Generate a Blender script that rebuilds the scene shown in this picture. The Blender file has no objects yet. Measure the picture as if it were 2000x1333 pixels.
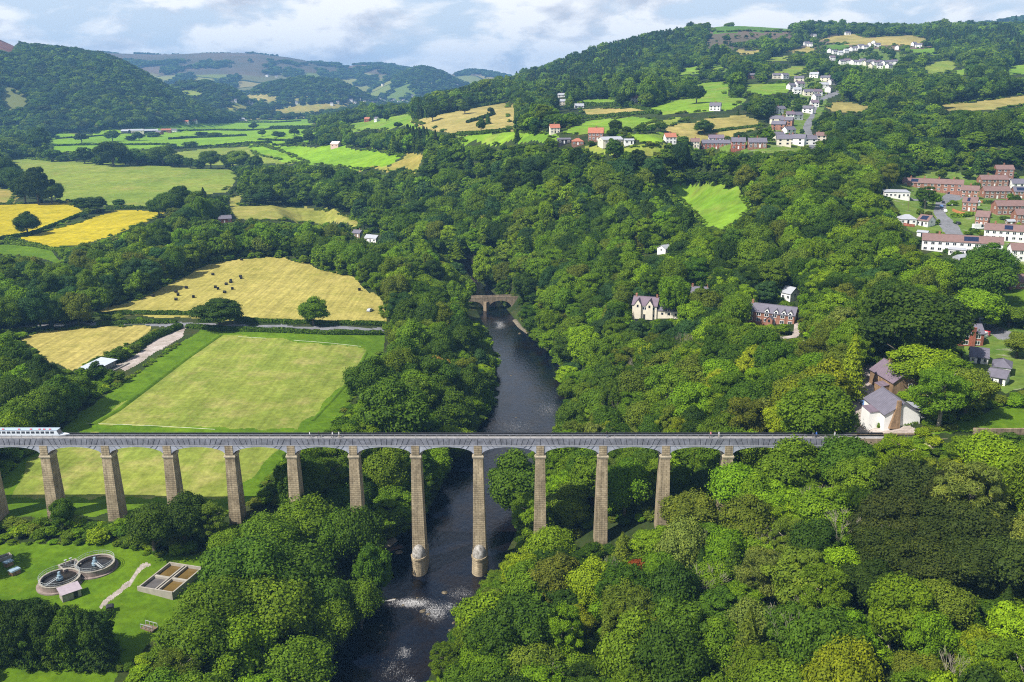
import bpy, bmesh, math, random
import numpy as np
from mathutils import Vector, Matrix
R0 = random.Random(7)
RNG = np.random.default_rng(11)
SC = bpy.context.scene
COL = SC.collection
PI = math.pi
# ------------------------------------------------------------------ camera
FPX, CH, PITCH, ROLL = 1747.5, 125.48, 0.27947, 0.00632
CP, SP, CR, SR = math.cos(PITCH), math.sin(PITCH), math.cos(ROLL), math.sin(ROLL)

def ray(px, py):
    """direction of the sight line through a point of the 2000 x 1333 photograph, per metre of forward distance"""
    i = (np.asarray(px, float) - 1000) / FPX; j = (666.5 - np.asarray(py, float)) / FPX
    x = CR * i + SR * j; u = CR * j - SR * i
    dy = CP + u * SP; dz = -SP + u * CP
    return x / dy, dz / dy

def proj(x, y, z):
    z = np.asarray(z, float) - CH
    d = y * CP - z * SP; u = y * SP + z * CP
    return 1000 + FPX * (x * CR - u * SR) / d, 666.5 - FPX * (u * CR + x * SR) / d, d

def make_camera():
    cd = bpy.data.cameras.new('camera'); co = bpy.data.objects.new('camera', cd); COL.objects.link(co)
    ex = Vector((1, 0, 0)); eu = Vector((0, SP, CP)); fw = Vector((0, CP, -SP))
    ax = CR * ex - SR * eu; ay = CR * eu + SR * ex; az = -fw
    m = Matrix.Identity(4)
    for k in range(3):
        m[k][0] = ax[k]; m[k][1] = ay[k]; m[k][2] = az[k]
    m[0][3], m[1][3], m[2][3] = 0, 0, CH
    co.matrix_world = m
    cd.sensor_width = 36; cd.lens = FPX / 2000 * 36
    cd.clip_start = 1; cd.clip_end = 60000
    SC.camera = co
make_camera()

# ------------------------------------------------------------------ materials
MATS = {}
def new_mat(name):
    m = bpy.data.materials.new(name); m.use_nodes = True
    nt = m.node_tree; nt.nodes.clear()
    out = nt.nodes.new('ShaderNodeOutputMaterial')
    return m, nt, out
def nd(nt, typ, **kw):
    n = nt.nodes.new(typ)
    for k, v in kw.items():
        if k.startswith('i_'):
            n.inputs[k[2:].replace('_', ' ')].default_value = v
        else:
            setattr(n, k, v)
    return n
def ln(nt, a, b): nt.links.new(a, b)
def ramp(nt, fac, stops):
    r = nt.nodes.new('ShaderNodeValToRGB'); cr = r.color_ramp
    while len(cr.elements) < len(stops): cr.elements.new(0.5)
    for e, (p, c) in zip(cr.elements, stops):
        e.position = p; e.color = (*c, 1) if len(c) == 3 else c
    ln(nt, fac, r.inputs[0]); return r.outputs[0]
def noise(nt, co, scale, detail=4, rough=0.55, dist=0.0):
    n = nd(nt, 'ShaderNodeTexNoise', noise_dimensions='3D'); n.inputs['Scale'].default_value = scale
    n.inputs['Detail'].default_value = detail; n.inputs['Roughness'].default_value = rough; n.inputs['Distortion'].default_value = dist
    if co is not None: ln(nt, co, n.inputs['Vector'])
    return n.outputs['Fac']
def objco(nt):
    return nd(nt, 'ShaderNodeTexCoord').outputs['Object']
def mixc(nt, fac, a, b, mode='MIX'):
    m = nd(nt, 'ShaderNodeMix', data_type='RGBA', blend_type=mode)
    for k, v in ((0, fac), (6, a), (7, b)):
        if isinstance(v, (int, float)): m.inputs[k].default_value = v
        elif isinstance(v, (tuple, list)): m.inputs[k].default_value = (*v, 1) if len(v) == 3 else v
        else: ln(nt, v, m.inputs[k])
    return m.outputs[2]
def math_(nt, op, a, b=0.0, clamp=False):
    m = nd(nt, 'ShaderNodeMath', operation=op, use_clamp=clamp)
    for k, v in ((0, a), (1, b)):
        if isinstance(v, (int, float)): m.inputs[k].default_value = v
        else: ln(nt, v, m.inputs[k])
    return m.outputs[0]
def mat(name, c, rough=0.8, var=0.25, scale=1.0, c2=None, bump=0.0, spec=0.3, metallic=0.0):
    """principled with a two scale noise colour variation"""
    if name in MATS: return MATS[name]
    m, nt, out = new_mat(name)
    p = nd(nt, 'ShaderNodeBsdfPrincipled'); p.inputs['Roughness'].default_value = rough
    p.inputs['Specular IOR Level'].default_value = spec; p.inputs['Metallic'].default_value = metallic
    co = objco(nt); n1 = noise(nt, co, scale, 6, 0.65)
    lo = tuple(max(0, x * (1 - var)) for x in c); hi = tuple(min(1, x * (1 + var)) for x in (c2 or c))
    ln(nt, ramp(nt, n1, [(0.3, lo), (0.7, hi)]), p.inputs['Base Color'])
    if bump:
        b = nd(nt, 'ShaderNodeBump'); b.inputs['Strength'].default_value = bump; ln(nt, n1, b.inputs['Height']); ln(nt, b.outputs[0], p.inputs['Normal'])
    ln(nt, p.outputs[0], out.inputs[0]); MATS[name] = m
    return m

# ------------------------------------------------------------------ object helpers
def props(o, label=None, cat=None, group=None, kind=None):
    if label: o['label'] = label
    if cat: o['category'] = cat
    if group: o['group'] = group
    if kind: o['kind'] = kind
    return o
def empty(name, loc, rz=0.0, label=None, cat=None, group=None):
    o = bpy.data.objects.new(name, None); COL.objects.link(o); o.empty_display_size = 0.5
    o.location = loc; o.rotation_euler = (0, 0, rz)
    return props(o, label, cat, group)
def link_mesh(name, me, parent=None, loc=(0, 0, 0), rz=0.0):
    o = bpy.data.objects.new(name, me); COL.objects.link(o)
    if parent is not None: o.parent = parent
    o.location = loc; o.rotation_euler = (0, 0, rz)
    return o
def np_mesh(name, verts, faces, mats, mi=None, smooth=False):
    """faces: (n,k) int array or a list of such arrays"""
    me = bpy.data.meshes.new(name)
    if isinstance(faces, np.ndarray): faces = [faces]
    verts = np.asarray(verts, np.float32)
    loops = np.concatenate([f.ravel() for f in faces]).astype(np.int32)
    tot = np.concatenate([np.full(len(f), f.shape[1], np.int32) for f in faces])
    st = np.concatenate([[0], np.cumsum(tot)[:-1]]).astype(np.int32)
    me.vertices.add(len(verts)); me.vertices.foreach_set('co', verts.ravel())
    me.loops.add(len(loops)); me.loops.foreach_set('vertex_index', loops)
    me.polygons.add(len(tot)); me.polygons.foreach_set('loop_start', st); me.polygons.foreach_set('loop_total', tot)
    for m in (mats if isinstance(mats, (list, tuple)) else [mats]): me.materials.append(m)
    if mi is not None: me.polygons.foreach_set('material_index', np.asarray(mi, np.int32))
    me.polygons.foreach_set('use_smooth', np.full(len(tot), smooth, bool))
    me.update(calc_edges=True); me.validate(verbose=False)
    return me
class MB:
    """collects boxes, prisms and tubes into one mesh"""
    def __init__(s): s.v = []; s.f = []
    def add(s, vs, fs):
        o = len(s.v); s.v += [tuple(v) for v in vs]; s.f += [tuple(i + o for i in f) for f in fs]; return s
    def box(s, x0, x1, y0, y1, z0, z1):
        return s.add([(x0,y0,z0),(x1,y0,z0),(x1,y1,z0),(x0,y1,z0),(x0,y0,z1),(x1,y0,z1),(x1,y1,z1),(x0,y1,z1)],
                     [(0,3,2,1),(4,5,6,7),(0,1,5,4),(1,2,6,5),(2,3,7,6),(3,0,4,7)])
    def frust(s, b, t):
        """b, t: four corner lists (bottom, top) counter-clockwise"""
        return s.add(list(b) + list(t), [(0,3,2,1),(4,5,6,7),(0,1,5,4),(1,2,6,5),(2,3,7,6),(3,0,4,7)])
    def prism(s, poly, d0, d1, axis='y'):
        """poly of (a,b) extruded along axis"""
        n = len(poly)
        def P(a, b, d):
            return (a, d, b) if axis == 'y' else (d, a, b) if axis == 'x' else (a, b, d)
        vs = [P(a, b, d0) for a, b in poly] + [P(a, b, d1) for a, b in poly]
        fs = [tuple(range(n)), tuple(range(2*n-1, n-1, -1))] + [(i, i+n, (i+1) % n + n, (i+1) % n) for i in range(n)]
        return s.add(vs, fs)
    def tube(s, pts, rs, n=6, cap=True):
        pts = [Vector(p) for p in pts]; rings = []; o = len(s.v); prev = None
        if not isinstance(rs, (list, tuple)): rs = [rs] * len(pts)
        for i, p in enumerate(pts):
            d = (pts[min(i+1, len(pts)-1)] - pts[max(i-1, 0)]).normalized()
            a = d.cross(Vector((0, 0, 1)) if abs(d.z) < 0.9 else Vector((1, 0, 0))).normalized()
            if prev is not None and a.dot(prev) < 0: a = -a
            prev = a; b = d.cross(a)
            for k in range(n):
                t = 2 * PI * k / n; s.v.append(tuple(p + (a * math.cos(t) + b * math.sin(t)) * rs[i]))
        for i in range(len(pts) - 1):
            for k in range(n):
                s.f.append((o+i*n+k, o+i*n+(k+1) % n, o+(i+1)*n+(k+1) % n, o+(i+1)*n+k))
        if cap:
            s.f.append(tuple(o+k for k in range(n-1, -1, -1))); s.f.append(tuple(o+(len(pts)-1)*n+k for k in range(n)))
        return s
    def ring(s, cx, cy, r0, r1, z0, z1, n=40, a0=0, a1=2*PI):
        o = len(s.v); full = abs(a1-a0-2*PI) < 1e-6; m = n if full else n+1
        for k in range(m):
            t = a0+(a1-a0)*k/n; c, q = math.cos(t), math.sin(t)
            for r, z in ((r0,z0),(r1,z0),(r1,z1),(r0,z1)): s.v.append((cx+r*c, cy+r*q, z))
        for k in range(n):
            a = o+k*4; b = o+((k+1) % m)*4
            for j in range(4): s.f.append((a+j, b+j, b+(j+1) % 4, a+(j+1) % 4))
        return s
    def disc(s, cx, cy, r, z, n=40):
        o = len(s.v)
        for k in range(n): s.v.append((cx+r*math.cos(2*PI*k/n), cy+r*math.sin(2*PI*k/n), z))
        s.f.append(tuple(range(o, o+n))); return s
    def mesh(s, name, m, smooth=False):
        me = bpy.data.meshes.new(name); me.from_pydata(s.v, [], s.f)
        for x in (m if isinstance(m, (list, tuple)) else [m]): me.materials.append(x)
        bm = bmesh.new(); bm.from_mesh(me); bmesh.ops.recalc_face_normals(bm, faces=bm.faces); bm.to_mesh(me); bm.free()
        if smooth: me.polygons.foreach_set('use_smooth', np.full(len(me.polygons), True, bool))
        return me
    def build(s, name, m, parent=None, loc=(0,0,0), rz=0.0, smooth=False):
        return link_mesh(name, s.mesh(name, m, smooth), parent, loc, rz)
# ------------------------------------------------------------------ value noise
_perm = RNG.random((256, 256))
def vnoise(x, y):
    xi = np.floor(x).astype(int); yi = np.floor(y).astype(int); fx = x - xi; fy = y - yi
    fx = fx*fx*(3-2*fx); fy = fy*fy*(3-2*fy)
    g = lambda a, b: _perm[a & 255, b & 255]
    return (g(xi,yi)*(1-fx)+g(xi+1,yi)*fx)*(1-fy)+(g(xi,yi+1)*(1-fx)+g(xi+1,yi+1)*fx)*fy
def fbm(x, y, o=4):
    s = 0; a = 0.5
    for k in range(o):
        s = s + a*vnoise(x*2**k+17*k, y*2**k+31*k); a *= 0.5
    return s
def sstep(x): x = np.clip(x, 0, 1); return x*x*(3-2*x)
# ------------------------------------------------------------------ terrain
# points of the land: (photo x, photo y, 'z' height | 'f' forward distance, value)
CTRL = [
 (100,1010,'z',14.5),(300,900,'z',15),(60,1090,'z',13.5),(200,1180,'z',13),(0,1320,'z',12),(420,1010,'z',13.5),(330,1110,'z',13),
 (200,700,'z',15),(450,740,'z',15),(650,660,'z',15.5),(300,560,'z',16),(600,520,'z',16.5),(20,640,'z',16),(180,500,'z',17),
 (40,760,'z',15.5),(-300,800,'z',16),(-300,640,'z',17),(-300,1100,'z',14),
 (100,430,'z',19),(300,370,'z',20),(430,340,'z',22),(0,380,'z',20),(600,310,'z',27),(200,320,'z',25),(0,310,'z',25),(550,430,'z',22),
 (200,260,'z',27),(450,240,'z',27),(600,240,'z',28),(0,250,'z',30),(-300,300,'z',30),(420,285,'z',26),
 (650,215,'z',36),(700,200,'z',45),(500,205,'z',45),(850,195,'z',50),(740,238,'f',1600),(790,232,'f',1450),(720,310,'f',1080),(640,290,'f',1300),
 (830,235,'f',1250),(900,238,'f',1150),(985,240,'f',1080),(950,212,'f',1300),(985,200,'f',1400),(900,196,'f',1550),(960,183,'f',1550),(1020,182,'f',1600),
 (1000,275,'f',790),(920,270,'f',850),(1060,280,'f',730),(1170,280,'f',690),(1300,288,'f',660),(1400,292,'f',650),(1500,285,'f',690),
 (1390,445,'f',520),(1340,380,'f',640),(1410,350,'f',720),(1280,610,'f',395),(1500,635,'f',350),(1380,610,'f',390),
 (1885,668,'f',305),(1980,590,'f',345),(1960,556,'f',375),(1880,485,'f',440),(1800,440,'f',485),(1850,400,'f',545),(1960,400,'f',545),(1840,345,'f',655),(1960,345,'f',650),
 (1740,838,'f',223),(1600,650,'f',330),(1700,700,'f',280),(1960,825,'f',222),(1900,760,'f',250),
 (1600,235,'f',900),(1560,205,'f',1030),(1640,178,'f',1150),(1700,135,'f',1450),(1650,104,'f',1700),(1700,82,'f',1900),(1550,80,'f',2000),
 (1400,53,'f',2100),(1500,54,'f',2200),(1600,61,'f',2350),(1750,66,'f',2400),(1900,62,'f',2500),(2200,55,'f',2500),(1950,105,'f',1700),(1850,165,'f',1200),(1930,208,'f',950),
 (2200,250,'f',850),(1950,255,'f',800),(1950,295,'f',670),(1750,260,'f',830),(1800,315,'f',700),(1330,72,'f',2100),
 (1300,105,'f',1900),(1250,90,'f',2100),(1150,118,'f',2000),(1050,160,'f',1900),(1000,172,'f',1850),(1200,185,'f',1300),(1100,228,'f',1050),
 (1270,205,'f',1050),(1400,208,'f',950),(1390,180,'f',1150),(1500,175,'f',1120),(1500,250,'f',830),(1300,150,'f',1500),(1420,110,'f',1700),(1500,120,'f',1550),
 (760,300,'f',1020),(780,280,'f',1180),(860,285,'f',900),
]
WPTS = [(95,214,35),(80,212,28),(60,212,19),(45,213,13),(20,213,7),(4,213,2),(140,214,37.5),(200,214,38.5),(300,214,42),
 (100,150,31),(60,150,20),(30,135,9),(5,130,3),(-12,110,1),(150,150,37),(250,150,44),(70,90,18),(150,80,32),(0,80,2),(300,80,44),
 (28,270,6),(50,280,16),(80,290,28),(30,330,5),(50,330,14),(10,380,4),(30,400,13),(60,440,26),(0,450,9),(30,500,22),(60,560,36),(-20,560,15),(20,640,48),
 (-60,480,14),(-80,580,16),(-60,680,20),(-30,760,30),(110,480,42),(150,420,43),(110,420,34),
 (-60,215,13),(-45,215,5),(-45,280,11),(-60,330,14),(-40,360,10),(-70,130,9),(-110,100,11),(-200,80,12),(-52,160,6),(-46,120,4),
 (20,900,74),(-80,900,52),(-60,800,33),
 (3500,3000,300),(4200,5200,250),(-3500,3000,70),(0,3300,60),(-2500,9000,90),(3000,9000,200),(0,9000,80),(0,14000,90),(-7000,14000,100),(7000,14000,200),(1200,3600,190),(2400,3600,250),(500,2900,110)]
def _ctrl():
    P = []
    for px, py, k, v in CTRL:
        t, s = ray(px, py)
        if k == 'z': f = (v - CH) / s; z = v
        else: f = v; z = CH + s * f
        P.append((t * f, f, z))
    P += WPTS
    return np.array(P, float)
PTS = _ctrl()
def _uv(x, y):
    y = np.maximum(y, 20.0); return 1.6 * x / (y + 60), np.log(y + 60)
def _tps(r2): return 0.5 * r2 * np.log(r2 + 1e-9)
_u, _v = _uv(PTS[:, 0], PTS[:, 1]); _n = len(PTS)
_A = np.zeros((_n+3, _n+3)); _A[:_n, :_n] = _tps((_u[:, None]-_u)**2 + (_v[:, None]-_v)**2) + np.eye(_n)*2e-4
_A[:_n, _n] = 1; _A[:_n, _n+1] = _u; _A[:_n, _n+2] = _v; _A[_n:, :_n] = _A[:_n, _n:].T
_W = np.linalg.solve(_A, np.concatenate([PTS[:, 2], [0, 0, 0]]))
def base_h(x, y):
    sh = np.shape(x); u, v = _uv(np.ravel(x), np.ravel(y)); out = np.empty(len(u))
    for a in range(0, len(u), 40000):
        uu, vv = u[a:a+40000], v[a:a+40000]
        out[a:a+40000] = _tps((uu[:, None]-_u)**2 + (vv[:, None]-_v)**2) @ _W[:_n] + _W[_n] + _W[_n+1]*uu + _W[_n+2]*vv
    return out.reshape(sh)
# far ridges: silhouette in the photo, forward distance, width of the near and the far flank
RIDGES = [
 ([(-500,60),(-200,45),(-60,55),(0,78),(40,96),(100,102),(150,107),(200,116),(240,131),(280,152),(330,182),(380,207),(420,224),(470,240)], 2700, 950, 1200),
 ([(-500,112),(130,103),(200,103),(300,108),(400,106),(500,108),(560,114),(620,124),(680,131),(740,129),(800,136),(860,150),(960,170)], 6500, 2600, 2500),
 ([(290,196),(320,184),(350,168),(400,166),(450,176),(480,194),(520,212)], 3300, 600, 600),
 ([(440,205),(480,190),(520,172),(600,158),(660,166),(700,184),(750,208)], 3900, 700, 600),
 ([(650,205),(700,190),(760,158),(800,139),(825,134),(860,145),(890,162),(960,190),(1000,200)], 4800, 900, 800),
 ([(800,165),(860,150),(920,141),(960,144),(1000,155),(1050,163)], 6200, 1300, 1500),
 ([(900,165),(960,156),(1010,152),(1100,152),(1200,165)], 8300, 1700, 1200),
 ([(960,178),(1060,140),(1100,127),(1130,123),(1180,122),(1230,150)], 3300, 900, 900),
 ([(1800,72),(1880,60),(1950,50),(2000,45),(2200,40),(2500,40)], 4300, 1500, 1500),
]
_RD = []
for pts, F, wf, wb in RIDGES:
    a = np.array(pts, float); t, s = ray(a[:, 0], a[:, 1]); _RD.append((t, CH + s * F, F, wf, wb))
# the river: (photo y, left edge, right edge) on the water plane z = 0
_rv = [(1333,590,835),(1180,660,910),(1120,690,970),(1000,835,1030),(900,890,1052),(800,962,1104),(730,972,1102),(690,966,1072),(640,948,1016),(600,930,985),(575,912,965),(550,885,935)]
_rx = []
for yy, l, r in _rv:
    tl, s = ray(l, yy); tr, s2 = ray(r, yy); _rx.append((-CH / s, tl * -CH / s, tr * -CH / s2))
_rx = np.array(_rx); _rx = np.vstack([[60, -52, -22], _rx, [560, -62, -44], [700, -150, -130], [1000, -260, -240], [1500, -200, -180], [2500, -300, -270]])
def river_lr(y): return np.interp(y, _rx[:, 0], _rx[:, 1]), np.interp(y, _rx[:, 0], _rx[:, 2])
def river_d(x, y):
    """distance outside the river's edge (negative in the water)"""
    l, r = river_lr(y); return np.maximum(l - x, x - r)
def height(x, y):
    x = np.asarray(x, float); y = np.asarray(y, float)
    z = base_h(x, y)
    l, r = river_lr(y); left = x < (l + r) / 2
    d = np.maximum(l - x, x - r)
    B = np.where(left, 26.0, 14.0)
    near = sstep((900 - y) / 200.0)
    s = sstep(d / B)
    z = np.where(d < 0, -1.6, np.maximum(z, 0.4) * s + 0.25) * near + z * (1 - near)
    z = z + (fbm(x/23.0, y/23.0, 3) - 0.44) * 1.0 * sstep((d-4) / 30) * sstep((y-440) / 300)
    t = x / np.maximum(y, 50.0)
    for tt, zz, F, wf, wb in _RD:
        H = np.interp(t, tt, zz, left=-200, right=-200)
        q = np.where(y < F, 1 - (F - y) / wf, 1 - (y - F) / wb)
        hz = -60 + (H + 60) * np.where(y < F, np.sin(np.clip(q, 0, 1) * PI / 2) ** 0.9, sstep(q))
        z = np.maximum(z, np.where(q > 0, hz, -200))
    z = z + (fbm(x/320.0, y/320.0, 5) - 0.48) * 36 * sstep((y - 2300) / 1200)
    return z
def cast(px, py, fmax=9000):
    """ground points seen at photo pixels"""
    t, s = ray(np.atleast_1d(px), np.atleast_1d(py)); t = np.ravel(t); s = np.ravel(s)
    fs = np.exp(np.linspace(math.log(70), math.log(fmax), 420)); lo = np.full(len(t), fmax, float); hi = np.full(len(t), fmax, float)
    for a in range(0, len(t), 64):
        tt, ss = t[a:a+64, None], s[a:a+64, None]; F = np.repeat(fs[None], len(tt), 0)
        B = CH + ss * F <= height(tt * F, F); any_ = B.any(1); k = B.argmax(1)
        hi[a:a+64] = np.where(any_, fs[k], fmax); lo[a:a+64] = np.where(any_, np.where(k > 0, fs[np.maximum(k-1, 0)], 60.0), fmax)
    for _ in range(12):
        m = (lo + hi) / 2; b = CH + s * m <= height(t * m, m)
        hi = np.where(b, m, hi); lo = np.where(b, lo, m)
    x, y = t * hi, hi
    return x, y, height(x, y)
def G(px, py):
    x, y, z = cast(px, py); return float(x[0]), float(y[0]), float(z[0])
# ------------------------------------------------------------------ land cover
FIELDS = [  # name, kind, polygon in photo pixels
 ('meadow','lush',[(100,852),(250,740),(392,642),(440,640),(745,652),(738,700),(640,850),(560,900),(470,1000),(0,1012),(-90,1012),(-90,985),(0,935),(70,875)]),
 ('playing_field','mown',[(180,830),(432,652),(722,682),(697,722),(580,840)]),
 ('playing_field','mown',[(150,846),(575,854),(520,900),(440,975),(20,972),(60,900)]),
 ('hay_field','hay',[(165,612),(265,587),(340,550),(400,517),(470,505),(560,504),(640,530),(700,545),(740,590),(752,632),(480,627),(300,619)]),
 ('hay_field','hay2',[(40,662),(75,648),(180,640),(300,637),(290,650),(210,692),(150,722),(80,706)]),
 ('gravel_track','gravel',[(225,716),(330,648),(352,640),(360,640),(354,660),(300,690),(240,726)]),
 ('pasture_field','olive',[(10,312),(90,312),(300,324),(442,331),(470,345),(430,377),(380,378),(300,407),(190,402),(120,397),(60,352)]),
 ('crop_field','yellow',[(-60,402),(20,400),(140,393),(162,412),(130,436),(60,456),(-60,474)]),
 ('crop_field','yellow',[(160,434),(220,412),(330,410),(300,428),(180,474),(130,482),(60,476),(30,467)]),
 ('pasture_field','tanolive',[(-60,365),(40,372),(20,398),(-60,401)]),
 ('pasture_field','lush',[(-60,476),(60,480),(110,488),(128,512),(-60,492)]),
 ('pasture_field','olive2',[(440,388),(480,378),(470,402),(560,402),(640,410),(705,433),(700,447),(600,434),(455,426),(440,405)]),
 ('pasture_field','olive',[(320,300),(420,289),(520,286),(560,300),(600,318),(500,322),(400,322)]),
 ('pasture_field','bright',[(480,283),(680,288),(780,303),(770,320),(720,332),(640,324),(560,316),(500,301)]),
 ('pasture_field','bright',[(95,262),(250,250),(300,246),(400,239),(605,233),(616,258),(604,282),(480,284),(330,290),(100,300)]),
 ('pasture_field','bright2',[(680,243),(800,222),(815,238),(835,247),(760,253),(690,257)]),
 ('pasture_field','tan',[(800,237),(870,222),(960,203),(994,196),(994,256),(930,262),(880,262),(850,250)]),
 ('pasture_field','bright2',[(880,265),(935,263),(994,258),(1070,262),(1092,286),(1000,284),(900,276)]),
 ('pasture_field','tanolive',[(700,332),(770,322),(790,300),(835,296),(820,335)]),
 ('pasture_field','bright2',[(1085,262),(1110,250),(1150,235),(1230,230),(1285,234),(1240,252),(1180,262)]),
 ('pasture_field','tan',[(1130,214),(1200,212),(1256,212),(1258,222),(1150,229)]),
 ('pasture_field','bright2',[(1255,217),(1300,200),(1365,190),(1365,162),(1415,160),(1415,188),(1455,195),(1420,214),(1300,224)]),
 ('pasture_field','bright2',[(1222,264),(1300,258),(1322,272),(1290,282),(1240,277)]),
 ('pasture_field','olive',[(1130,285),(1200,287),(1310,288),(1290,304),(1220,302),(1170,302)]),
 ('pasture_field','tan',[(1300,252),(1390,231),(1450,225),(1495,246),(1420,272),(1340,282),(1318,264)]),
 ('pasture_field','bright2',[(1306,360),(1345,353),(1408,358),(1440,374),(1464,405),(1442,427),(1410,452),(1380,442),(1338,397)]),
 ('pasture_field','bright2',[(1452,166),(1540,162),(1537,180),(1500,189),(1455,181)]),
 ('pasture_field','olive',[(1503,147),(1550,128),(1577,130),(1570,143),(1520,154)]),
 ('pasture_field','tan',[(1598,76),(1670,66),(1690,74),(1780,69),(1812,77),(1800,90),(1640,88)]),
 ('pasture_field','green',[(1602,89),(1650,84),(1660,98),(1615,101)]),
 ('pasture_field','tan',[(1538,101),(1580,92),(1607,101),(1570,106)]),
 ('pasture_field','tan',[(1432,98),(1487,98),(1482,107),(1440,106)]),
 ('pasture_field','tan',[(1825,206),(1900,200),(2100,172),(2100,190),(1930,216),(1840,219)]),
 ('pasture_field','tan',[(1616,207),(1640,198),(1705,209),(1690,222),(1625,218)]),
 ('pasture_field','olive',[(1798,131),(1850,117),(1873,125),(1850,143),(1810,146)]),
 ('pasture_field','bright2',[(1978,128),(2100,118),(2100,140),(1980,146)]),
 ('lawn','lush',[(1795,846),(1890,818),(1940,796),(2100,794),(2100,836),(1900,842),(1810,850)]),
 ('lawn','lush',[(1935,562),(2100,560),(2100,650),(1960,602)]),
 ('lawn','lush',[(-80,1062),(215,1060),(300,1083),(440,1083),(420,1120),(345,1230),(285,1265),(240,1310),(220,1350),(-80,1350)]),
 ('gardens','garden',[(1740,366),(1790,345),(1830,334),(1880,340),(2100,342),(2100,560),(1950,500),(1880,502),(1840,484),(1768,446),(1750,420)]),
 ('gardens','garden',[(1880,690),(1900,600),(1930,610),(2000,650),(2100,660),(2100,720),(1960,770),(1900,720)]),
 ('pasture_field','tanolive',[(520,216),(580,208),(640,203),(690,207),(640,219),(560,224)]),
 ('pasture_field','tan',[(478,186),(520,184),(548,193),(520,198),(480,196)]),
 ('pasture_field','olive',[(350,176),(380,176),(400,186),(372,190)]),
 ('pasture_field','olive2',[(440,212),(470,206),(500,210),(480,217)]),
 ('pasture_field','bright2',[(1326,136),(1362,130),(1368,142),(1338,147)]),
 ('pasture_field','bright2',[(1390,127),(1412,127),(1410,140),(1394,140)]),
 ('pasture_field','bright2',[(1860,138),(1888,136),(1890,149),(1864,149)]),
 ('pasture_field','bright2',[(1780,96),(1829,94),(1832,106),(1790,107)]),
 ('pasture_field','green',[(1385,53),(1450,51),(1545,53),(1545,63),(1450,61),(1395,64)]),
 ('pasture_field','olive',[(1500,112),(1535,110),(1538,120),(1505,122)]),
 ('pasture_field','olive',[(1255,243),(1300,236),(1330,228),(1345,232),(1300,250),(1260,252)]),
 ('pasture_field','bright2',[(1130,196),(1200,194),(1215,204),(1140,208)]),
 ('hill_heather','heather',[(-120,60),(0,76),(40,95),(20,100),(-120,98)]),
]
VILL = [[(1385,290),(1510,262),(1580,250),(1600,290),(1500,300),(1400,300)], [(1500,262),(1530,215),(1570,150),(1620,150),(1620,200),(1600,250)],
        [(1620,130),(1700,95),(1790,110),(1760,140),(1650,140)]]
def dense(poly, n=6):
    out = []
    for a, b in zip(poly, poly[1:] + poly[:1]):
        for k in range(n): out.append((a[0]+(b[0]-a[0])*k/n, a[1]+(b[1]-a[1])*k/n))
    return np.array(out)
def lp(x, y): return x / y, np.log(y)
def ground_poly(poly, n=6):
    d = dense(poly, n); x, y, z = cast(d[:, 0], d[:, 1]); return np.c_[lp(x, y)]
def inpoly(P, u, v):
    bb = (u >= P[:, 0].min()) & (u <= P[:, 0].max()) & (v >= P[:, 1].min()) & (v <= P[:, 1].max())
    out = np.zeros(np.shape(u), bool)
    if not bb.any(): return out
    uu, vv = u[bb], v[bb]; c = np.zeros(len(uu), bool)
    a = P; b = np.roll(P, -1, 0)
    for (x1, y1), (x2, y2) in zip(a, b):
        if y1 == y2: continue
        k = (y1 > vv) != (y2 > vv)
        c ^= k & (uu < (x2 - x1) * (vv - y1) / (y2 - y1) + x1)
    out[bb] = c; return out
GPOLY = [(n, k, ground_poly(p)) for n, k, p in FIELDS]
GVILL = [ground_poly(p) for p in VILL]
def line_pts(pts, n=8):
    out = []
    for a, b in zip(pts[:-1], pts[1:]):
        for k in range(n): out.append((a[0]+(b[0]-a[0])*k/n, a[1]+(b[1]-a[1])*k/n))
    out.append(pts[-1]); d = np.array(out, float); x, y, z = cast(d[:, 0], d[:, 1]); return np.c_[x, y]
def dist_line(L, x, y):
    a = L[:-1]; b = L[1:]; best = np.full(np.shape(x), 1e9)
    for (ax, ay), (bx, by) in zip(a, b):
        dx, dy = bx-ax, by-ay; q = np.clip(((x-ax)*dx+(y-ay)*dy)/(dx*dx+dy*dy+1e-9), 0, 1)
        best = np.minimum(best, np.hypot(x-ax-q*dx, y-ay-q*dy))
    return best
ROADS = [('lane', line_pts([(-120,668),(0,646),(60,637),(130,632),(190,631),(355,634),(480,638),(740,643)]), 2.6, 'asphalt'),
         ('village_road', line_pts([(1893,512),(1868,470),(1850,440),(1833,418),(1838,398),(1860,384),(1880,372)]), 4.0, 'asphalt'),
         ('village_road', line_pts([(1850,388),(1790,392),(1760,384)]), 3.0, 'asphalt'),
         ('drive', line_pts([(1860,598),(1900,620),(1945,648),(1985,665),(2060,672)]), 3.6, 'asphalt'),
         ('drive', line_pts([(1545,612),(1560,630),(1556,655),(1520,660)]), 2.0, 'gravel'),
         ('drive', line_pts([(1702,720),(1684,760),(1686,800),(1700,842),(1765,846)]), 3.4, 'gravel'),
         ('footpath', line_pts([(285,1105),(240,1150),(200,1185)]), 0.7, 'gravel'),
         ('hill_road', line_pts([(1590,290),(1580,262),(1572,250),(1600,200),(1640,180)]), 4.0, 'asphalt')]
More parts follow.
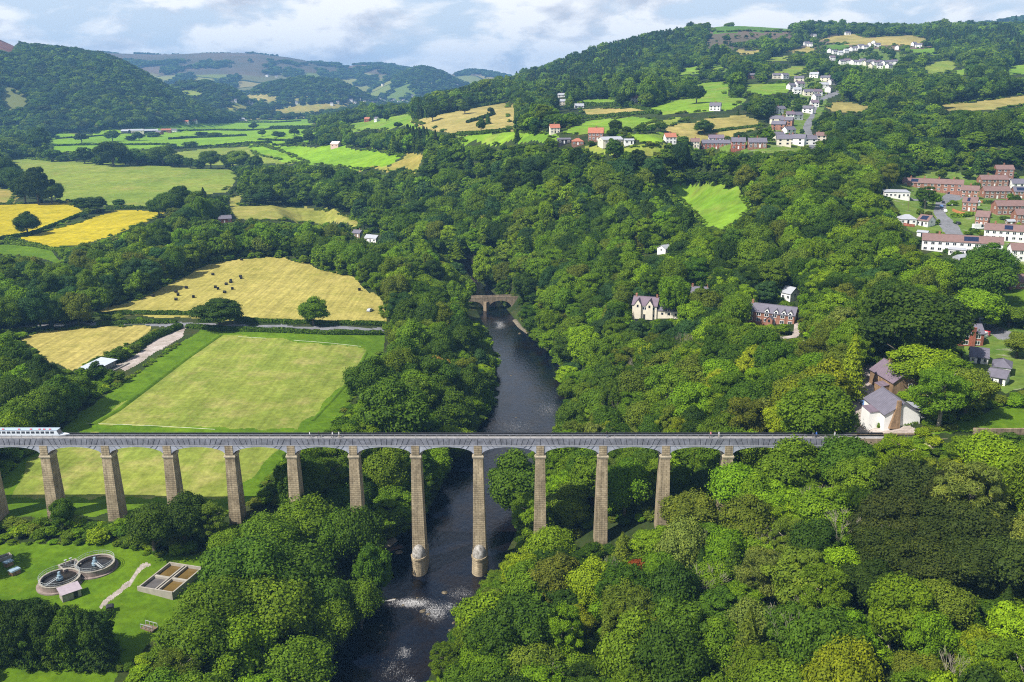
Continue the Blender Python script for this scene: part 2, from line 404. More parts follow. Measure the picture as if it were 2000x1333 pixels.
# ------------------------------------------------------------------ ground materials
def field_mat(name, c1, c2, c3=None, stripe=None, big=0.02, fine=0.5, rough=0.95, patch=0.5):
    m, nt, out = new_mat(name); p = nd(nt, 'ShaderNodeBsdfPrincipled'); p.inputs['Roughness'].default_value = rough; p.inputs['Specular IOR Level'].default_value = 0.1
    co = objco(nt)
    n1 = noise(nt, co, big, 5, 0.6, 0.6); n2 = noise(nt, co, fine, 5, 0.7)
    c = ramp(nt, n1, [(0.36, c1), (0.64, c2)])
    if c3: c = mixc(nt, ramp(nt, noise(nt, co, big*2.7, 6, 0.7), [(patch, (0,0,0)), (patch+0.2, (1,1,1))]), c, c3)
    if stripe:
        ang, sc, amt = stripe
        mp = nd(nt, 'ShaderNodeMapping'); mp.inputs['Rotation'].default_value = (0, 0, ang); ln(nt, co, mp.inputs['Vector'])
        mp2 = nd(nt, 'ShaderNodeMapping'); mp2.inputs['Rotation'].default_value = (0, 0, ang); mp2.inputs['Scale'].default_value = (sc*9, sc*0.3, 1); ln(nt, co, mp2.inputs['Vector'])
        st = noise(nt, mp2.outputs[0], 0.5, 5, 0.7)
        k = st
        c = mixc(nt, 1.0, c, ramp(nt, k, [(0.34, (1-amt*1.5,)*3), (0.66, (1+amt*1.2,)*3)]), 'MULTIPLY')
    c = mixc(nt, 1.0, c, ramp(nt, n2, [(0.25, (0.62,)*3), (0.75, (1.32,)*3)]), 'MULTIPLY'); c = mixc(nt, 1.0, c, ramp(nt, noise(nt, co, fine*0.22, 4, 0.6), [(0.3, (0.82,0.84,0.8)), (0.7, (1.15,1.13,1.2))]), 'MULTIPLY')
    ln(nt, c, p.inputs['Base Color'])
    b = nd(nt, 'ShaderNodeBump'); b.inputs['Strength'].default_value = 0.5; b.inputs['Distance'].default_value = 0.4; ln(nt, n2, b.inputs['Height']); ln(nt, b.outputs[0], p.inputs['Normal'])
    ln(nt, p.outputs[0], out.inputs[0]); MATS[name] = m; return m
FM = {
 'wood': field_mat('woodland_floor', (0.018,0.030,0.008), (0.040,0.062,0.012), (0.06,0.06,0.02), fine=0.9),
 'lush': field_mat('lush_grass', (0.070,0.138,0.005), (0.105,0.182,0.006), (0.16,0.19,0.012), big=0.07, patch=0.60),
 'mown': field_mat('mown_grass', (0.165,0.212,0.030), (0.22,0.25,0.040), (0.30,0.28,0.08), stripe=(-0.62,0.10,0.12), big=0.03, patch=0.48),
 'hay': field_mat('cut_hay', (0.30,0.265,0.058), (0.39,0.33,0.088), (0.25,0.255,0.04), stripe=(0.35,0.14,0.16), patch=0.58),
 'hay2': field_mat('cut_hay_pale', (0.33,0.28,0.07), (0.42,0.345,0.10), (0.27,0.26,0.05), stripe=(1.45,0.10,0.16), patch=0.58),
 'gravel': field_mat('gravel', (0.30,0.25,0.21), (0.46,0.40,0.36), (0.14,0.16,0.04), big=0.12, fine=1.5, patch=0.58),
 'asphalt': field_mat('asphalt', (0.16,0.16,0.165), (0.22,0.22,0.23), big=0.1, fine=2.0),
 'olive': field_mat('olive_grass', (0.15,0.215,0.026), (0.205,0.255,0.034), (0.24,0.24,0.05), big=0.012, fine=0.2, stripe=(0.9,0.03,0.06)),
 'olive2': field_mat('olive_hay', (0.20,0.22,0.035), (0.28,0.26,0.055), (0.33,0.28,0.08), big=0.02, fine=0.2, stripe=(1.2,0.05,0.08)),
 'tanolive': field_mat('dry_grass', (0.22,0.20,0.04), (0.30,0.24,0.055), (0.18,0.21,0.03), big=0.012, fine=0.15),
 'yellow': field_mat('yellow_crop', (0.35,0.29,0.010), (0.43,0.345,0.014), (0.26,0.26,0.015), big=0.02, fine=0.25, stripe=(0.5,0.08,0.08), patch=0.55),
 'bright': field_mat('bright_grass', (0.135,0.265,0.010), (0.19,0.325,0.012), (0.20,0.27,0.02), big=0.006, fine=0.12, patch=0.56),
 'bright2': field_mat('hill_grass', (0.115,0.225,0.015), (0.175,0.285,0.018), (0.20,0.24,0.04), big=0.008, fine=0.12),
 'green': field_mat('dark_grass', (0.07,0.15,0.015), (0.10,0.19,0.02), big=0.008, fine=0.1),
 'tan': field_mat('tan_grass', (0.24,0.21,0.06), (0.36,0.29,0.09), (0.17,0.20,0.04), big=0.010, fine=0.12, patch=0.55),
 'garden': field_mat('garden_ground', (0.08,0.15,0.02), (0.14,0.19,0.03), (0.30,0.27,0.22), big=0.06, fine=0.4, patch=0.56),
 'heather': field_mat('heather', (0.16,0.07,0.05), (0.24,0.10,0.06), big=0.01, fine=0.05),
 'far': None, 'bed': field_mat('river_bed', (0.03,0.025,0.02), (0.05,0.04,0.03), big=0.1),
}
def far_mat():
    m, nt, out = new_mat('far_hillside'); p = nd(nt, 'ShaderNodeBsdfPrincipled'); p.inputs['Roughness'].default_value = 1.0; p.inputs['Specular IOR Level'].default_value = 0.0
    co = objco(nt)
    mp = nd(nt, 'ShaderNodeMapping'); mp.inputs['Scale'].default_value = (0.0042, 0.0030, 0.0); ln(nt, co, mp.inputs['Vector'])
    v = nd(nt, 'ShaderNodeTexVoronoi', feature='F1'); v.inputs['Scale'].default_value = 1.0; v.inputs['Randomness'].default_value = 0.9; ln(nt, mp.outputs[0], v.inputs['Vector'])
    sep = nd(nt, 'ShaderNodeSeparateColor'); ln(nt, v.outputs['Color'], sep.inputs[0])
    cells = ramp(nt, sep.outputs[0], [(0.0,(0.10,0.15,0.03)),(0.25,(0.16,0.19,0.05)),(0.45,(0.23,0.20,0.08)),(0.62,(0.12,0.12,0.06)),(0.8,(0.17,0.20,0.05)),(1.0,(0.26,0.23,0.10))])
    e = nd(nt, 'ShaderNodeTexVoronoi', feature='DISTANCE_TO_EDGE'); e.inputs['Scale'].default_value = 1.0; e.inputs['Randomness'].default_value = 0.9; ln(nt, mp.outputs[0], e.inputs['Vector'])
    c = mixc(nt, ramp(nt, e.outputs['Distance'], [(0.02,(1,1,1)),(0.035,(0,0,0))]), cells, (0.02,0.035,0.012))
    geo = nd(nt, 'ShaderNodeNewGeometry'); sx = nd(nt, 'ShaderNodeSeparateXYZ'); ln(nt, geo.outputs['Position'], sx.inputs[0])
    moor = ramp(nt, noise(nt, co, 0.0016, 5, 0.6), [(0.35,(0.07,0.075,0.05)),(0.6,(0.15,0.11,0.08))])
    hgt = math_(nt, 'ADD', math_(nt, 'MULTIPLY', sx.outputs[2], 0.004), math_(nt, 'MULTIPLY', noise(nt, co, 0.002, 4), 0.5))
    c = mixc(nt, ramp(nt, hgt, [(0.95,(0,0,0)),(1.2,(1,1,1))]), c, moor)
    ln(nt, c, p.inputs['Base Color']); ln(nt, p.outputs[0], out.inputs[0]); return m
FM['far'] = far_mat()
# ------------------------------------------------------------------ terrain sheets
NC = 1400
_f = -(CH-15)/ray(1000, np.linspace(1660, 262, 720))[1]; _f = np.concatenate([_f, np.exp(np.linspace(math.log(_f[-1]), math.log(9400), 300))[1:]]); NR = len(_f); _t = np.concatenate([np.linspace(-1.5,-0.68,50)[:-1], np.linspace(-0.68,0.68,NC-98), np.linspace(0.68,1.5,50)[1:]])
TX = _f[:, None] * _t[None, :]; TY = np.repeat(_f[:, None], len(_t), 1); TZ = height(TX, TY)
_nt = len(_t)
VX = np.stack([TX, TY, TZ], -1).reshape(-1, 3)
_q = np.arange(NR * _nt).reshape(NR, _nt)
QUADS = np.stack([_q[:-1, :-1], _q[:-1, 1:], _q[1:, 1:], _q[1:, :-1]], -1).reshape(-1, 4)
def classify(x, y):
    """-1 wood floor / far land, otherwise index into FIELDS (roads: 100 + i, river bed: 90, far hills: 80)"""
    u, v = lp(x, y); c = np.full(np.shape(x), -1)
    c[y > 1750] = 80
    for P in GVILL: c[inpoly(P, u, v)] = 81
    for i, (n, k, P) in enumerate(GPOLY): c[inpoly(P, u, v)] = i
    for i, (n, L, w, k) in enumerate(ROADS):
        near = (x > L[:, 0].min()-9) & (x < L[:, 0].max()+9) & (y > L[:, 1].min()-9) & (y < L[:, 1].max()+9)
        idx = np.where(near)
        d = dist_line(L, x[idx], y[idx]); sub = c[idx]; sub[d < w] = 100 + i; c[idx] = sub
    c[(river_d(x, y) < -0.5) & (y < 600)] = 90
    return c
_fc = VX[QUADS].mean(1)
_j = np.minimum(_fc[:, 1], 1500)/300.0
FC = classify(_fc[:, 0] + (fbm(_fc[:, 0]/5/_j, _fc[:, 1]/5/_j, 3)-0.44)*5.5*_j, _fc[:, 1] + (fbm(_fc[:, 0]/5/_j+50, _fc[:, 1]/5/_j+9, 3)-0.44)*5.5*_j)
_rv_ = (river_d(_fc[:, 0], _fc[:, 1]) < -0.5) & (_fc[:, 1] < 600); FC[_rv_] = 90; FC[(FC == 90) & ~_rv_] = -1
def sheet(name, sel, m):
    q = QUADS[sel]
    if not len(q): return None
    used, inv = np.unique(q, return_inverse=True)
    me = np_mesh(name, VX[used], inv.reshape(-1, 4), m, smooth=True)
    return props(link_mesh(name, me), kind='structure')
sheet('ground', FC == -1, FM['wood'])
sheet('hill', FC == 80, FM['far'])
sheet('village_ground', FC == 81, FM['garden'])
sheet('river_bed', FC == 90, FM['bed'])
for i, (n, k, P) in enumerate(GPOLY): sheet(n, FC == i, FM[k])
for i, (n, L, w, k) in enumerate(ROADS): sheet(n, FC == 100 + i, FM[k])
# ------------------------------------------------------------------ river water
def water_mat():
    m, nt, out = new_mat('river_water'); p = nd(nt, 'ShaderNodeBsdfPrincipled')
    p.inputs['Roughness'].default_value = 0.08; p.inputs['IOR'].default_value = 1.33
    co = objco(nt)
    mp = nd(nt, 'ShaderNodeMapping'); mp.inputs['Scale'].default_value = (1.0, 0.55, 1); ln(nt, co, mp.inputs['Vector'])
    h1 = noise(nt, mp.outputs[0], 0.9, 5, 0.6, 0.5)
    at = nd(nt, 'ShaderNodeAttribute', attribute_name='foam', attribute_type='GEOMETRY')
    wv = noise(nt, mp.outputs[0], 1.7, 9, 0.8, 2.2)
    k = math_(nt, 'ADD', wv, math_(nt, 'MULTIPLY', at.outputs['Fac'], 0.34))
    foam = ramp(nt, k, [(0.70,(0,0,0)),(0.84,(1,1,1))])
    brown = mixc(nt, ramp(nt, noise(nt, co, 0.09, 3), [(0.42,(0,0,0)),(0.62,(1,1,1))]), (0.003,0.005,0.011), (0.008,0.006,0.006))
    ln(nt, mixc(nt, foam, brown, (0.42,0.41,0.40)), p.inputs['Base Color'])
    ln(nt, math_(nt, 'ADD', math_(nt, 'MULTIPLY', foam, 0.6), 0.07), p.inputs['Roughness'])
    b = nd(nt, 'ShaderNodeBump'); b.inputs['Distance'].default_value = 0.35
    ln(nt, math_(nt, 'ADD', math_(nt, 'MULTIPLY', at.outputs['Fac'], 0.6), 0.28), b.inputs['Strength'])
    ln(nt, h1, b.inputs['Height']); ln(nt, b.outputs[0], p.inputs['Normal'])
    ln(nt, p.outputs[0], out.inputs[0]); return m
def build_river():
    ys = np.concatenate([np.linspace(60, 420, 400), np.linspace(421, 600, 60)]); n = 40
    l, r = river_lr(ys); s = np.linspace(0, 1, n); X = (l-5)[:, None]*(1-s)+(r+5)[:, None]*s; Y = np.repeat(ys[:, None], n, 1)
    V = np.stack([X, Y, np.zeros_like(X)], -1).reshape(-1, 3); q = np.arange(len(ys)*n).reshape(len(ys), n)
    Q = np.stack([q[:-1,:-1], q[:-1,1:], q[1:,1:], q[1:,:-1]], -1).reshape(-1, 4)
    me = np_mesh('river', V, Q, water_mat(), smooth=True)
    px, py, _ = proj(V[:, 0], V[:, 1], V[:, 2])
    foam = np.zeros(len(V))
    for cx, cy, w, h, a in FOAM: foam = np.maximum(foam, a*np.exp(-((px-cx)/w)**2-((py-cy)/h)**2))
    at = me.attributes.new('foam', 'FLOAT', 'POINT'); at.data.foreach_set('value', foam.astype(np.float32))
    props(link_mesh('river', me), kind='structure')
FOAM = [(805,1178,60,14,0.9),(850,1195,34,26,0.8),(880,1185,30,14,0.7),(790,1275,22,16,0.75),(770,1310,50,40,0.5),(800,1330,20,12,0.7),(740,1240,40,60,0.35),(1010,835,60,25,0.5),(1070,800,40,30,0.55),(975,635,18,12,0.8),(900,1160,40,20,0.6),(700,1180,60,5,0.9)]
build_river()
# ------------------------------------------------------------------ leaves
TINT = {'dark green': (0.036,0.071,0.007), 'deep green': (0.059,0.114,0.008), 'mid green': (0.102,0.172,0.009), 'lime green': (0.165,0.262,0.008),
        'yellow green': (0.195,0.250,0.009), 'olive green': (0.118,0.158,0.014), 'pale green': (0.145,0.192,0.030), 'blue green': (0.042,0.092,0.022),
        'dull dark': (0.046,0.066,0.010), 'russet': (0.24,0.060,0.014), 'golden tan': (0.36,0.25,0.04), 'fresh green': (0.130,0.225,0.008)}
def leaf_mat():
    m, nt, out = new_mat('leaves')
    ta = nd(nt, 'ShaderNodeAttribute', attribute_name='tint', attribute_type='INSTANCER')
    lv = nd(nt, 'ShaderNodeAttribute', attribute_name='leafvar', attribute_type='GEOMETRY')
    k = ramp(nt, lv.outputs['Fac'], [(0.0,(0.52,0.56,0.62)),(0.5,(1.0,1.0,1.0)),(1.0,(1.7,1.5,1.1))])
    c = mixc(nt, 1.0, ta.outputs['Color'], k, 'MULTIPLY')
    d = nd(nt, 'ShaderNodeBsdfPrincipled'); d.inputs['Roughness'].default_value = 0.55; d.inputs['Specular IOR Level'].default_value = 0.07; ln(nt, c, d.inputs['Base Color'])
    t = nd(nt, 'ShaderNodeBsdfTranslucent'); ln(nt, mixc(nt, 1.0, c, (1.25,1.35,0.6), 'MULTIPLY'), t.inputs['Color'])
    mx = nd(nt, 'ShaderNodeMixShader'); mx.inputs[0].default_value = 0.28; ln(nt, d.outputs[0], mx.inputs[1]); ln(nt, t.outputs[0], mx.inputs[2])
    ln(nt, mx.outputs[0], out.inputs[0]); MATS['leaves'] = m; return m
LEAF = leaf_mat()
BARK = mat('bark', (0.10,0.085,0.065), 0.9, 0.4, 1.5, bump=0.3); PALEBARK = mat('pale_bark', (0.27,0.24,0.18), 0.9, 0.3, 1.5)
_ico = None
def ico():
    global _ico
    if _ico is None:
        bm = bmesh.new(); bmesh.ops.create_icosphere(bm, subdivisions=1, radius=1); bm.verts.ensure_lookup_table()
        _ico = (np.array([v.co[:] for v in bm.verts]), np.array([[v.index for v in f.verts] for f in bm.faces])); bm.free()
    return _ico
def unit(v): return v / (np.linalg.norm(v, axis=-1, keepdims=True) + 1e-9)
def leaf_quads(rng, pos, nrm, size, asp=1.0, var=None, lump=0.5):
    n = len(pos); nrm = unit(nrm); a = unit(np.cross(nrm, unit(rng.normal(size=(n, 3))))); b = np.cross(nrm, a)
    s = size * rng.uniform(0.65, 1.35, (n, 1)); a = a * s * asp; b = b * s / asp
    bend = nrm * s * rng.uniform(-0.25, 0.25, (n, 1))
    V = np.stack([pos-a, pos-b*0.8+bend, pos+a, pos+b*0.8+bend], 1).reshape(-1, 3)
    F = np.arange(4*n).reshape(n, 4)
    return V, F, (rng.random(n) if var is None else var)
def finish(name, Vs, Fs, var, mats, mi=None, smooth=False):
    V = np.concatenate(Vs); off = 0; FF = []
    for v, f in zip(Vs, Fs): FF.append(f + off); off += len(v)
    q4 = [f for f in FF if f.shape[1] == 4]; q3 = [f for f in FF if f.shape[1] == 3]
    parts = ([np.concatenate(q4)] if q4 else []) + ([np.concatenate(q3)] if q3 else [])
    me = bpy.data.meshes.new(name)
    loops = np.concatenate([p.ravel() for p in parts]).astype(np.int32); tot = np.concatenate([np.full(len(p), p.shape[1], np.int32) for p in parts])
    me.vertices.add(len(V)); me.vertices.foreach_set('co', V.astype(np.float32).ravel())
    me.loops.add(len(loops)); me.loops.foreach_set('vertex_index', loops)
    me.polygons.add(len(tot)); me.polygons.foreach_set('loop_start', np.concatenate([[0], np.cumsum(tot)[:-1]]).astype(np.int32)); me.polygons.foreach_set('loop_total', tot)
    for m in mats: me.materials.append(m)
    order = [i for i, f in enumerate(FF) if f.shape[1] == 4] + [i for i, f in enumerate(FF) if f.shape[1] == 3]
    if mi is not None: me.polygons.foreach_set('material_index', np.concatenate([np.full(len(FF[i]), mi[i]) for i in order]).astype(np.int32))
    at = me.attributes.new('leafvar', 'FLOAT', 'FACE'); at.data.foreach_set('value', np.concatenate([np.broadcast_to(var[i], (len(FF[i]),)) for i in order]).astype(np.float32))
    me.update(calc_edges=True); return me
def crown(kind, seed, lod):
    """leaf cards over lobes; about 10 m wide, 14 m tall tree, crown only"""
    rng = np.random.default_rng(seed)
    Vs, Fs, Va = [], [], []
    nl, per, ls = {0: (74, 400, 0.215), 1: (34, 110, 0.46), 2: (12, 22, 1.2)}[lod]
    if kind in ('spruce', 'cypress'):
        n = {0: 9000, 1: 1800, 2: 260}[lod]; z = 14 * (1 - (1 - rng.random(n) ** 0.9)) ; z = 1.0 + 13 * rng.random(n) ** 1.25
        h = (z - 1.0) / 13; tier = np.abs(((h * 11) % 1.0) - 0.15); wid = 5 * (1 - h) ** (0.85 if kind == 'spruce' else 0.65)
        rr = wid * (1 - 0.45 * tier) * np.sqrt(rng.uniform(0.35, 1, n)); th = rng.uniform(0, 2*PI, n)
        rr *= 1 + 0.22 * np.sin(th * 7 + np.floor(h * 11) * 2.1)
        pos = np.stack([rr*np.cos(th), rr*np.sin(th), z - (0.16 * rr if kind == 'spruce' else -0.10 * rr)], 1)
        nrm = np.stack([np.cos(th)*0.6, np.sin(th)*0.6, np.full(n, 0.8)], 1) + rng.normal(size=(n, 3)) * 0.35
        v, f, a = leaf_quads(rng, pos, nrm, ls * 1.15, 1.5); Vs.append(v); Fs.append(f); Va.append(a)
        k = 10; cz = np.linspace(0, 1, 5)
        cv = [(2.6*(1-c)**0.8*math.cos(2*PI*j/k)+0.01, 2.6*(1-c)**0.8*math.sin(2*PI*j/k), 1.5+11.5*c) for c in cz for j in range(k)]
        cf = np.array([[i*k+j, i*k+(j+1) % k, (i+1)*k+(j+1) % k, (i+1)*k+j] for i in range(4) for j in range(k)])
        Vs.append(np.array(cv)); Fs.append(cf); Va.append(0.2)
        return finish(kind, Vs, Fs, Va, [LEAF])
    ax, az, zc, rl, zmin = {'round': (5, 5.6, 8.0, 1.7, 2.0), 'oval': (5, 6.4, 7.6, 1.6, 1.4), 'spread': (5, 5.2, 8.2, 1.7, 2.8), 'loose': (5, 5.6, 7.9, 1.25, 2.6),
                            'domes': (5, 5.0, 8.2, 2.1, 2.6), 'willow': (5, 5.6, 8.0, 1.3, 1.5), 'shrub': (5, 6.0, 6.6, 1.9, 1.0)}[kind]
    C = []
    if kind == 'domes':
        subs = [(rng.uniform(-2.2, 2.2), rng.uniform(-2.2, 2.2), rng.uniform(7.0, 9.6), rng.uniform(2.4, 3.4)) for _ in range(5)]
    golden = PI * (3 - math.sqrt(5)); ph = rng.uniform(0, 6)
    for i in range(nl):
        if kind == 'domes':
            sx_, sy_, sz_, sr_ = subs[i % 5]; d = unit(rng.normal(size=3) + np.array([0, 0, 0.5])); c = np.array([sx_, sy_, sz_]) + d * sr_ * rng.uniform(0.75, 1.02) * np.array([1, 1, 1.15])
        else:
            u = 1 - 1.72 * (i + 0.5) / nl; th = i * golden + ph; s = math.sqrt(max(0, 1 - u*u)); d = np.array([s*math.cos(th), s*math.sin(th), u])
            wob = 1 + 0.16 * math.sin(2*th + ph) * s + 0.10 * math.sin(5*th + 2*ph + 3*u) + rng.normal() * 0.09
            q = rng.uniform(0.55, 0.92)
            c = np.array([d[0]*ax*q*wob, d[1]*ax*q*wob, zc + d[2]*az*q*(0.95 + 0.1*rng.normal())])
        c[2] = max(c[2], zmin + rng.uniform(0, 1.0)); r = rl * rng.choice([0.55, 0.75, 0.95, 1.2]) * rng.uniform(0.85, 1.15) * (1.0 if lod == 0 else 1.12 if lod == 1 else 1.35)
        C.append((c, r))
    zq = {'round':0.8,'oval':0.7,'spread':0.5,'loose':0.6,'domes':0.85,'willow':1.4,'shrub':0.85}[kind]
    if kind == 'loose': C = [C[i] for i in range(len(C)) if i % 3]
    cc = np.array([c for c, r in C]); cr = np.array([r for c, r in C]); mid = np.array([0, 0, zc])
    iv, jf = ico()
    for i, (c, r) in enumerate(C):
        out = unit(c - mid)
        d = unit(rng.normal(size=(per * 2, 3))); d = d[(d @ out > -0.35) | (d[:, 2] > 0.55)][:per]
        if kind == 'willow': pos = c + d * r * rng.uniform(0.7, 1.1, (len(d), 1)) * np.array([1, 1, 1.5])
        else: pos = c + d * r * np.where(rng.random((len(d), 1)) < 0.14, rng.uniform(1.05, 1.35, (len(d), 1)), rng.uniform(0.80, 1.08, (len(d), 1))) * np.array([1, 1, zq])
        dd = np.linalg.norm(pos[:, None] - cc[None], axis=2) / cr[None]; dd[:, i] = 9
        keep = dd.min(1) > 0.72; pos = pos[keep]; d = d[keep]
        if not len(pos): continue
        nj = 0.42 if kind not in ('loose', 'willow') else 0.75
        nrm = d + rng.normal(size=d.shape) * nj + np.array([0, 0, 0.25])
        var = np.clip(rng.normal(0.45, 0.2) * 0.5 + rng.random(len(pos)) * 0.5 + 0.05, 0, 1)
        v, f, a = leaf_quads(rng, pos, nrm, ls * (0.8 if kind == 'loose' else 1.0), 1.0 if kind not in ('loose', 'willow') else 1.7, var)
        Vs.append(v); Fs.append(f); Va.append(a)
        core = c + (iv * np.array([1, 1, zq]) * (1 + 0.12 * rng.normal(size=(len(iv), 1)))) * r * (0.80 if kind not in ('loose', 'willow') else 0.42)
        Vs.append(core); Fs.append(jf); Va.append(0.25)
    return finish(kind, Vs, Fs, Va, [LEAF])
def trunk(kind, seed):
    rng = random.Random(seed); m = MB()
    if kind in ('spruce', 'cypress'): m.tube([(0,0,-1.2),(0,0,3),(0,0,12)], [0.34,0.28,0.06], 7)
    elif kind == 'shrub':
        for k in range(4):
            a = k*PI/2+rng.random(); m.tube([(0,0,-1.0),(math.cos(a)*0.8,math.sin(a)*0.8,2.5),(math.cos(a)*2,math.sin(a)*2,6)], [0.25,0.18,0.06], 5)
    else:
        m.tube([(0,0,-1.5),(0.05,0.05,0.4),(0.1,-0.1,3.2),(0.2,0.1,6.5),(0.0,0.2,9.5)], [0.62,0.42,0.34,0.22,0.08], 8)
        for k in range(11 if kind == 'loose' else 7):
            a = k*2.4+rng.random(); z0 = 2.6+k*(0.6 if kind == 'loose' else 0.75); r = rng.uniform(2.4, 4.0)
            m.tube([(0.1,0,z0),(math.cos(a)*r*0.45,math.sin(a)*r*0.45,z0+1.5),(math.cos(a)*r,math.sin(a)*r,z0+2.8)], [0.2,0.13,0.05], 5)
    return m.mesh('trunk', PALEBARK if kind == 'loose' else BARK, True)
KINDS = ['round','round','round','oval','oval','spread','spread','loose','loose','domes','domes','willow','spruce','cypress','shrub','shrub']
SEEDS = list(range(101, 101+len(KINDS)))
CROWN = {l: [crown(k, s, l) for k, s in zip(KINDS, SEEDS)] for l in (0, 1, 2)}
TRUNK = [trunk(k, s) for k, s in zip(KINDS, SEEDS)]
def idx(k): return [i for i, q in enumerate(KINDS) if q == k]
# every woodland pattern tree is one mesh (crown and trunk), kept outside the scene and set out by the woodland objects
PROTO = bpy.data.collections.new('woodland_patterns')
def proto_obj(n, l, i):
    src = CROWN[l][i]; me = src
    if l < 2:
        bm = bmesh.new(); bm.from_mesh(src); nf = len(bm.faces); bm.from_mesh(TRUNK[i]); bm.faces.ensure_lookup_table()
        for f in bm.faces[nf:]: f.material_index = 1
        me = bpy.data.meshes.new('woodland_tree'); bm.to_mesh(me); bm.free(); me.materials.clear(); me.materials.append(LEAF); me.materials.append(TRUNK[i].materials[0])
    o = bpy.data.objects.new('pattern_%03d' % n, me); PROTO.objects.link(o)
for _l in (0, 1, 2):
    for _i in range(len(KINDS)): proto_obj(_l * len(KINDS) + _i, _l, _i)
def gn_scatter():
    ng = bpy.data.node_groups.new('set_out_trees', 'GeometryNodeTree')
    ng.interface.new_socket('Geometry', in_out='INPUT', socket_type='NodeSocketGeometry'); ng.interface.new_socket('Geometry', in_out='OUTPUT', socket_type='NodeSocketGeometry')
    gi = ng.nodes.new('NodeGroupInput'); go = ng.nodes.new('NodeGroupOutput')
    ci = ng.nodes.new('GeometryNodeCollectionInfo'); ci.inputs['Collection'].default_value = PROTO; ci.inputs['Separate Children'].default_value = True; ci.inputs['Reset Children'].default_value = True
    ip = ng.nodes.new('GeometryNodeInstanceOnPoints'); ip.inputs['Pick Instance'].default_value = True
    def attr(name, typ):
        a = ng.nodes.new('GeometryNodeInputNamedAttribute'); a.data_type = typ; a.inputs['Name'].default_value = name; return a.outputs['Attribute']
    L = ng.links.new
    m2p = ng.nodes.new('GeometryNodeMeshToPoints'); L(gi.outputs[0], m2p.inputs['Mesh']); L(m2p.outputs[0], ip.inputs['Points'])
    L(ci.outputs[0], ip.inputs['Instance']); L(attr('pid', 'INT'), ip.inputs['Instance Index'])
    cx = ng.nodes.new('ShaderNodeCombineXYZ'); L(attr('rz', 'FLOAT'), cx.inputs[2]); er = ng.nodes.new('FunctionNodeEulerToRotation'); L(cx.outputs[0], er.inputs[0]); L(er.outputs[0], ip.inputs['Rotation'])
    L(attr('sc', 'FLOAT_VECTOR'), ip.inputs['Scale']); L(ip.outputs[0], go.inputs[0])
    return ng
GN = gn_scatter()
def stuff(name, xyz, pid, sc, tint):
    me = bpy.data.meshes.new(name); me.vertices.add(len(xyz)); me.vertices.foreach_set('co', np.asarray(xyz, np.float32).ravel())
    def at(n, t, v, f): a = me.attributes.new(n, t, 'POINT'); a.data.foreach_set(f, v)
    at('pid', 'INT', np.asarray(pid, np.int32), 'value'); at('rz', 'FLOAT', RNG.uniform(0, 6.28, len(xyz)).astype(np.float32), 'value')
    at('sc', 'FLOAT_VECTOR', np.asarray(sc, np.float32).ravel(), 'vector'); at('tint', 'FLOAT_VECTOR', np.asarray(tint, np.float32).ravel(), 'vector')
    o = link_mesh(name, me); md = o.modifiers.new('trees', 'NODES'); md.node_group = GN
    return props(o, kind='stuff')
# ------------------------------------------------------------------ what has to stay in view
GW, GHT, GS = 580, 400, 4.0     # 4 px cells, the grid starts at (-160,-100)
_vp = _fc; _px, _py, _d = proj(_fc[:, 0], _fc[:, 1], _fc[:, 2])
_gx = ((_px + 160) / GS).astype(int); _gy = ((_py + 100) / GS).astype(int); _ok = (_gx >= 0) & (_gx < GW) & (_gy >= 0) & (_gy < GHT) & (_d > 0)
FMAP = np.full((GHT, GW), 1e9); np.minimum.at(FMAP, (_gy[_ok], _gx[_ok]), _fc[_ok, 1])
KEEPF = np.zeros((GHT, GW))
_vis = _ok & (FC >= 0) & (FC != 80) & (FC != 81) & (FC != 90) & (_fc[:, 1] < 1.02 * FMAP[np.clip(_gy, 0, GHT-1), np.clip(_gx, 0, GW-1)] + 3)
KEEPF[_gy[_vis], _gx[_vis]] = _fc[_vis, 1]
_cx, _cy = np.meshgrid(np.arange(GW)*GS-160+2, np.arange(GHT)*GS-100+2)
def keep(poly, F=None):
    m = inpoly(np.array(poly, float), _cx.ravel(), _cy.ravel()).reshape(GHT, GW)
    KEEPF[m] = FMAP[m] if F is None else F
KEEP_WATER = [(625,1400),(660,1190),(690,1170),(740,1060),(800,1010),(870,960),(905,885),(965,880),(975,800),(985,735),(955,650),(945,625),(1005,630),(1040,665),(1090,735),(1095,800),(1085,835),(1040,880),(1000,900),(955,985),(960,1010),(1005,1040),(1000,1070),(960,1100),(900,1170),(880,1230),(850,1270),(825,1400)]
keep(KEEP_WATER)
for x0, x1, yb in [(-32,10,985),(81,122,1012),(204,238,1000),(323,346,965),(445,463,990),(566,582,985),(689,700,955),(810,824,1135),(931,938,1122),(1054,1054,1025),(1177,1174,1052),(1300,1292,1020),(1425,1410,930)]:
    keep([(x0-24,884),(x0+22,884),(x1+32,yb),(x1-20,yb)], 212)
keep([(-160,838),(1722,842),(1722,874),(1490,892),(-160,892)], 212)
keep([(1335,15),(1560,15),(1560,46),(1335,46)], 6000)
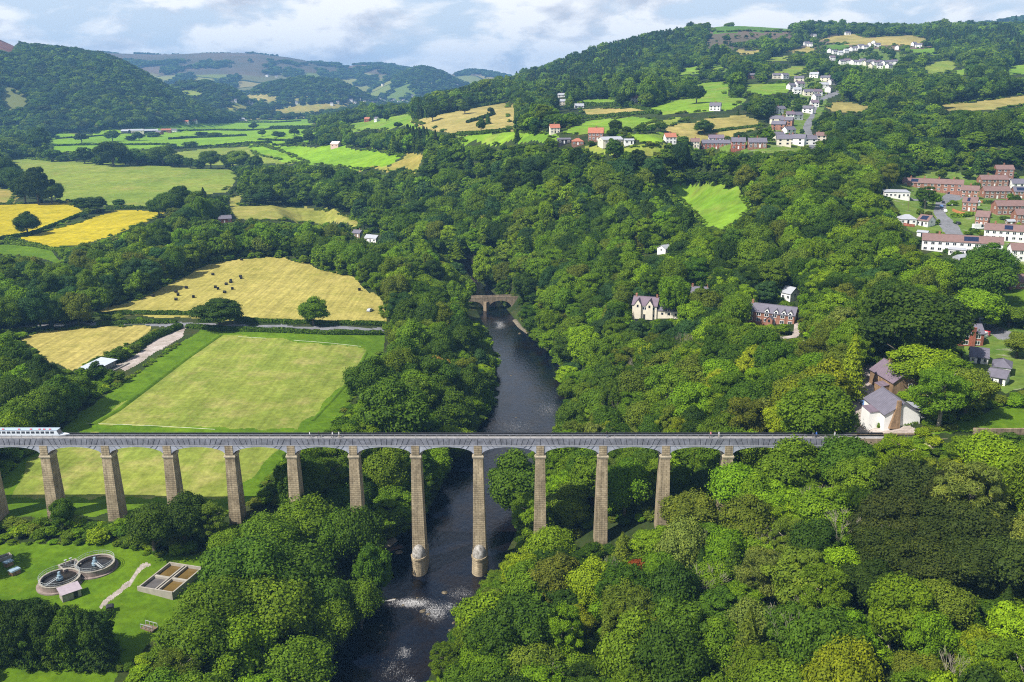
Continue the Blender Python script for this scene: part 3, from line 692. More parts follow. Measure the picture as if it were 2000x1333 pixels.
# houses and other built things that must not be hidden: rectangle, distance
KEEP_BOX = [(1690,752,1785,835,222),(1680,718,1780,790,232),(1234,564,1334,616,390),(1448,570,1568,634,350),(1850,622,1905,668,300),(1905,640,1940,672,300),(160,700,230,736,330),(912,562,1012,628,505),
            (1768,330,1872,372,600),(1722,360,1772,385,560),(1755,412,1800,438,480),(1790,425,1955,495,440),(1870,340,2050,470,480),(1955,455,2050,510,430),(1960,525,2050,562,370),
            (230,240,340,262,1700),(1350,266,1560,296,640),(1260,268,1318,284,655),(1060,255,1250,288,690),(1180,250,1235,282,690),(648,277,670,288,1250),(420,415,455,435,500),(700,452,740,480,500),(1250,478,1310,496,500),
            (1780,255,1870,268,760),(1865,265,1975,290,680),(1940,695,1972,720,270),(1085,165,1140,220,1100),(1225,185,1250,205,1100)]
for x0, y0, x1, y1, F in KEEP_BOX: keep([(x0,y0),(x1,y0),(x1,y1),(x0,y1)], F)
_samp = [(0, 0)] + [(r*math.cos(a), r*math.sin(a)) for r, n in ((0.45, 6), (0.75, 9), (1.0, 14)) for a in np.arange(n)*2*PI/n]
def covered(x, y, z, D, H):
    """share of each crown that hides something which the photograph shows"""
    px, py, d = proj(x, y, z + H * 0.60); rx = D / 2 * FPX / d; ry = H * 0.40 * FPX / d * 0.98
    c = np.zeros(len(x))
    for a, b in _samp:
        gx = ((px + a*rx + 160) / GS).astype(int); gy = ((py + b*ry + 100) / GS).astype(int)
        ok = (gx >= 0) & (gx < GW) & (gy >= 0) & (gy < GHT); v = KEEPF[np.clip(gy, 0, GHT-1), np.clip(gx, 0, GW-1)]
        c += ok & (v > y + D * 0.35 + 1)
    return c / len(_samp)
SOLID = []     # (x, y, radius) footprints of built things
# ------------------------------------------------------------------ building materials
def stone_mat(name, c1, c2, mortar, w=0.9, h=0.34):
    m, nt, out = new_mat(name); p = nd(nt, 'ShaderNodeBsdfPrincipled'); p.inputs['Roughness'].default_value = 0.9; p.inputs['Specular IOR Level'].default_value = 0.15
    tc = nd(nt, 'ShaderNodeTexCoord'); geo = nd(nt, 'ShaderNodeNewGeometry')
    sx = nd(nt, 'ShaderNodeSeparateXYZ'); ln(nt, tc.outputs['Object'], sx.inputs[0])
    cx = nd(nt, 'ShaderNodeCombineXYZ'); ln(nt, math_(nt, 'ADD', sx.outputs[0], sx.outputs[1]), cx.inputs[0]); ln(nt, sx.outputs[2], cx.inputs[1])
    b = nd(nt, 'ShaderNodeTexBrick'); b.inputs['Scale'].default_value = 1.0; b.inputs['Brick Width'].default_value = w; b.inputs['Row Height'].default_value = h; b.inputs['Mortar Size'].default_value = 0.045 if h > 0.4 else 0.022
    b.inputs['Color1'].default_value = (*c1, 1); b.inputs['Color2'].default_value = (*c2, 1); b.inputs['Mortar'].default_value = (*mortar, 1); ln(nt, cx.outputs[0], b.inputs['Vector'])
    c = mixc(nt, 1.0, b.outputs['Color'], ramp(nt, noise(nt, tc.outputs['Object'], 0.35, 6, 0.7), [(0.3,(0.62,0.60,0.58)),(0.7,(1.25,1.22,1.18))]), 'MULTIPLY')
    mp = nd(nt, 'ShaderNodeMapping'); mp.inputs['Scale'].default_value = (1.2, 1.2, 0.08); ln(nt, tc.outputs['Object'], mp.inputs['Vector'])
    c = mixc(nt, 1.0, c, ramp(nt, noise(nt, mp.outputs[0], 1.0, 5, 0.7), [(0.38,(0.66,0.66,0.66)),(0.6,(1.08,1.08,1.08))]), 'MULTIPLY')
    ln(nt, c, p.inputs['Base Color'])
    bp = nd(nt, 'ShaderNodeBump'); bp.inputs['Strength'].default_value = 0.5; bp.inputs['Distance'].default_value = 0.05; ln(nt, b.outputs['Fac'], bp.inputs['Height']); bp.invert = True; ln(nt, bp.outputs[0], p.inputs['Normal'])
    ln(nt, p.outputs[0], out.inputs[0]); MATS[name] = m; return m
def roof_mat(name, c, var=0.25):
    m, nt, out = new_mat(name); p = nd(nt, 'ShaderNodeBsdfPrincipled'); p.inputs['Roughness'].default_value = 0.75
    co = objco(nt); w = nd(nt, 'ShaderNodeTexWave', bands_direction='Z'); w.inputs['Scale'].default_value = 1.4; w.inputs['Distortion'].default_value = 0.4; ln(nt, co, w.inputs['Vector'])
    n1 = noise(nt, co, 0.8, 6, 0.7); k = math_(nt, 'ADD', math_(nt, 'MULTIPLY', w.outputs['Fac'], 0.25), n1)
    ln(nt, ramp(nt, k, [(0.35, tuple(x*(1-var) for x in c)), (0.9, tuple(x*(1+var) for x in c))]), p.inputs['Base Color']); ln(nt, p.outputs[0], out.inputs[0]); MATS[name] = m; return m
PIER_STONE = stone_mat('pier_stone', (0.43,0.36,0.245), (0.345,0.285,0.19), (0.21,0.17,0.11), 1.3, 0.55)
CAP_STONE = mat('cap_stone', (0.46,0.39,0.28), 0.9, 0.3, 0.8, bump=0.2); DOME_STONE = mat('dome_stone', (0.13,0.11,0.085), 0.9, 0.4, 1.4, c2=(0.34,0.325,0.30), bump=0.4)
RUBBLE = stone_mat('rubble_stone', (0.36,0.28,0.19), (0.26,0.20,0.14), (0.30,0.26,0.2), 0.5, 0.25)
BRICK = stone_mat('brick', (0.41,0.175,0.115), (0.34,0.145,0.095), (0.33,0.24,0.19), 0.45, 0.15)
BRICK2 = stone_mat('red_brick', (0.40,0.10,0.055), (0.34,0.085,0.05), (0.36,0.2,0.15), 0.45, 0.15)
BRICK3 = stone_mat('brown_stone', (0.36,0.23,0.13), (0.28,0.18,0.10), (0.32,0.25,0.18), 0.6, 0.25)
WHITE = mat('white_render', (0.78,0.77,0.74), 0.8, 0.06, 0.7); CREAM = mat('cream_render', (0.68,0.62,0.50), 0.85, 0.10, 0.7)
SLATE = roof_mat('slate', (0.13,0.12,0.15)); PURPLE = roof_mat('purple_slate', (0.155,0.115,0.145)); TILE = roof_mat('brown_tile', (0.185,0.112,0.098)); REDTILE = roof_mat('red_tile', (0.36,0.13,0.075)); GREYROOF = roof_mat('grey_sheet', (0.34,0.35,0.38), 0.15); WHITEROOF = mat('white_sheet', (0.48,0.52,0.58), 0.5, 0.08, 0.5)
FRAME = mat('window_frame', (0.80,0.80,0.78), 0.5, 0.03); GLASS = mat('window_glass', (0.025,0.03,0.04), 0.08, 0.1, spec=0.8); DARK = mat('dark_paint', (0.03,0.03,0.035), 0.6, 0.2); SOLAR = mat('solar_panel', (0.015,0.022,0.055), 0.12, 0.2, spec=0.7)
WOODM = mat('weathered_wood', (0.17,0.12,0.08), 0.9, 0.3, 2.0); CONC = mat('concrete', (0.33,0.30,0.25), 0.9, 0.22, 0.7, bump=0.15); POT = mat('chimney_pot', (0.40,0.17,0.09), 0.8, 0.2)
IRON = mat('painted_iron', (0.175,0.18,0.21), 0.55, 0.42, 0.9); IRONL = mat('pale_iron', (0.33,0.345,0.40), 0.55, 0.30, 0.6); IRONR = mat('railing_iron', (0.27,0.27,0.285), 0.5, 0.12); SEAM = mat('seam_iron', (0.035,0.035,0.045), 0.6, 0.2); PATH = mat('towpath_setts', (0.30,0.285,0.275), 0.9, 0.2, 1.0); BLACK = mat('black_tar', (0.02,0.02,0.022), 0.6, 0.2)
CWATER = mat('canal_water_surface', (0.012,0.012,0.010), 0.05, 0.2)
# ------------------------------------------------------------------ aqueduct
AQ = Vector((3.571, 215.92, 0)); AQR = -0.01654; SPAN = 16.15; X0P = 3.578
def aq(x, y, z): c, s = math.cos(AQR), math.sin(AQR); return (AQ.x + x*c - y*s, AQ.y + x*s + y*c, z)
_cor = [81,204,323,445,566,689,810,931,1054,1177,1300.5,1425]
def aqx(px): return X0P + SPAN * (float(np.interp(px, _cor, np.arange(12))) - 8 + (px-81)/121.5*(px < 81) + (px-1425)/124.5*(px > 1425))
def build_aqueduct():
    root = empty('aqueduct', AQ, AQR, 'long iron trough aqueduct on tall tapering sandstone piers crossing the river', 'aqueduct')
    k0, k1 = -11, 5
    for k in range(k0, k1 + 1):
        x = X0P + SPAN * k; wx, wy = aq(x, 0, 0)[:2]; gz = float(height(np.array([wx]), np.array([wy]))[0])
        m = MB(); zb = gz - 3
        def half(z): q = (33.0 - z) / 33.0; return 1.23 + 0.62*q, 1.75 + 1.05*q
        hb, ht = half(zb), half(32.7)
        m.frust([(x-hb[0],-hb[1],zb),(x+hb[0],-hb[1],zb),(x+hb[0],hb[1],zb),(x-hb[0],hb[1],zb)], [(x-ht[0],-ht[1],32.7),(x+ht[0],-ht[1],32.7),(x+ht[0],ht[1],32.7),(x-ht[0],ht[1],32.7)])
        p = m.build('pier', PIER_STONE, root)
        c = MB(); c.box(x-1.50,x+1.50,-2.02,2.02,32.75,33.05).box(x-1.38,x+1.38,-1.92,1.92,33.05,33.35).box(x-1.42,x+1.42,-1.95,1.95,32.5,32.72); c.build('cornice', CAP_STONE, p)
        q = MB(); q.box(x-1.02,x+1.02,-1.98,1.98,33.36,35.95); q.build('pilaster', PIER_STONE, p)
        if k in (-2, -1):
            cw = MB(); n = 18; R = 1.95; o = []
            for (z, r, yc) in ((-2.2, 2.2, -2.6), (4.6, R, -2.6), (4.6, R+0.18, -2.6), (5.1, R+0.18, -2.6), (5.1, R-0.1, -2.6)):
                o.append([(x + r*math.cos(PI + PI*j/n), yc + 1.35*r*math.sin(PI + PI*j/n), z) for j in range(n+1)])
            vs = [v for r in o for v in r]; fs = [(i*(n+1)+j, i*(n+1)+j+1, (i+1)*(n+1)+j+1, (i+1)*(n+1)+j) for i in range(len(o)-1) for j in range(n)]
            cw.add(vs, fs); cw.add([(x-2.2,-2.6,-2.2),(x-2.2,3.2,-2.2),(x-1.95,3.2,5.1),(x-1.95,-2.6,5.1)], [(0,1,2,3)]); cw.add([(x+2.2,-2.6,-2.2),(x+2.2,3.2,-2.2),(x+1.95,3.2,5.1),(x+1.95,-2.6,5.1)], [(3,2,1,0)])
            cw.add([(x-1.95,-2.6,5.1),(x-1.95,3.2,5.1),(x+1.95,3.2,5.1),(x+1.95,-2.6,5.1)], [(0,3,2,1)])
            c_ = cw.build('cutwater', PIER_STONE, p, smooth=False)
            dm = MB(); vs = []; nl = 8
            for i in range(nl+1):
                a = i/nl*PI/2
                for j in range(n+1): t = PI + PI*j/n; vs.append((x+(R-0.12)*math.cos(t)*math.cos(a), -2.6+1.3*(R-0.12)*math.sin(t)*math.cos(a), 5.1+2.9*math.sin(a)))
            dm.add(vs, [(i*(n+1)+j, i*(n+1)+j+1, (i+1)*(n+1)+j+1, (i+1)*(n+1)+j) for i in range(nl) for j in range(n)]); dm.build('dome_cap', DOME_STONE, p, smooth=True)
    for k in range(k0, k1):
        a = X0P + SPAN*k; b = a + SPAN; hb = 1.02
        for side, nm in ((-1, 'trough_panel'), (1, 'trough_panel')):
            y = side*1.80; m = MB(); m.box(a, b, min(y, y-side*0.06), max(y, y-side*0.06), 36.0, 37.85); s = m; nface = len(m.f); yy = y + side*0.035; nP = 11
            for j in range(nP):
                f = j/nP; lean = 1.25*(0.5-f)*2*(0 if j == 0 else 1)*0.8; w = 0.055
                xt = a + SPAN*f; xb = xt + lean if j else xt
                P = [(xb-w, 36.12), (xb+w, 36.12), (xt+w, 37.74), (xt-w, 37.74)]
                s.prism(P, min(yy, y+side*0.005), max(yy, y+side*0.005), 'y')
                if abs(f-0.5) > 0.27 or (j in (1, 2)):     # the joints run on down the spandrel near each pier
                    x2 = xb + lean*0.9; zt, zbm = 35.9, 34.75 if j in (1, 10) else 35.35
                    if j: s.prism([(x2-w*0.7+lean*0.3,zbm),(x2+w*0.7+lean*0.3,zbm),(xb+w*0.7,zt),(xb-w*0.7,zt)], min(yy+side*0.10, y+side*0.06), max(yy+side*0.10, y+side*0.06), 'y')
            me = m.mesh('trough_panel', [IRON, SEAM])
            for p_ in list(me.polygons)[nface:]: p_.material_index = 1
            o = link_mesh(nm, me, root); g = MB(); g.box(a, b, y-0.12, y+0.12, 35.88, 36.06); g.build('flange', IRONR, o)
        # arch: outer spandrels and soffit
        n = 22; xs = [a+hb + (SPAN-2*hb)*j/n for j in range(n+1)]; rise = 2.15
        zs = [33.42 + rise*math.sqrt(max(0.0, 1-((x-(a+b)/2)/((SPAN-2*hb)/2))**2*0.985))*1.0 - 0.0 for x in xs]
        zs = [33.42 + (z-33.42)**1.0 for z in zs]
        for y0, y1 in ((-1.86, -1.70), (1.70, 1.86), (-0.65, -0.5), (0.5, 0.65)):
            m = MB(); vs = []
            for x, z in zip(xs, zs): vs += [(x,y0,z),(x,y0,35.87),(x,y1,z),(x,y1,35.87)]
            fs = []
            for j in range(n):
                A, B = j*4, j*4+4; fs += [(A,B,B+1,A+1),(A+2,A+3,B+3,B+2),(A,A+2,B+2,B),(A+1,B+1,B+3,A+3)]
            m.add(vs, fs); m.build('arch_rib', IRONL, root)
        r = MB(); y = -1.74; r.box(a, b, y-0.035, y+0.035, 38.87, 38.94).box(a, b, y-0.02, y+0.02, 37.98, 38.02)
        nb = 54
        for j in range(nb):
            x = a + SPAN*(j+0.5)/nb; h = 0.05 if j % 9 == 0 else 0.020; r.box(x-h, x+h, y-h, y+h, 37.86, 38.87)
        r.build('railing', IRONR, root)
    xa, xb = X0P+SPAN*k0, X0P+SPAN*k1
    m = MB(); m.box(xa, xb, -1.74, 1.74, 36.07, 36.2); m.build('trough_floor', IRON, root)
    m = MB(); m.box(xa, xb+8, -1.73, -0.45, 37.68, 37.86).box(xa, xb+8, -0.45, -0.28, 37.60, 37.92); m.build('towpath', PATH, root)
    m = MB(); m.box(xa, xb+8, 1.66, 1.98, 37.87, 38.10); m.build('coping', BLACK, root)
    m = MB(); m.box(xb-1.4, xb+9, -2.6, 2.6, 22, 36.0); m.build('abutment', PIER_STONE, root)
    m = MB(); m.box(xb, xb+30, -2.0, -1.74, 35.0, 37.9).box(xb, xb+30, 1.74, 2.0, 35.0, 37.9); m.build('abutment_wall', RUBBLE, root)
    w = MB(); w.add([(xa,-0.28,37.58),(xb+60,-0.28,37.58),(xb+60,1.66,37.58),(xa,1.66,37.58)], [(0,1,2,3)])
    props(w.build('canal_water', CWATER, None, AQ, AQR), kind='structure')
build_aqueduct()
# ------------------------------------------------------------------ houses
def copy_tree(o, parent=None):
    c = o.copy(); COL.objects.link(c); c.parent = parent
    for ch in o.children: copy_tree(ch, c)
    return c
def house(name, px, py, wpx, yaw, label, cat='house', group=None, W=7.5, eave=5.0, rise=2.6, wall=WHITE, roof=SLATE, nw=3, floors=2, chim=(0.5,), detail=1, hip=0.0, solar=None, L=None, F=None, door=True, z=None, gablewin=True, over=0.35, dz=0.0, show=True):
    if F is None: x, y, gz = G(px, py)
    else:
        t, s = ray(px, py); x, y = t*F, F; gz = float(height(np.array([x]), np.array([y]))[0])
    if z is not None: gz = z
    d = proj(x, y, gz)[2]; yr = math.radians(yaw)
    if L is None: L = max(5.0, (wpx*d/FPX - abs(math.sin(yr))*W*0.8) / max(0.35, abs(math.cos(yr))))
    SOLID.append((x, y, 0.5*math.hypot(L, W)+1.0))
    if show:
        wp_ = (abs(math.cos(yr))*L+abs(math.sin(yr))*W)*FPX/d; p0 = proj(x, y, gz); p1 = proj(x, y, gz+eave+rise); keep([(p0[0]-wp_/2-1,p1[1]-1),(p0[0]+wp_/2+1,p1[1]-1),(p0[0]+wp_/2+1,p0[1]+1),(p0[0]-wp_/2-1,p0[1]+1)], y-1)
    root = empty(name, (x, y, gz+dz), yr, label, cat, group); h = L/2; w = W/2; b = -3.0
    m = MB()
    if hip:
        m.box(-h, h, -w, w, b, eave)
    else:
        m.prism([(-w,b),(w,b),(w,eave),(0,eave+rise),(-w,eave)], -h, h, 'x')
    m.build('wall', wall, root)
    r = MB(); o = over; th = 0.16; sl = rise/w; e = eave+0.03
    if hip:
        r.add([(-h-o,-w-o,e),(h+o,-w-o,e),(h+o,w+o,e),(-h-o,w+o,e),(-h+hip*w,0,e+rise),(h-hip*w,0,e+rise)], [(0,1,5,4),(2,3,4,5),(1,2,5),(3,0,4),(3,2,1,0)])
    else:
        for s in (-1, 1):
            P = [(s*(w+o), e-o*sl), (0, e+rise), (0, e+rise+th), (s*(w+o), e-o*sl+th)]
            r.prism(P, -h-o, h+o, 'x')
        r.box(-h-o, h+o, -0.14, 0.14, e+rise+th-0.08, e+rise+th+0.10)
    rf = r.build('roof', roof, root)
    for c in chim:
        cx = (c-0.5)*2*(h-0.5); m = MB(); m.box(cx-0.42, cx+0.42, -0.38, 0.38, eave+rise*0.55, eave+rise+1.15).box(cx-0.5, cx+0.5, -0.46, 0.46, eave+rise+1.0, eave+rise+1.18)
        ch = m.build('chimney', wall if wall not in (WHITE, CREAM) else BRICK, rf)
        if detail:
            m = MB()
            for q in (-0.2, 0.2): m.tube([(cx+q,0,eave+rise+1.15),(cx+q,0,eave+rise+1.6)], [0.13,0.10], 6)
            if detail > 1: m.build('chimney_pot', POT, ch)
            else: m.build('chimney_pot', POT, rf)
    if solar:
        a, b_ = solar; s = -1; m = MB(); x0, x1 = -h+a*L, -h+b_*L
        y0, y1 = -w*0.85, -w*0.2; zf = lambda yy: e+rise*(1-abs(yy)/w)+th+0.06
        m.add([(x0,y0,zf(y0)),(x1,y0,zf(y0)),(x1,y1,zf(y1)),(x0,y1,zf(y1)),(x0,y0,zf(y0)-0.05),(x1,y0,zf(y0)-0.05),(x1,y1,zf(y1)-0.05),(x0,y1,zf(y1)-0.05)], [(0,1,2,3),(0,4,5,1),(1,5,6,2),(2,6,7,3),(3,7,4,0)]); m.build('solar_panel', SOLAR, rf)
    def window(cx, cz, ww, hh, face):
        # face: 'f' front (-y), 'l' / 'r' gables
        if face == 'f': T = lambda a, dep, z: (cx+a, -w-dep, z)
        elif face == 'b': T = lambda a, dep, z: (cx-a, w+dep, z)
        else:
            sg = -1 if face == 'l' else 1; T = lambda a, dep, z: (sg*(h+dep), cx+a*sg, z)
        def slab(m, a0, a1, z0, z1, d0, d1):
            vs = [T(a,dp,z) for dp in (d0, d1) for a, z in ((a0,z0),(a1,z0),(a1,z1),(a0,z1))]
            m.add(vs, [(0,3,2,1),(4,5,6,7),(0,1,5,4),(1,2,6,5),(2,3,7,6),(3,0,4,7)])
        if detail == 0:
            m = MB(); slab(m, -ww/2, ww/2, cz-hh/2, cz+hh/2, -0.05, 0.04); m.build('window', GLASS, root); return
        m = MB(); f = 0.13
        slab(m, -ww/2-f, ww/2+f, cz-hh/2-f, cz-hh/2, -0.05, 0.09); slab(m, -ww/2-f, ww/2+f, cz+hh/2, cz+hh/2+f, -0.05, 0.07)
        slab(m, -ww/2-f, -ww/2, cz-hh/2, cz+hh/2, -0.05, 0.07); slab(m, ww/2, ww/2+f, cz-hh/2, cz+hh/2, -0.05, 0.07); slab(m, -0.05, 0.05, cz-hh/2, cz+hh/2, -0.05, 0.06)
        o = m.build('window', FRAME, root); m = MB(); slab(m, -ww/2, ww/2, cz-hh/2, cz+hh/2, -0.05, 0.03); m.build('pane', GLASS, o)
    step = L/nw
    for fl in range(floors):
        cz = eave*(fl+0.5)/floors + (0.15 if floors > 1 else 0.1)
        for i in range(nw):
            if fl == 0 and door and i == nw//2 and detail: continue
            window(-h+step*(i+0.5), cz, min(1.5, step*0.45), 1.2 if floors > 1 else 1.1, 'f')
    if door and detail:
        cx = -h+step*(nw//2+0.5); m = MB(); m.box(cx-0.5, cx+0.5, -w-0.07, -w+0.05, 0.0, 2.1); m.build('door', DARK if wall in (WHITE, CREAM) else FRAME, root)
    if gablewin and detail and not hip:
        for f in ('l', 'r'): window(0.0 if floors == 1 else -1.3, eave*0.72, 1.1, 1.1, f)
    return root, h, w
def lean_to(root, x0, x1, y0, y1, z1, z2, wall, roof, name='extension', high='y1'):
    """lean-to: wall box with a one-pitch roof"""
    m = MB(); m.prism([(y0,-3),(y1,-3),(y1,z2),(y0,z1)], x0, x1, 'x'); o = m.build(name, wall, root)
    m = MB(); m.prism([(y0-0.25,z1+0.02),(y1,z2+0.03),(y1,z2+0.17),(y0-0.25,z1+0.15)], x0-0.2, x1+0.2, 'x'); m.build('extension_roof', roof, o); return o
def porch_gable(root, cx, y0, y1, wd, z0, z1, rise, wall, roof, name='dormer'):
    m = MB(); m.prism([(cx-wd/2,z0),(cx+wd/2,z0),(cx+wd/2,z1),(cx,z1+rise),(cx-wd/2,z1)], y0, y1, 'y'); o = m.build(name, wall, root)
    m = MB()
    for s in (-1, 1): m.prism([(cx+s*(wd/2+0.2), z1-0.2*rise/(wd/2)+0.03),(cx, z1+rise+0.03),(cx, z1+rise+0.16),(cx+s*(wd/2+0.2), z1-0.2*rise/(wd/2)+0.16)], y0-0.25, y1, 'y')
    m.build('dormer_roof', roof, o)
    m = MB(); m.box(cx-0.42, cx+0.42, y0-0.05, y0+0.03, z1-1.25, z1-0.1); m.build('dormer_window', GLASS, o); return o
# the cottage beside the aqueduct's end
r, h, w = house('cottage', 1738, 829, 0, 92, 'whitewashed cottage with a steep dark slate roof beside the end of the aqueduct', L=13, W=9.6, eave=2.7, rise=3.0, F=229, z=38.0, wall=WHITE, roof=SLATE, nw=3, floors=1, chim=(), detail=2, gablewin=False)
m = MB(); m.frust([(-h-0.9,0.9,-1),(-h-0.9,3.6,-1),(-h+0.1,3.6,-1),(-h+0.1,0.9,-1)], [(-h-0.55,0.9,5.2),(-h-0.55,2.0,5.2),(-h+0.1,2.0,5.2),(-h+0.1,0.9,5.2)]); m.box(-h-0.55,-h+0.1,0.9,2.0,5.2,6.6); m.build('chimney', BRICK3, r)
lean_to(r, -h+3.0, -h+8.0, w+0.05, w+2.8, 2.6, 2.2, WHITE, PURPLE)
m = MB(); m.box(-h+3.5, -h+8.5, -w-3.6, -w-0.05, -3, 2.3); o = m.build('conservatory', WHITE, r); m = MB(); m.prism([(-w-3.8,2.32),(-w-0.05,3.1),(-w-0.05,3.22),(-w-3.8,2.44)], -h+3.3, -h+8.7, 'x'); m.build('conservatory_roof', GREYROOF, o)
m = MB()
for q in range(3): m.box(-h+3.44, -h+3.50, -w-3.2+q*1.1, -w-2.4+q*1.1, 0.5, 2.0)
m.build('pane', GLASS, o)
r, h, w = house('stone_house', 1742, 778, 0, 97, 'brown stone house with a purple slate roof behind the whitewashed cottage', L=13, W=8.0, eave=4.2, rise=3.0, F=251, z=38.0, wall=BRICK3, roof=PURPLE, nw=3, floors=2, chim=(0.03, 0.75), detail=2)
lean_to(r, -h+0.4, h-1, -w-4.6, -w-0.05, 1.9, 3.6, BRICK3, PURPLE); porch_gable(r, -h+4.0, -w-2.6, -w, 2.6, 1.2, 2.6, 1.0, BRICK3, PURPLE)
lean_to(r, -h+2, -h+5.5, w+0.05, w+2.6, 2.9, 2.4, BRICK3, PURPLE, 'porch')
# the pale gabled house and the brick cottage on the wooded slope
r, h, w = house('gabled_house', 1262, 606, 0, -20, 'cream house with two front gables and a slate wing above the river', L=11, W=8, eave=6.2, rise=3.0, F=392, wall=CREAM, roof=PURPLE, nw=3, floors=2, chim=(0.05, 0.98), detail=2)
for cx in (-2.9, 2.4): porch_gable(r, cx, -w-1.0, 0, 3.0, 0, 6.6, 2.3, CREAM, PURPLE, 'bay')
m = MB(); m.prism([(-3.4,-3),(3.4,-3),(3.4,4.4),(0,7.0),(-3.4,4.4)], h+0.05, h+13, 'x'); o = m.build('wing', CREAM, r)
m = MB()
for s in (-1, 1): m.prism([(s*3.75,4.2),(0,7.05),(0,7.2),(s*3.75,4.35)], h, h+13.3, 'x')
m.build('wing_roof', SLATE, o)
m = MB(); m.box(h+8.5, h+9.3, -0.4, 0.4, 6.4, 8.2); m.build('chimney', BRICK, o)
for q in (3.2, 6.2):
    m = MB(); m.add([(h+q,-1.4,6.32),(h+q+1.0,-1.4,6.32),(h+q+1.0,-2.2,5.70),(h+q,-2.2,5.70)], [(0,1,2,3)]); m.build('skylight', GLASS, o)
for q in (2, 5, 8, 11):
    m = MB(); m.box(h+q, h+q+0.9, -3.46, -3.36, 2.4, 3.4); m.build('pane', GLASS, o)
house('slate_house', 1368, 590, 46, -14, 'slate roofed house with red chimneys half hidden by trees beside the gabled house', W=8, eave=5, rise=3.0, F=400, wall=CREAM, roof=SLATE, nw=4, chim=(0.05, 0.85), detail=1, show=False)
r, h, w = house('brick_cottage', 1508, 622, 0, -30, 'long red brick cottage with white dormers and a slate roof among the trees', L=19, W=6.5, eave=4.6, rise=2.6, F=352, wall=BRICK, roof=SLATE, nw=6, floors=2, chim=(0.05,), detail=2)
for cx in (-1.5, 2.2, 5.2, 7.8): porch_gable(r, cx, -w-0.15, -0.5, 1.7, 4.0, 5.4, 0.9, FRAME, SLATE)
porch_gable(r, 0.2, -w-2.4, -w, 2.6, -1, 2.5, 1.3, BRICK, SLATE, 'porch')
m = MB(); m.box(-h-4.8, -h-0.06, -w-1.0, w-1.5, -3, 2.4); o = m.build('conservatory', FRAME, r)
m = MB()
for s in (-1, 1): m.prism([(-0.85+s*3.0,2.42),(-0.85,3.9),(-0.85,4.02),(-0.85+s*3.0,2.54)], -h-5.0, -h-0.06, 'x')
m.build('conservatory_roof', WHITEROOF, o)
m = MB()
for q in range(4): m.box(-h-4.5+q*1.1, -h-3.7+q*1.1, -w-1.06, -w-0.98, 0.6, 2.0)
m.build('pane', GLASS, o)
house('outbuilding', 1541, 604, 22, -55, 'white outbuilding with a pale sheet roof behind the brick cottage', cat='shed', W=6, eave=3.6, rise=2.2, F=378, wall=WHITE, roof=GREYROOF, nw=2, floors=1, chim=(), detail=1, door=False)
x, y, z = G(1521, 602); r = empty('parasol', (x, y+3, z), 0, 'dark red garden parasol open behind the brick cottage', 'parasol')
m = MB(); m.tube([(0,0,-0.5),(0,0,3.0)], 0.05, 6); m.build('pole', WOODM, r); m = MB()
vs = [(0,0,3.9)]+[(2.2*math.cos(k*PI/4),2.2*math.sin(k*PI/4),2.6) for k in range(8)]; m.add(vs, [(0,1+k,1+(k+1) % 8) for k in range(8)]); m.build('canopy', mat('maroon_canvas',(0.16,0.012,0.03),0.8,0.1), r)
# right hand side houses
r, h, w = house('red_house', 1878, 662, 0, -8, 'bright red brick house with a dark roof and outside chimney by the curving drive', L=11.5, W=8.5, eave=4.6, rise=2.3, F=303, wall=BRICK2, roof=SLATE, nw=3, floors=2, chim=(), detail=2, door=False)
m = MB(); m.box(1.6, 2.9, -w-0.55, -w-0.02, -2, 6.6).box(1.5, 3.0, -w-0.65, -w+0.1, 6.6, 6.8); m.build('chimney', BRICK2, r)
house('bungalow', 1912, 690, 44, -24, 'low dark roofed bungalow below the red brick house', W=8, eave=2.3, rise=2.0, F=280, wall=WHITE, roof=SLATE, nw=3, floors=1, chim=(), detail=2)
house('bungalow', 1957, 716, 34, -30, 'white bungalow with a grey hipped roof near the stone walled lawn', W=8, eave=2.8, rise=2.0, F=266, wall=WHITE, roof=SLATE, nw=3, floors=1, chim=(), detail=2, hip=0.7)
house('garage', 1950, 738, 22, -40, 'small white garage with a slate roof in front of the hipped bungalow', W=6, eave=2.4, rise=1.6, F=256, wall=WHITE, roof=SLATE, nw=2, floors=1, chim=(), detail=1)
house('red_bungalow', 1992, 560, 62, -2, 'red brick bungalow with a maroon tiled roof above the green lawn', W=9, eave=2.8, rise=2.4, wall=BRICK, roof=TILE, nw=4, floors=1, chim=(), detail=2)
ORANGE_ = mat('brown_boards', (0.20,0.12,0.07), 0.85, 0.2)
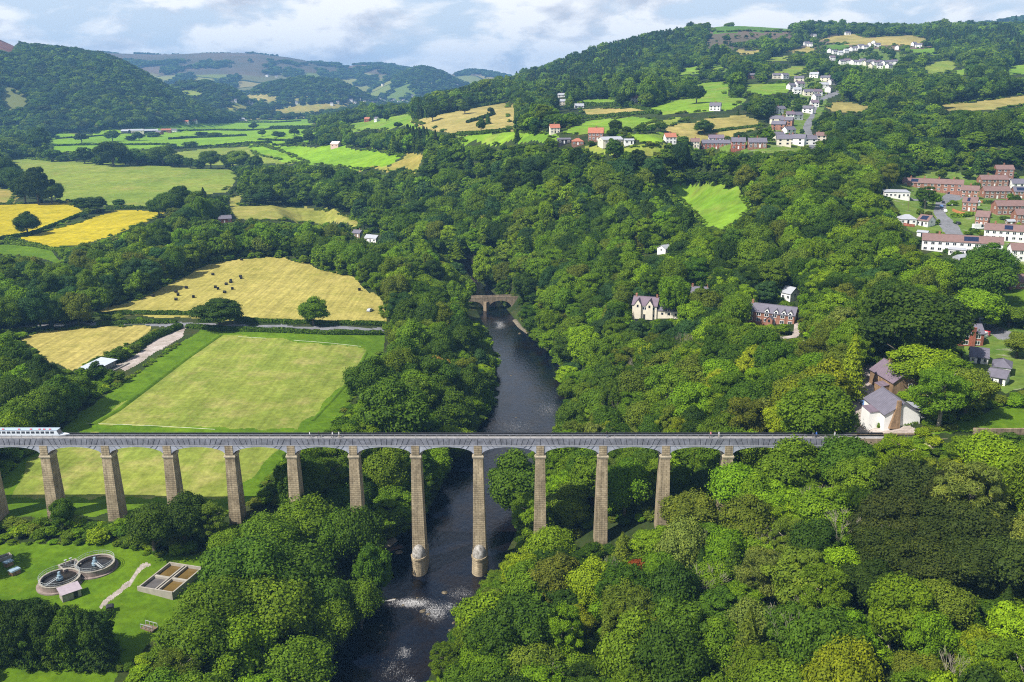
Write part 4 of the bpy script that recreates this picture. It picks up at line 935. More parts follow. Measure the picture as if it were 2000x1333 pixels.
VILLAGE = [
 ('terrace',1820,372,104,-27,BRICK,TILE,9,2,dict(W=8,eave=5,chim=(0.12,0.35,0.6,0.85),solar=(0.14,0.26),label='long red brick terrace with brown tiled roof along the edge of the wood')),
 ('terrace',1937,364,52,-4,BRICK,TILE,5,2,dict(W=8,chim=(0.3,0.8),label='red brick terrace highest in the village by the flat grey garage')),
 ('terrace',1942,387,50,-4,BRICK,TILE,5,2,dict(W=8,chim=(0.5,),label='red brick terrace standing directly in front of the highest village terrace')),
 ('brick_house',1893,386,36,-28,BRICK,TILE,3,2,dict(W=8,chim=(0.5,),label='red brick house with a gable edged in white at the road bend')),
 ('brick_house',1893,411,34,-30,BRICK,TILE,3,2,dict(W=9,chim=(),solar=(0.3,0.5),label='red brick house with a small solar panel by the orange fence')),
 ('terrace',1972,418,64,-3,BRICK,TILE,6,2,dict(W=8,chim=(0.35,),label='wide red brick terrace with two rows of white windows in the village')),
 ('brick_house',1996,436,36,-6,BRICK,TILE,4,2,dict(W=8,chim=(),label='red brick house with white drainpipe below the wide village terrace')),
 ('brick_house',1918,440,32,-35,BRICK,TILE,3,2,dict(W=8,chim=(),label='red brick house with brown roof beside the white camper van')),
 ('white_terrace',1966,468,84,-28,WHITE,TILE,7,2,dict(W=9,chim=(0.2,),solar=(0.42,0.6),label='white terrace with a maroon roof and dark solar panels behind the camper van')),
 ('white_terrace',1876,492,140,-24,WHITE,TILE,11,2,dict(W=9,eave=5.4,chim=(0.2,),solar=(0.52,0.70),label='longest white terrace with maroon roof and blue solar panels facing the wood')),
 ('white_house',1994,507,50,-14,WHITE,TILE,4,2,dict(W=8.5,chim=(),label='white house with a red roof next to the dark gazebo')),
 ('bungalow',1808,440,32,-52,WHITE,TILE,3,1,dict(W=8,eave=2.8,chim=(),solar=(0.2,0.8),label='white bungalow with a maroon roof covered in solar panels')),
 ('bungalow',1770,436,34,-10,WHITE,GREYROOF,3,1,dict(W=8,eave=2.6,rise=2.2,chim=(),hip=0.8,label='white bungalow with a pale grey hipped roof by the wood')),
 ('school_hall',1748,384,54,-14,WHITE,GREYROOF,6,1,dict(W=16,eave=3.4,rise=0.7,chim=(),hip=0.25,label='low flat grey roofed hall at the end of the village road')),
 ('garage_block',1984,360,44,-6,DARK,GREYROOF,3,1,dict(W=8,eave=3.2,rise=0.6,chim=(),hip=0.3,label='dark garage block with a flat pale roof behind the brick terraces')),
 ('brick_house',1990,388,30,-12,BRICK,SLATE,3,2,dict(W=8,chim=(),solar=(0.2,0.7),label='red brick house with dark solar roof behind the wide terrace')),
 ('annexe',1868,497,34,-24,WHITE,GREYROOF,3,1,dict(W=5,eave=2.6,rise=0.8,chim=(),hip=0.3,label='low white annexe against the longest white terrace')),
 ('garden_shed',1958,508,20,-24,WHITE,GREYROOF,2,1,dict(W=4,eave=2.4,rise=0.8,chim=(),label='white garden shed with a blue grey roof beside the red roofed house')),
 ('brick_house',1958,344,34,-6,BRICK,TILE,3,2,dict(W=8,chim=(0.5,),label='red brick house behind the highest village terrace')),
 ('white_house',1990,372,36,-10,WHITE,SLATE,3,2,dict(W=8,chim=(),label='white house with a slate roof between the brick terraces at the picture edge')),
 ('garden_shed',1925,425,12,-30,DARK,SLATE,1,1,dict(W=3,L=4,eave=2.2,rise=0.8,chim=(),label='dark garden shed beside the brown roofed brick house')),
 ('garden_shed',1905,402,12,10,WHITE,GREYROOF,1,1,dict(W=3,L=4,eave=2.2,rise=0.8,chim=(),label='pale garden shed behind the gable of the solar brick house')),
 ('garden_shed',1972,440,12,0,ORANGE_,GREYROOF,1,1,dict(W=3,L=4,eave=2.2,rise=0.8,chim=(),label='brown garden shed in the garden of the wide brick terrace')),
 ('garden_shed',1802,462,14,-40,WHITE,GREYROOF,1,1,dict(W=3.4,L=5,eave=2.3,rise=0.6,chim=(),label='pale shed below the solar roofed bungalow')),
 ('garden_shed',1935,512,12,-20,ORANGE_,SLATE,1,1,dict(W=3,L=4,eave=2.2,rise=0.8,chim=(),label='brown shed on the garden lawn below the longest terrace')),
]
for n, px, py, wpx, yaw, wm, rm, nw, fl, kw in VILLAGE:
    lab = kw.pop('label'); house(n, px, py, wpx, yaw, lab, cat={'terrace':'terrace','white_terrace':'terrace','school_hall':'hall','garage_block':'garage','garden_shed':'shed','annexe':'building'}.get(n, 'house'), wall=wm, roof=rm, nw=nw, floors=fl, detail=1, group='houses of the brick village', **kw)
TREV = [
 ('terrace',1398,291,56,-8,BRICK2,SLATE,7,2,dict(label='long red brick terrace with a grey roof at the near edge of the hill village')),
 ('terrace',1441,291,28,-8,BRICK2,SLATE,3,2,dict(label='red brick pair of houses joined to the long brick terrace')),
 ('terrace',1478,288,36,-6,BRICK,SLATE,4,2,dict(eave=3.6,label='low grey roofed row beside the red brick pair')),
 ('brick_house',1357,288,18,-8,CREAM,TILE,3,2,dict(label='pale pink house with a brown roof at the start of the brick terrace')),
 ('white_house',1398,281,30,-8,WHITE,PURPLE,4,2,dict(label='white house with purple roof rising behind the long brick terrace')),
 ('white_house',1308,281,22,4,WHITE,REDTILE,3,2,dict(label='white house with a red tiled roof alone among bright fields')),
 ('farmhouse',1164,274,32,-10,BRICK,REDTILE,4,2,dict(W=10,eave=5.5,rise=3.6,label='large farmhouse with a wide red tiled roof among dark trees')),
 ('barn',1192,281,46,14,CREAM,GREYROOF,3,1,dict(W=12,eave=3.2,rise=1.8,chim=(),label='long barn with a pale grey sheet roof beside the red farmhouse')),
 ('barn',1228,281,18,0,WHITE,GREYROOF,2,1,dict(W=6,eave=2.6,rise=0.8,chim=(),label='low white shed past the end of the grey barn')),
 ('barn',1101,280,26,3,DARK,SLATE,3,1,dict(W=9,eave=3,rise=0.9,chim=(),label='dark open shed in the farm yard')),
 ('bungalow',1128,283,22,0,BRICK,REDTILE,3,1,dict(W=8,eave=2.6,rise=2.2,chim=(),hip=0.8,label='small bungalow with an orange hipped roof in the farm yard')),
 ('cottage',1083,260,20,6,CREAM,REDTILE,3,2,dict(eave=4.2,label='cottage with an orange red roof left of the dark farm trees')),
 ('white_house',1397,216,24,-20,WHITE,SLATE,3,2,dict(W=8,eave=4.5,rise=3,label='white gabled house standing alone on the green hill field')),
 ('white_house',1238,200,14,5,WHITE,REDTILE,2,2,dict(label='white house with a red roof at the foot of the hill wood')),
 ('white_house',1131,212,18,5,WHITE,GREYROOF,3,1,dict(eave=3,label='pale low house under the conifer covered hill')),
 ('white_house',1096,190,14,0,WHITE,GREYROOF,2,1,dict(eave=3,label='pale house higher up among the hill trees')),
 ('white_house',1098,206,12,0,CREAM,GREYROOF,2,2,dict(label='small grey roofed house beside the pale low house')),
]
for n, px, py, wpx, yaw, wm, rm, nw, fl, kw in TREV:
    kw = dict(kw); lab = kw.pop('label'); house(n, px, py, wpx, yaw, lab, cat={'barn':'barn','terrace':'terrace'}.get(n, 'house'), wall=wm, roof=rm, nw=nw, floors=fl, detail=1 if py > 255 else 0, **kw)
PALE = [(1518,242,16),(1537,245,14),(1521,253,14),(1540,264,24),(1520,275,20),(1530,284,26),(1556,283,16),(1580,283,22),(1603,276,10),(1541,233,15),(1554,234,12),(1523,222,14),(1578,221,18),(1590,209,14),(1594,196,16),(1595,187,15),(1618,180,16),(1608,173,12),(1577,187,13),(1556,183,12),(1545,175,9),(1561,171,12),(1560,160,14),(1532,154,16),(1516,154,10),(1466,154,14),(1590,152,14),(1612,159,14),(1625,166,10)]
GARTH = [(1645,126,8),(1654,124,9),(1664,126,10),(1675,127,9),(1684,124,8),(1692,128,10),(1701,126,9),(1710,128,10),(1719,127,8),(1728,128,9),(1737,127,9),(1746,126,9),(1660,132,0),(1620,103,8),(1630,106,9),(1641,108,8),(1652,104,8),(1662,100,7),(1670,99,8),(1681,95,10),(1690,96,8),(1698,91,9),(1706,87,10),(1713,92,8),(1575,89,12),(1582,91,10),(1586,72,8),(1592,73,6),(1655,69,6),(1785,90,9),(1794,93,9),(1625,118,8),(1752,97,8),(1700,134,8),(1718,134,8),(1736,134,7)]
_tone = [('white', WHITE, SLATE), ('white', WHITE, PURPLE), ('cream', CREAM, SLATE), ('white', WHITE, GREYROOF), ('cream', CREAM, TILE), ('red brick', BRICK, SLATE)]
def rel_label(col, px, grp):
    return '%s hill village house with %s roof, %s' % (col, 'dark' , grp)
_ord = {}
def nth(n): return {1:'first',2:'second',3:'third'}.get(n, '%dth' % n)
ORD = ['first','second','third','fourth','fifth','sixth','seventh','eighth','ninth','tenth','eleventh','twelfth','thirteenth','fourteenth','fifteenth','sixteenth','seventeenth','eighteenth','nineteenth','twentieth','twenty-first','twenty-second','twenty-third','twenty-fourth','twenty-fifth','twenty-sixth','twenty-seventh','twenty-eighth','twenty-ninth','thirtieth','thirty-first','thirty-second','thirty-third','thirty-fourth','thirty-fifth','thirty-sixth','thirty-seventh']
for nm, LST, where, det in (('village_house', PALE, 'climbing the lane up the hill, counted from its foot', 0), ('hilltop_house', GARTH, 'in the hilltop cluster, counted from the left', 0)):
    L_ = [q for q in LST if q[2]]; L_.sort(key=(lambda q: -q[1]) if nm == 'village_house' else (lambda q: q[0]))
    for i, (px, py, wpx) in enumerate(L_):
        col, wm, rm = _tone[R0.choice([0,0,0,1,1,2,2,3,4,5] if nm == 'village_house' else [0,0,0,1,2,3,3])]
        house(nm, px, py, wpx, R0.choice([-30,-12,0,8,25,60]), '%s house %s, %s' % (ORD[i], where.split(', ')[0], 'counted'+where.split('counted')[1]) if True else '', wall=wm, roof=rm, nw=2, floors=2, W=7, eave=4.6, rise=2.6, L=R0.uniform(8, 12.5), chim=(0.2,) if i % 2 else (0.9,), detail=det, group='pale houses on the hillside')
FAR = [('farm_barn',325,259,20,BRICK,REDTILE,4,'large red brick farm barn, tallest roof of the valley farmstead'),('farm_shed',296,260,26,DARK,GREYROOF,4,'long grey roofed farm shed beside the red brick barn'),('farm_shed',266,260,30,CREAM,GREYROOF,4,'low pale farm shed at the outer end of the farmstead'),
       ('farmhouse',340,259,12,WHITE,SLATE,2,'white farmhouse just past the red brick barn'),('farm_shed',312,263,14,BRICK,SLATE,3,'small open fronted farm shed in front of the red barn'),('farm_shed',246,261,16,DARK,GREYROOF,3,'dark little shed outermost in the farmstead'),
       ('barn',657,288,20,mat('pink_sheet',(0.62,0.42,0.38),0.8,0.1),mat('pale_pink_sheet',(0.66,0.52,0.48),0.7,0.1),2,'pinkish field barn alone on the bright green pasture'),('cottage',380,240,10,WHITE,REDTILE,2,'white cottage with red roof behind the valley farm'),('cottage',363,242,12,CREAM,REDTILE,2,'cream cottage beside the white cottage behind the farm'),
       ('farm_barn',476,236,16,WHITE,GREYROOF,2,'pale barn against the valley trees'),('cottage',718,238,11,BRICK2,REDTILE,2,'tiny red house at the valley lane'),('cottage',736,238,9,WHITE,SLATE,2,'tiny white house next to the red valley house')]
for n, px, py, wpx, wm, rm, nw, lab in FAR:
    house(n, px, py, wpx, R0.choice([-20,-8,6,15]), lab, cat='barn' if 'barn' in n or 'shed' in n else 'house', wall=wm, roof=rm, nw=nw, floors=1, W=11, eave=5.0, rise=3.0, chim=(), detail=0)
house('cottage', 438, 434, 30, 22, 'red brick cottage with dark roof tucked below the field clump', wall=BRICK2, roof=SLATE, nw=3, floors=1, W=7, eave=3, rise=2.2, chim=(), detail=1)
house('cottage', 728, 472, 30, -30, 'pale cottage with a blue grey roof in the riverside clearing', wall=WHITE, roof=GREYROOF, nw=3, floors=1, W=6, eave=3, rise=2, chim=(), detail=1)
house('cottage', 700, 462, 22, -30, 'stone cottage beside the blue roofed cottage in the clearing', wall=RUBBLE, roof=SLATE, nw=2, floors=1, W=6, eave=3, rise=2, chim=(0.8,), detail=1)
house('cottage', 1298, 494, 26, 40, 'white low cottage nearly lost in the middle of the wood', wall=WHITE, roof=GREYROOF, nw=3, floors=1, W=6, eave=2.8, rise=1.6, chim=(), detail=1, show=False)
TOWN = [(686,199),(694,203),(702,197),(712,201),(720,199),(728,204),(735,201),(742,196),(750,200),(756,204),(764,201),(770,198),(778,202),(788,199),(805,190),(795,203),(660,203),(648,206),(460,200),(452,203),(486,203),(492,207),(580,203),(470,196),(540,152),(522,150),(748,168),(845,165),(980,155),(892,169)]
TOWN.sort()
for i, (px, py) in enumerate(TOWN):
    house('distant_house', px, py, 6, R0.choice([-20,0,20,45]), '%s tiny pale house far up the valley, counted from the left' % ORD[i], wall=WHITE if i % 3 else CREAM, roof=SLATE, nw=2, floors=1, W=11, eave=7, rise=3.4, chim=(), detail=0, group='houses far up the valley', door=False)
# ------------------------------------------------------------------ hedges
def hedge(pts, hgt, wid, tint, label, leaf=None, gap=0.0):
    L = line_pts(pts, 10); z = height(L[:, 0], L[:, 1]); seg = np.hypot(*np.diff(L, axis=0).T); cum = np.concatenate([[0], np.cumsum(seg)]); tot = cum[-1]
    dist = np.hypot(L[:, 0], L[:, 1]).mean(); ls = leaf or max(0.22, 0.0011*dist); n = int(min(16000, 5.0*tot*(hgt*2+wid)/ls**2*0.55))
    rng = np.random.default_rng(int(pts[0][0]*7+pts[0][1])); s = rng.random(n)*tot; x0 = np.interp(s, cum, L[:, 0]); y0 = np.interp(s, cum, L[:, 1]); z0 = np.interp(s, cum, z)
    i = np.clip(np.searchsorted(cum, s)-1, 0, len(seg)-1); tx = np.diff(L[:, 0])[i]/seg[i]; ty = np.diff(L[:, 1])[i]/seg[i]
    a = rng.uniform(0, PI, n); hh = hgt*(0.72+0.62*fbm(s/4.0+3, s*0+pts[0][1], 3)); ww = wid*0.5*(0.8+0.5*fbm(s/5.0+31, s*0, 2))
    ca, sa = np.cos(a), np.sin(a)**0.6; r = rng.uniform(0.82, 1.06, n)
    pos = np.stack([x0 - ty*ca*ww*r, y0 + tx*ca*ww*r, z0 + sa*hh*r - 0.1], 1); nrm = np.stack([-ty*ca, tx*ca, sa], 1) + rng.normal(size=(n, 3))*0.45
    v, f, va = leaf_quads(rng, pos, nrm, ls)
    if gap: keepm = np.repeat(fbm(s/9.0, s*0+5, 2) > gap, 1); f = f[keepm]; va = va[keepm]
    o0 = (x0.mean(), y0.mean(), z0.mean())
    # a rough core so that it is not see-through
    m = len(L); k = 6; cv = []
    for j in range(m):
        jj = min(j, m-2); q = np.array([L[jj+1, 0]-L[jj, 0], L[jj+1, 1]-L[jj, 1]]); q = q/(np.hypot(*q)+1e-9)
        for b in range(k): t = PI*b/(k-1); cv.append((L[j, 0]-q[1]*math.cos(t)*wid*0.36, L[j, 1]+q[0]*math.cos(t)*wid*0.36, z[j]-0.3+math.sin(t)**0.7*hgt*0.72))
    cf = np.array([[j*k+b, j*k+b+1, (j+1)*k+b+1, (j+1)*k+b] for j in range(m-1) for b in range(k-1)])
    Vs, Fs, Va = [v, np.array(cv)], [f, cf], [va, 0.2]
    if gap: Vs, Fs, Va = Vs[:1], Fs[:1], Va[:1]
    Vs = [q - np.array(o0) for q in Vs]
    me = finish('hedge', Vs, Fs, Va, [LEAF]); o = link_mesh('hedge', me, None, o0); o['tint'] = [float(q) for q in TINT[tint]]
    props(o, label, 'hedge', 'hedges')
HEDGES = [
 ([(170,619),(260,614),(400,616),(480,628),(560,632),(660,634),(752,636)],2.0,2.2,'deep green','long trimmed hedge on the far side of the lane below the bale field'),
 ([(190,636),(250,632),(345,631)],1.8,2.4,'deep green','hedge on the near side of the lane above the small mown hay field'),
 ([(366,640),(420,645),(520,648),(640,653),(745,654)],2.0,2.6,'deep green','thick hedge between the lane and the playing field meadow'),
 ([(352,641),(300,662),(258,686),(232,698)],2.6,3.6,'deep green','bushy hedge between the small hay field and the gravel strip'),
 ([(0,652),(30,648),(62,645)],1.6,2.4,'mid green','short hedge by the lane bend near the parked white car'),
 ([(-20,471),(60,459),(110,440),(165,418),(205,414)],2.2,2.4,'deep green','dark hedge dividing the two yellow crop fields'),
 ([(-20,474),(70,482),(115,492),(130,508)],2.4,3.0,'mid green','hedge under the yellow crop field beside the bright grass'),
 ([(205,410),(260,408),(318,407)],2.0,2.4,'deep green','hedge on the upper edge of the right yellow crop field'),
 ([(10,311),(60,311),(104,316)],2.2,2.6,'mid green','hedge along the top of the olive pasture by the left trees'),
 ([(330,292),(420,287),(480,281),(530,280)],3.0,3.4,'dark green','hedge between the lime pasture and the striped sheep fields'),
 ([(95,263),(170,257),(250,250),(300,247)],2.6,4.0,'dark green','hedge in front of the valley farmstead'),
 ([(110,272),(190,267),(270,262),(330,259)],2.4,4.0,'dark green','hedge one field nearer than the valley farmstead'),
 ([(345,257),(420,255),(480,256),(560,252),(610,253)],2.6,4.0,'dark green','long hedge past the single round tree in the sheep fields'),
 ([(330,273),(380,270),(435,268),(480,266)],3.4,5.0,'dark green','uneven bushy hedge in the middle of the sheep fields'),
 ([(400,241),(470,240),(540,240),(588,237)],2.4,4.5,'dark green','thin far hedge under the valley trees'),
 ([(530,252),(570,252),(606,252)],5.5,7.0,'dark green','tall thick hedge at the end of the sheep fields'),
 ([(505,274),(560,276),(612,274)],2.6,4.0,'dark green','hedge by the dark clump near the pink barn'),
 ([(100,286),(180,284),(260,284),(330,283)],2.6,4.0,'deep green','hedge across the near sheep field'),
 ([(895,264),(940,262),(994,257)],3.0,4.0,'deep green','hedge between the tan slope and the green field beneath'),
 ([(912,241),(940,233),(964,224)],3.5,5.0,'dark green','thick hedge climbing the tan slope'),
 ([(905,214),(945,208),(990,200)],4.0,6.0,'deep green','tree hedge along the upper tan slope'),
 ([(1132,232),(1200,228),(1250,224),(1290,222)],3.2,4.5,'deep green','long hedge between the pale field and the bright hill field'),
 ([(1215,207),(1255,214),(1290,224)],2.6,4.0,'deep green','hedge at the left edge of the upper hill field'),
 ([(1365,262),(1410,256),(1490,247)],2.2,3.0,'deep green','thin hedge across the tan field above the brick terrace'),
 ([(1110,206),(1170,208),(1235,206)],4.0,5.0,'deep green','hedge under the rounded hill wood'),
 ([(1300,290),(1340,292),(1352,292)],2.4,3.0,'mid green','garden hedge beside the white house with red roof'),
 ([(1826,487),(1870,500),(1900,499)],2.2,2.6,'deep green','clipped garden hedge in front of the longest white terrace'),
 ([(1858,424),(1880,425),(1898,421)],2.0,2.6,'fresh green','bright hedge at the road bend in the brick village'),
 ([(1842,372),(1868,372),(1890,376)],1.6,2.4,'fresh green','low hedge below the long brick terrace'),
 ([(1895,452),(1920,460),(1950,470)],1.6,2.2,'deep green','low hedge beside the camper van drive'),
 ([(1920,398),(1950,398),(1990,400)],1.6,2.2,'deep green','garden hedge between the two middle brick terraces'),
 ([(1715,834),(1745,834),(1790,826)],1.3,1.8,'mid green','small garden hedge before the whitewashed cottage'),
 ([(1800,843),(1830,842),(1868,838)],1.4,1.6,'olive green','thin hedge along the lawn by the stone wall'),
]
for h_ in HEDGES: hedge(*h_)
# ------------------------------------------------------------------ the field and playing field
m = MB(); n = 16; m.prism([(0.78*math.cos(2*PI*k/n), 0.78*math.sin(2*PI*k/n)) for k in range(n)], -0.68, 0.68, 'x'); me_b = m.mesh('bale_wrap', mat('black_wrap', (0.010,0.010,0.011), 0.6, 0.3, 2.0, spec=0.2))
m = MB(); m.prism([(0.60*math.cos(2*PI*k/n), 0.60*math.sin(2*PI*k/n)) for k in range(n)], -0.70, 0.70, 'x'); me_e = m.mesh('bale_end', mat('grey_wrap', (0.03,0.03,0.034), 0.4, 0.3, 2.0))
BALES = [(472,509),(360,534),(331,547),(344,545),(416,538),(470,542),(471,545),(451,550),(451,553),(442,557),(421,563),(426,566),(454,566),(439,573),(364,564),(344,572),(348,578),(344,587),(378,582),(299,580),(702,568)]
for i, (px, py) in enumerate(sorted(BALES)):
    x, y, z = G(px, py); r = empty('hay_bale', (x, y, z+0.72), R0.uniform(-0.5, 0.5), 'black wrapped round hay bale on the mown field, %s counted from the left' % ORD[i], 'hay bale', 'black wrapped hay bales'); link_mesh('wrap', me_b, r); link_mesh('end', me_e, r)
def mound(pts, w, h, name, m):
    L = line_pts(pts, 14); z = height(L[:, 0], L[:, 1]); q = MB(); vs = []; k = 5
    for j in range(len(L)):
        jj = min(j, len(L)-2); d = np.array([L[jj+1, 0]-L[jj, 0], L[jj+1, 1]-L[jj, 1]]); d = d/(np.hypot(*d)+1e-9)
        for b in range(k): t = b/(k-1)*2-1; vs.append((L[j, 0]-d[1]*t*w/2, L[j, 1]+d[0]*t*w/2, z[j]+h*(1-t*t)*(0.7+0.6*vnoise(np.array([j*0.9]), np.array([b*0.5+3]))[0])-0.05))
    q.add(vs, [(j*k+b, j*k+b+1, (j+1)*k+b+1, (j+1)*k+b) for j in range(len(L)-1) for b in range(k-1)]); props(q.build(name, m, smooth=True), kind='structure')
mound([(432,654),(360,704),(290,757),(230,802),(180,831)], 2.6, 0.7, 'grass_bank', FM['lush'])
mound([(180,833),(300,838),(440,845),(570,848)], 1.8, 0.6, 'grass_bank', FM['lush'])
mound([(715,690),(690,735),(650,780),(610,822)], 1.6, 0.4, 'grass_bank', FM['lush'])
LINE = mat('pitch_line_paint', (0.55,0.55,0.42), 0.8, 0.15)
mound([(168,827),(300,832),(420,839)], 0.2, 0.12, 'pitch_line', LINE); mound([(465,658),(520,661)], 0.25, 0.12, 'pitch_line', LINE); mound([(574,665),(640,670),(705,677)], 0.25, 0.12, 'pitch_line', LINE)
# shed with a pale roof at the edge of the meadow
a = Vector(G(187, 737)); b = Vector(G(228, 717)); dv = b - a; Ls = math.hypot(dv.x, dv.y); yr = math.atan2(dv.y, dv.x); c = (a+b)/2
r = empty('pavilion', (c.x, c.y, c.z), yr, 'dark walled pavilion with a pale sheet roof beside the gravel strip', 'shed'); Wd = 6.4
m = MB(); m.prism([(0,-2),(Wd,-2),(Wd,3.4),(0,2.9)], -Ls/2, Ls/2, 'x'); m.build('wall', mat('dark_boards', (0.07,0.065,0.06), 0.8, 0.3), r)
m = MB(); m.prism([(-0.6,2.9),(Wd+0.5,3.5),(Wd+0.5,3.65),(-0.6,3.05)], -Ls/2-0.5, Ls/2+0.5, 'x'); m.build('roof', WHITEROOF, r)
for k in range(7):
    m = MB(); x0 = -Ls/2+0.5+k*(Ls-1)/7; m.box(x0+0.1, x0+(Ls-1)/7-0.25, -0.08, 0.05, 0.7, 2.5); m.build('shutter', mat('grey_shutter', (0.20,0.20,0.19), 0.7, 0.2), r)
m = MB(); m.box(-Ls/2+1, Ls/2+5, -2.6, -0.9, -1.0, 0.45); m.build('terrace', CONC, r); SOLID.append((c.x, c.y, 9))
# ------------------------------------------------------------------ water works, lower left
STEEL = mat('galvanised_rail', (0.36,0.38,0.38), 0.4, 0.1); SLUDGE = mat('dark_tank_water', (0.018,0.016,0.014), 0.12, 0.4, 0.4); BLUEG = mat('blue_grey_paint', (0.26,0.36,0.42), 0.5, 0.1); PINKC = mat('stained_concrete', (0.24,0.19,0.165), 0.9, 0.3, 0.8, bump=0.2); BROWNW = mat('brown_settled_water', (0.13,0.085,0.025), 0.15, 0.35, 0.25); GREYW = mat('grey_settled_water', (0.12,0.11,0.105), 0.2, 0.3, 0.3)
def tank(px, py, rad, arm, label):
    x, y, z = G(px, py); r = empty('round_tank', (x, y, z), 0, label, 'tank', 'round settling tanks'); SOLID.append((x, y, rad+1))
    MB().ring(0, 0, rad-0.35, rad, -1.5, 1.30, 56).build('wall', PINKC, r); MB().ring(0, 0, rad+0.02, rad+0.7, -1.5, 0.10, 56).build('apron', PINKC, r)
    MB().disc(0, 0, rad-0.34, 0.75, 56).build('water', SLUDGE, r)
    MB().ring(0, 0, rad-0.42, rad+0.06, 1.31, 1.42, 56).build('rim', CONC, r)
    for zz in (1.9, 2.4):
        MB().ring(0, 0, rad-0.06, rad+0.0, zz, zz+0.05, 56).build('rail', STEEL, r)
    for k in range(28):
        t = 2*PI*k/28; m = MB(); m.box((rad-0.03)*math.cos(t)-0.02, (rad-0.03)*math.cos(t)+0.02, (rad-0.03)*math.sin(t)-0.02, (rad-0.03)*math.sin(t)+0.02, 1.42, 2.42); m.build('rail_post', STEEL, r)
    hb = MB(); hb.ring(0, 0, 0.05, 0.75, 0.9, 1.5, 16).ring(0, 0, 0.05, 0.5, 1.5, 2.1, 16).box(-0.25, 0.25, -0.25, 0.25, 2.1, 2.9); h_ = hb.build('scraper_drive', BLUEG, r)
    m = MB(); ca, sa = math.cos(arm), math.sin(arm)
    for w_ in (-0.35, 0.35): m.tube([(0.5*ca-w_*sa, 0.5*sa+w_*ca, 1.75), ((rad-0.2)*ca-w_*sa, (rad-0.2)*sa+w_*ca, 1.75)], 0.07, 5)
    m.tube([(0.5*ca, 0.5*sa, 1.6), ((rad-0.2)*ca, (rad-0.2)*sa, 1.6)], 0.12, 5); m.build('scraper_arm', STEEL, r)
    return x, y, z
TA = tank(118, 1139, 4.45, -1.9, 'nearer round settling tank with dark water and pale rails on the lawn'); TB = tank(187, 1110, 4.4, -0.75, 'farther round settling tank with dark water joined to the nearer one')
cx, cy_, cz = (TA[0]+TB[0])/2, (TA[1]+TB[1])/2, (TA[2]+TB[2])/2; ang = math.atan2(TB[1]-TA[1], TB[0]-TA[0])
r = empty('valve_chamber', (cx-math.sin(ang)*4.6, cy_+math.cos(ang)*4.6, cz), ang, 'square concrete valve chamber in the angle between the round tanks', 'chamber')
m = MB(); m.box(-2,2,-1.7,1.7,-1,1.0); m.build('wall', PINKC, r)
m = MB(); m.box(-1.6,1.6,-1.3,1.3,1.01,1.05); m.build('water', SLUDGE, r); m = MB(); m.box(-2.1,2.1,-1.8,-1.5,1.02,1.25).box(-2.1,2.1,1.5,1.8,1.02,1.25).box(-2.1,-1.8,-1.5,1.5,1.02,1.25).box(1.8,2.1,-1.5,1.5,1.02,1.25); m.build('coping', CONC, r)
for k in (-1, 1): m = MB(); m.tube([(k*0.6,0.6,1.0),(k*0.6,0.6,2.3)], 0.1, 6).box(k*0.6-0.3,k*0.6+0.3,0.35,0.85,2.3,2.4); m.build('valve', STEEL, r)
x, y, z = G(138, 1166); r = empty('pump_kiosk', (x, y, z), ang-0.1, 'small kiosk with a pinkish sloping roof beside the nearer round tank', 'kiosk')
m = MB(); m.prism([(-1.3,-1),(1.3,-1),(1.3,2.3),(-1.3,1.8)], -2, 2, 'x'); m.build('wall', CONC, r); m = MB(); m.prism([(-1.6,1.78),(1.6,2.36),(1.6,2.48),(-1.6,1.9)], -2.3, 2.3, 'x'); m.build('roof', mat('pinkish_felt', (0.36,0.30,0.33), 0.8, 0.15), r); m = MB(); m.box(0.4,1.3,-1.36,-1.25,0,1.6); m.build('door', DARK, r)
for px, py, s_, lab in ((29,1121,1.0,'small brick cabinet with a slate blue lid on the lawn'),(17,1105,0.85,'second slate lidded cabinet nearer the hedge, behind the first')):
    x, y, z = G(px, py); r = empty('cabinet', (x, y, z), ang+0.2, lab, 'cabinet'); m = MB(); m.box(-1.0*s_,1.0*s_,-0.8*s_,0.8*s_,-0.6,1.0); m.build('body', BRICK3, r); m = MB(); m.prism([(-0.95*s_,1.02),(0.95*s_,1.02),(0.8*s_,1.3),(-0.8*s_,1.3)], -1.15*s_, 1.15*s_, 'x'); m.build('lid', BLUEG, r)
x, y, z = G(5, 1093); r = empty('inlet_channel', (x, y, z), ang, 'open stone inlet channel at the edge of the lawn', 'channel'); m = MB(); m.box(-4,2,-0.9,-0.6,-1,0.8).box(-4,2,0.6,0.9,-1,0.8).box(1.7,2,-0.6,0.6,-1,0.8); m.build('wall', CONC, r); m = MB(); m.box(-4,1.7,-0.6,0.6,-1,0.3); m.build('water', SLUDGE, r)
# rectangular beds
c0, c1, c2, c3 = [Vector(G(*p)) for p in ((268,1152),(341,1176),(394,1116),(333,1106))]; o0 = (c0+c1+c2+c3)/4; u = ((c1-c0)+(c2-c3)).normalized(); u.z = 0; u.normalize(); yr = math.atan2(u.y, u.x); Lx = ((c1-c0).length+(c2-c3).length)/4; Ly = ((c3-c0).length+(c2-c1).length)/4
r = empty('settling_bed', o0, yr, 'rectangular concrete settling bed divided into four brown basins', 'settling bed'); SOLID.append((o0.x, o0.y, max(Lx, Ly)+1)); T = 0.32
for (x0, x1, y0, y1, zt) in ((-Lx,Lx,-Ly,-Ly+T,1.5),(-Lx,Lx,Ly-T,Ly,1.3),(-Lx,-Lx+T,-Ly+T,Ly-T,1.25),(Lx-T,Lx,-Ly+T,Ly-T,1.25)): m = MB(); m.box(x0,x1,y0,y1,-1.5,zt); m.build('wall', CONC, r)
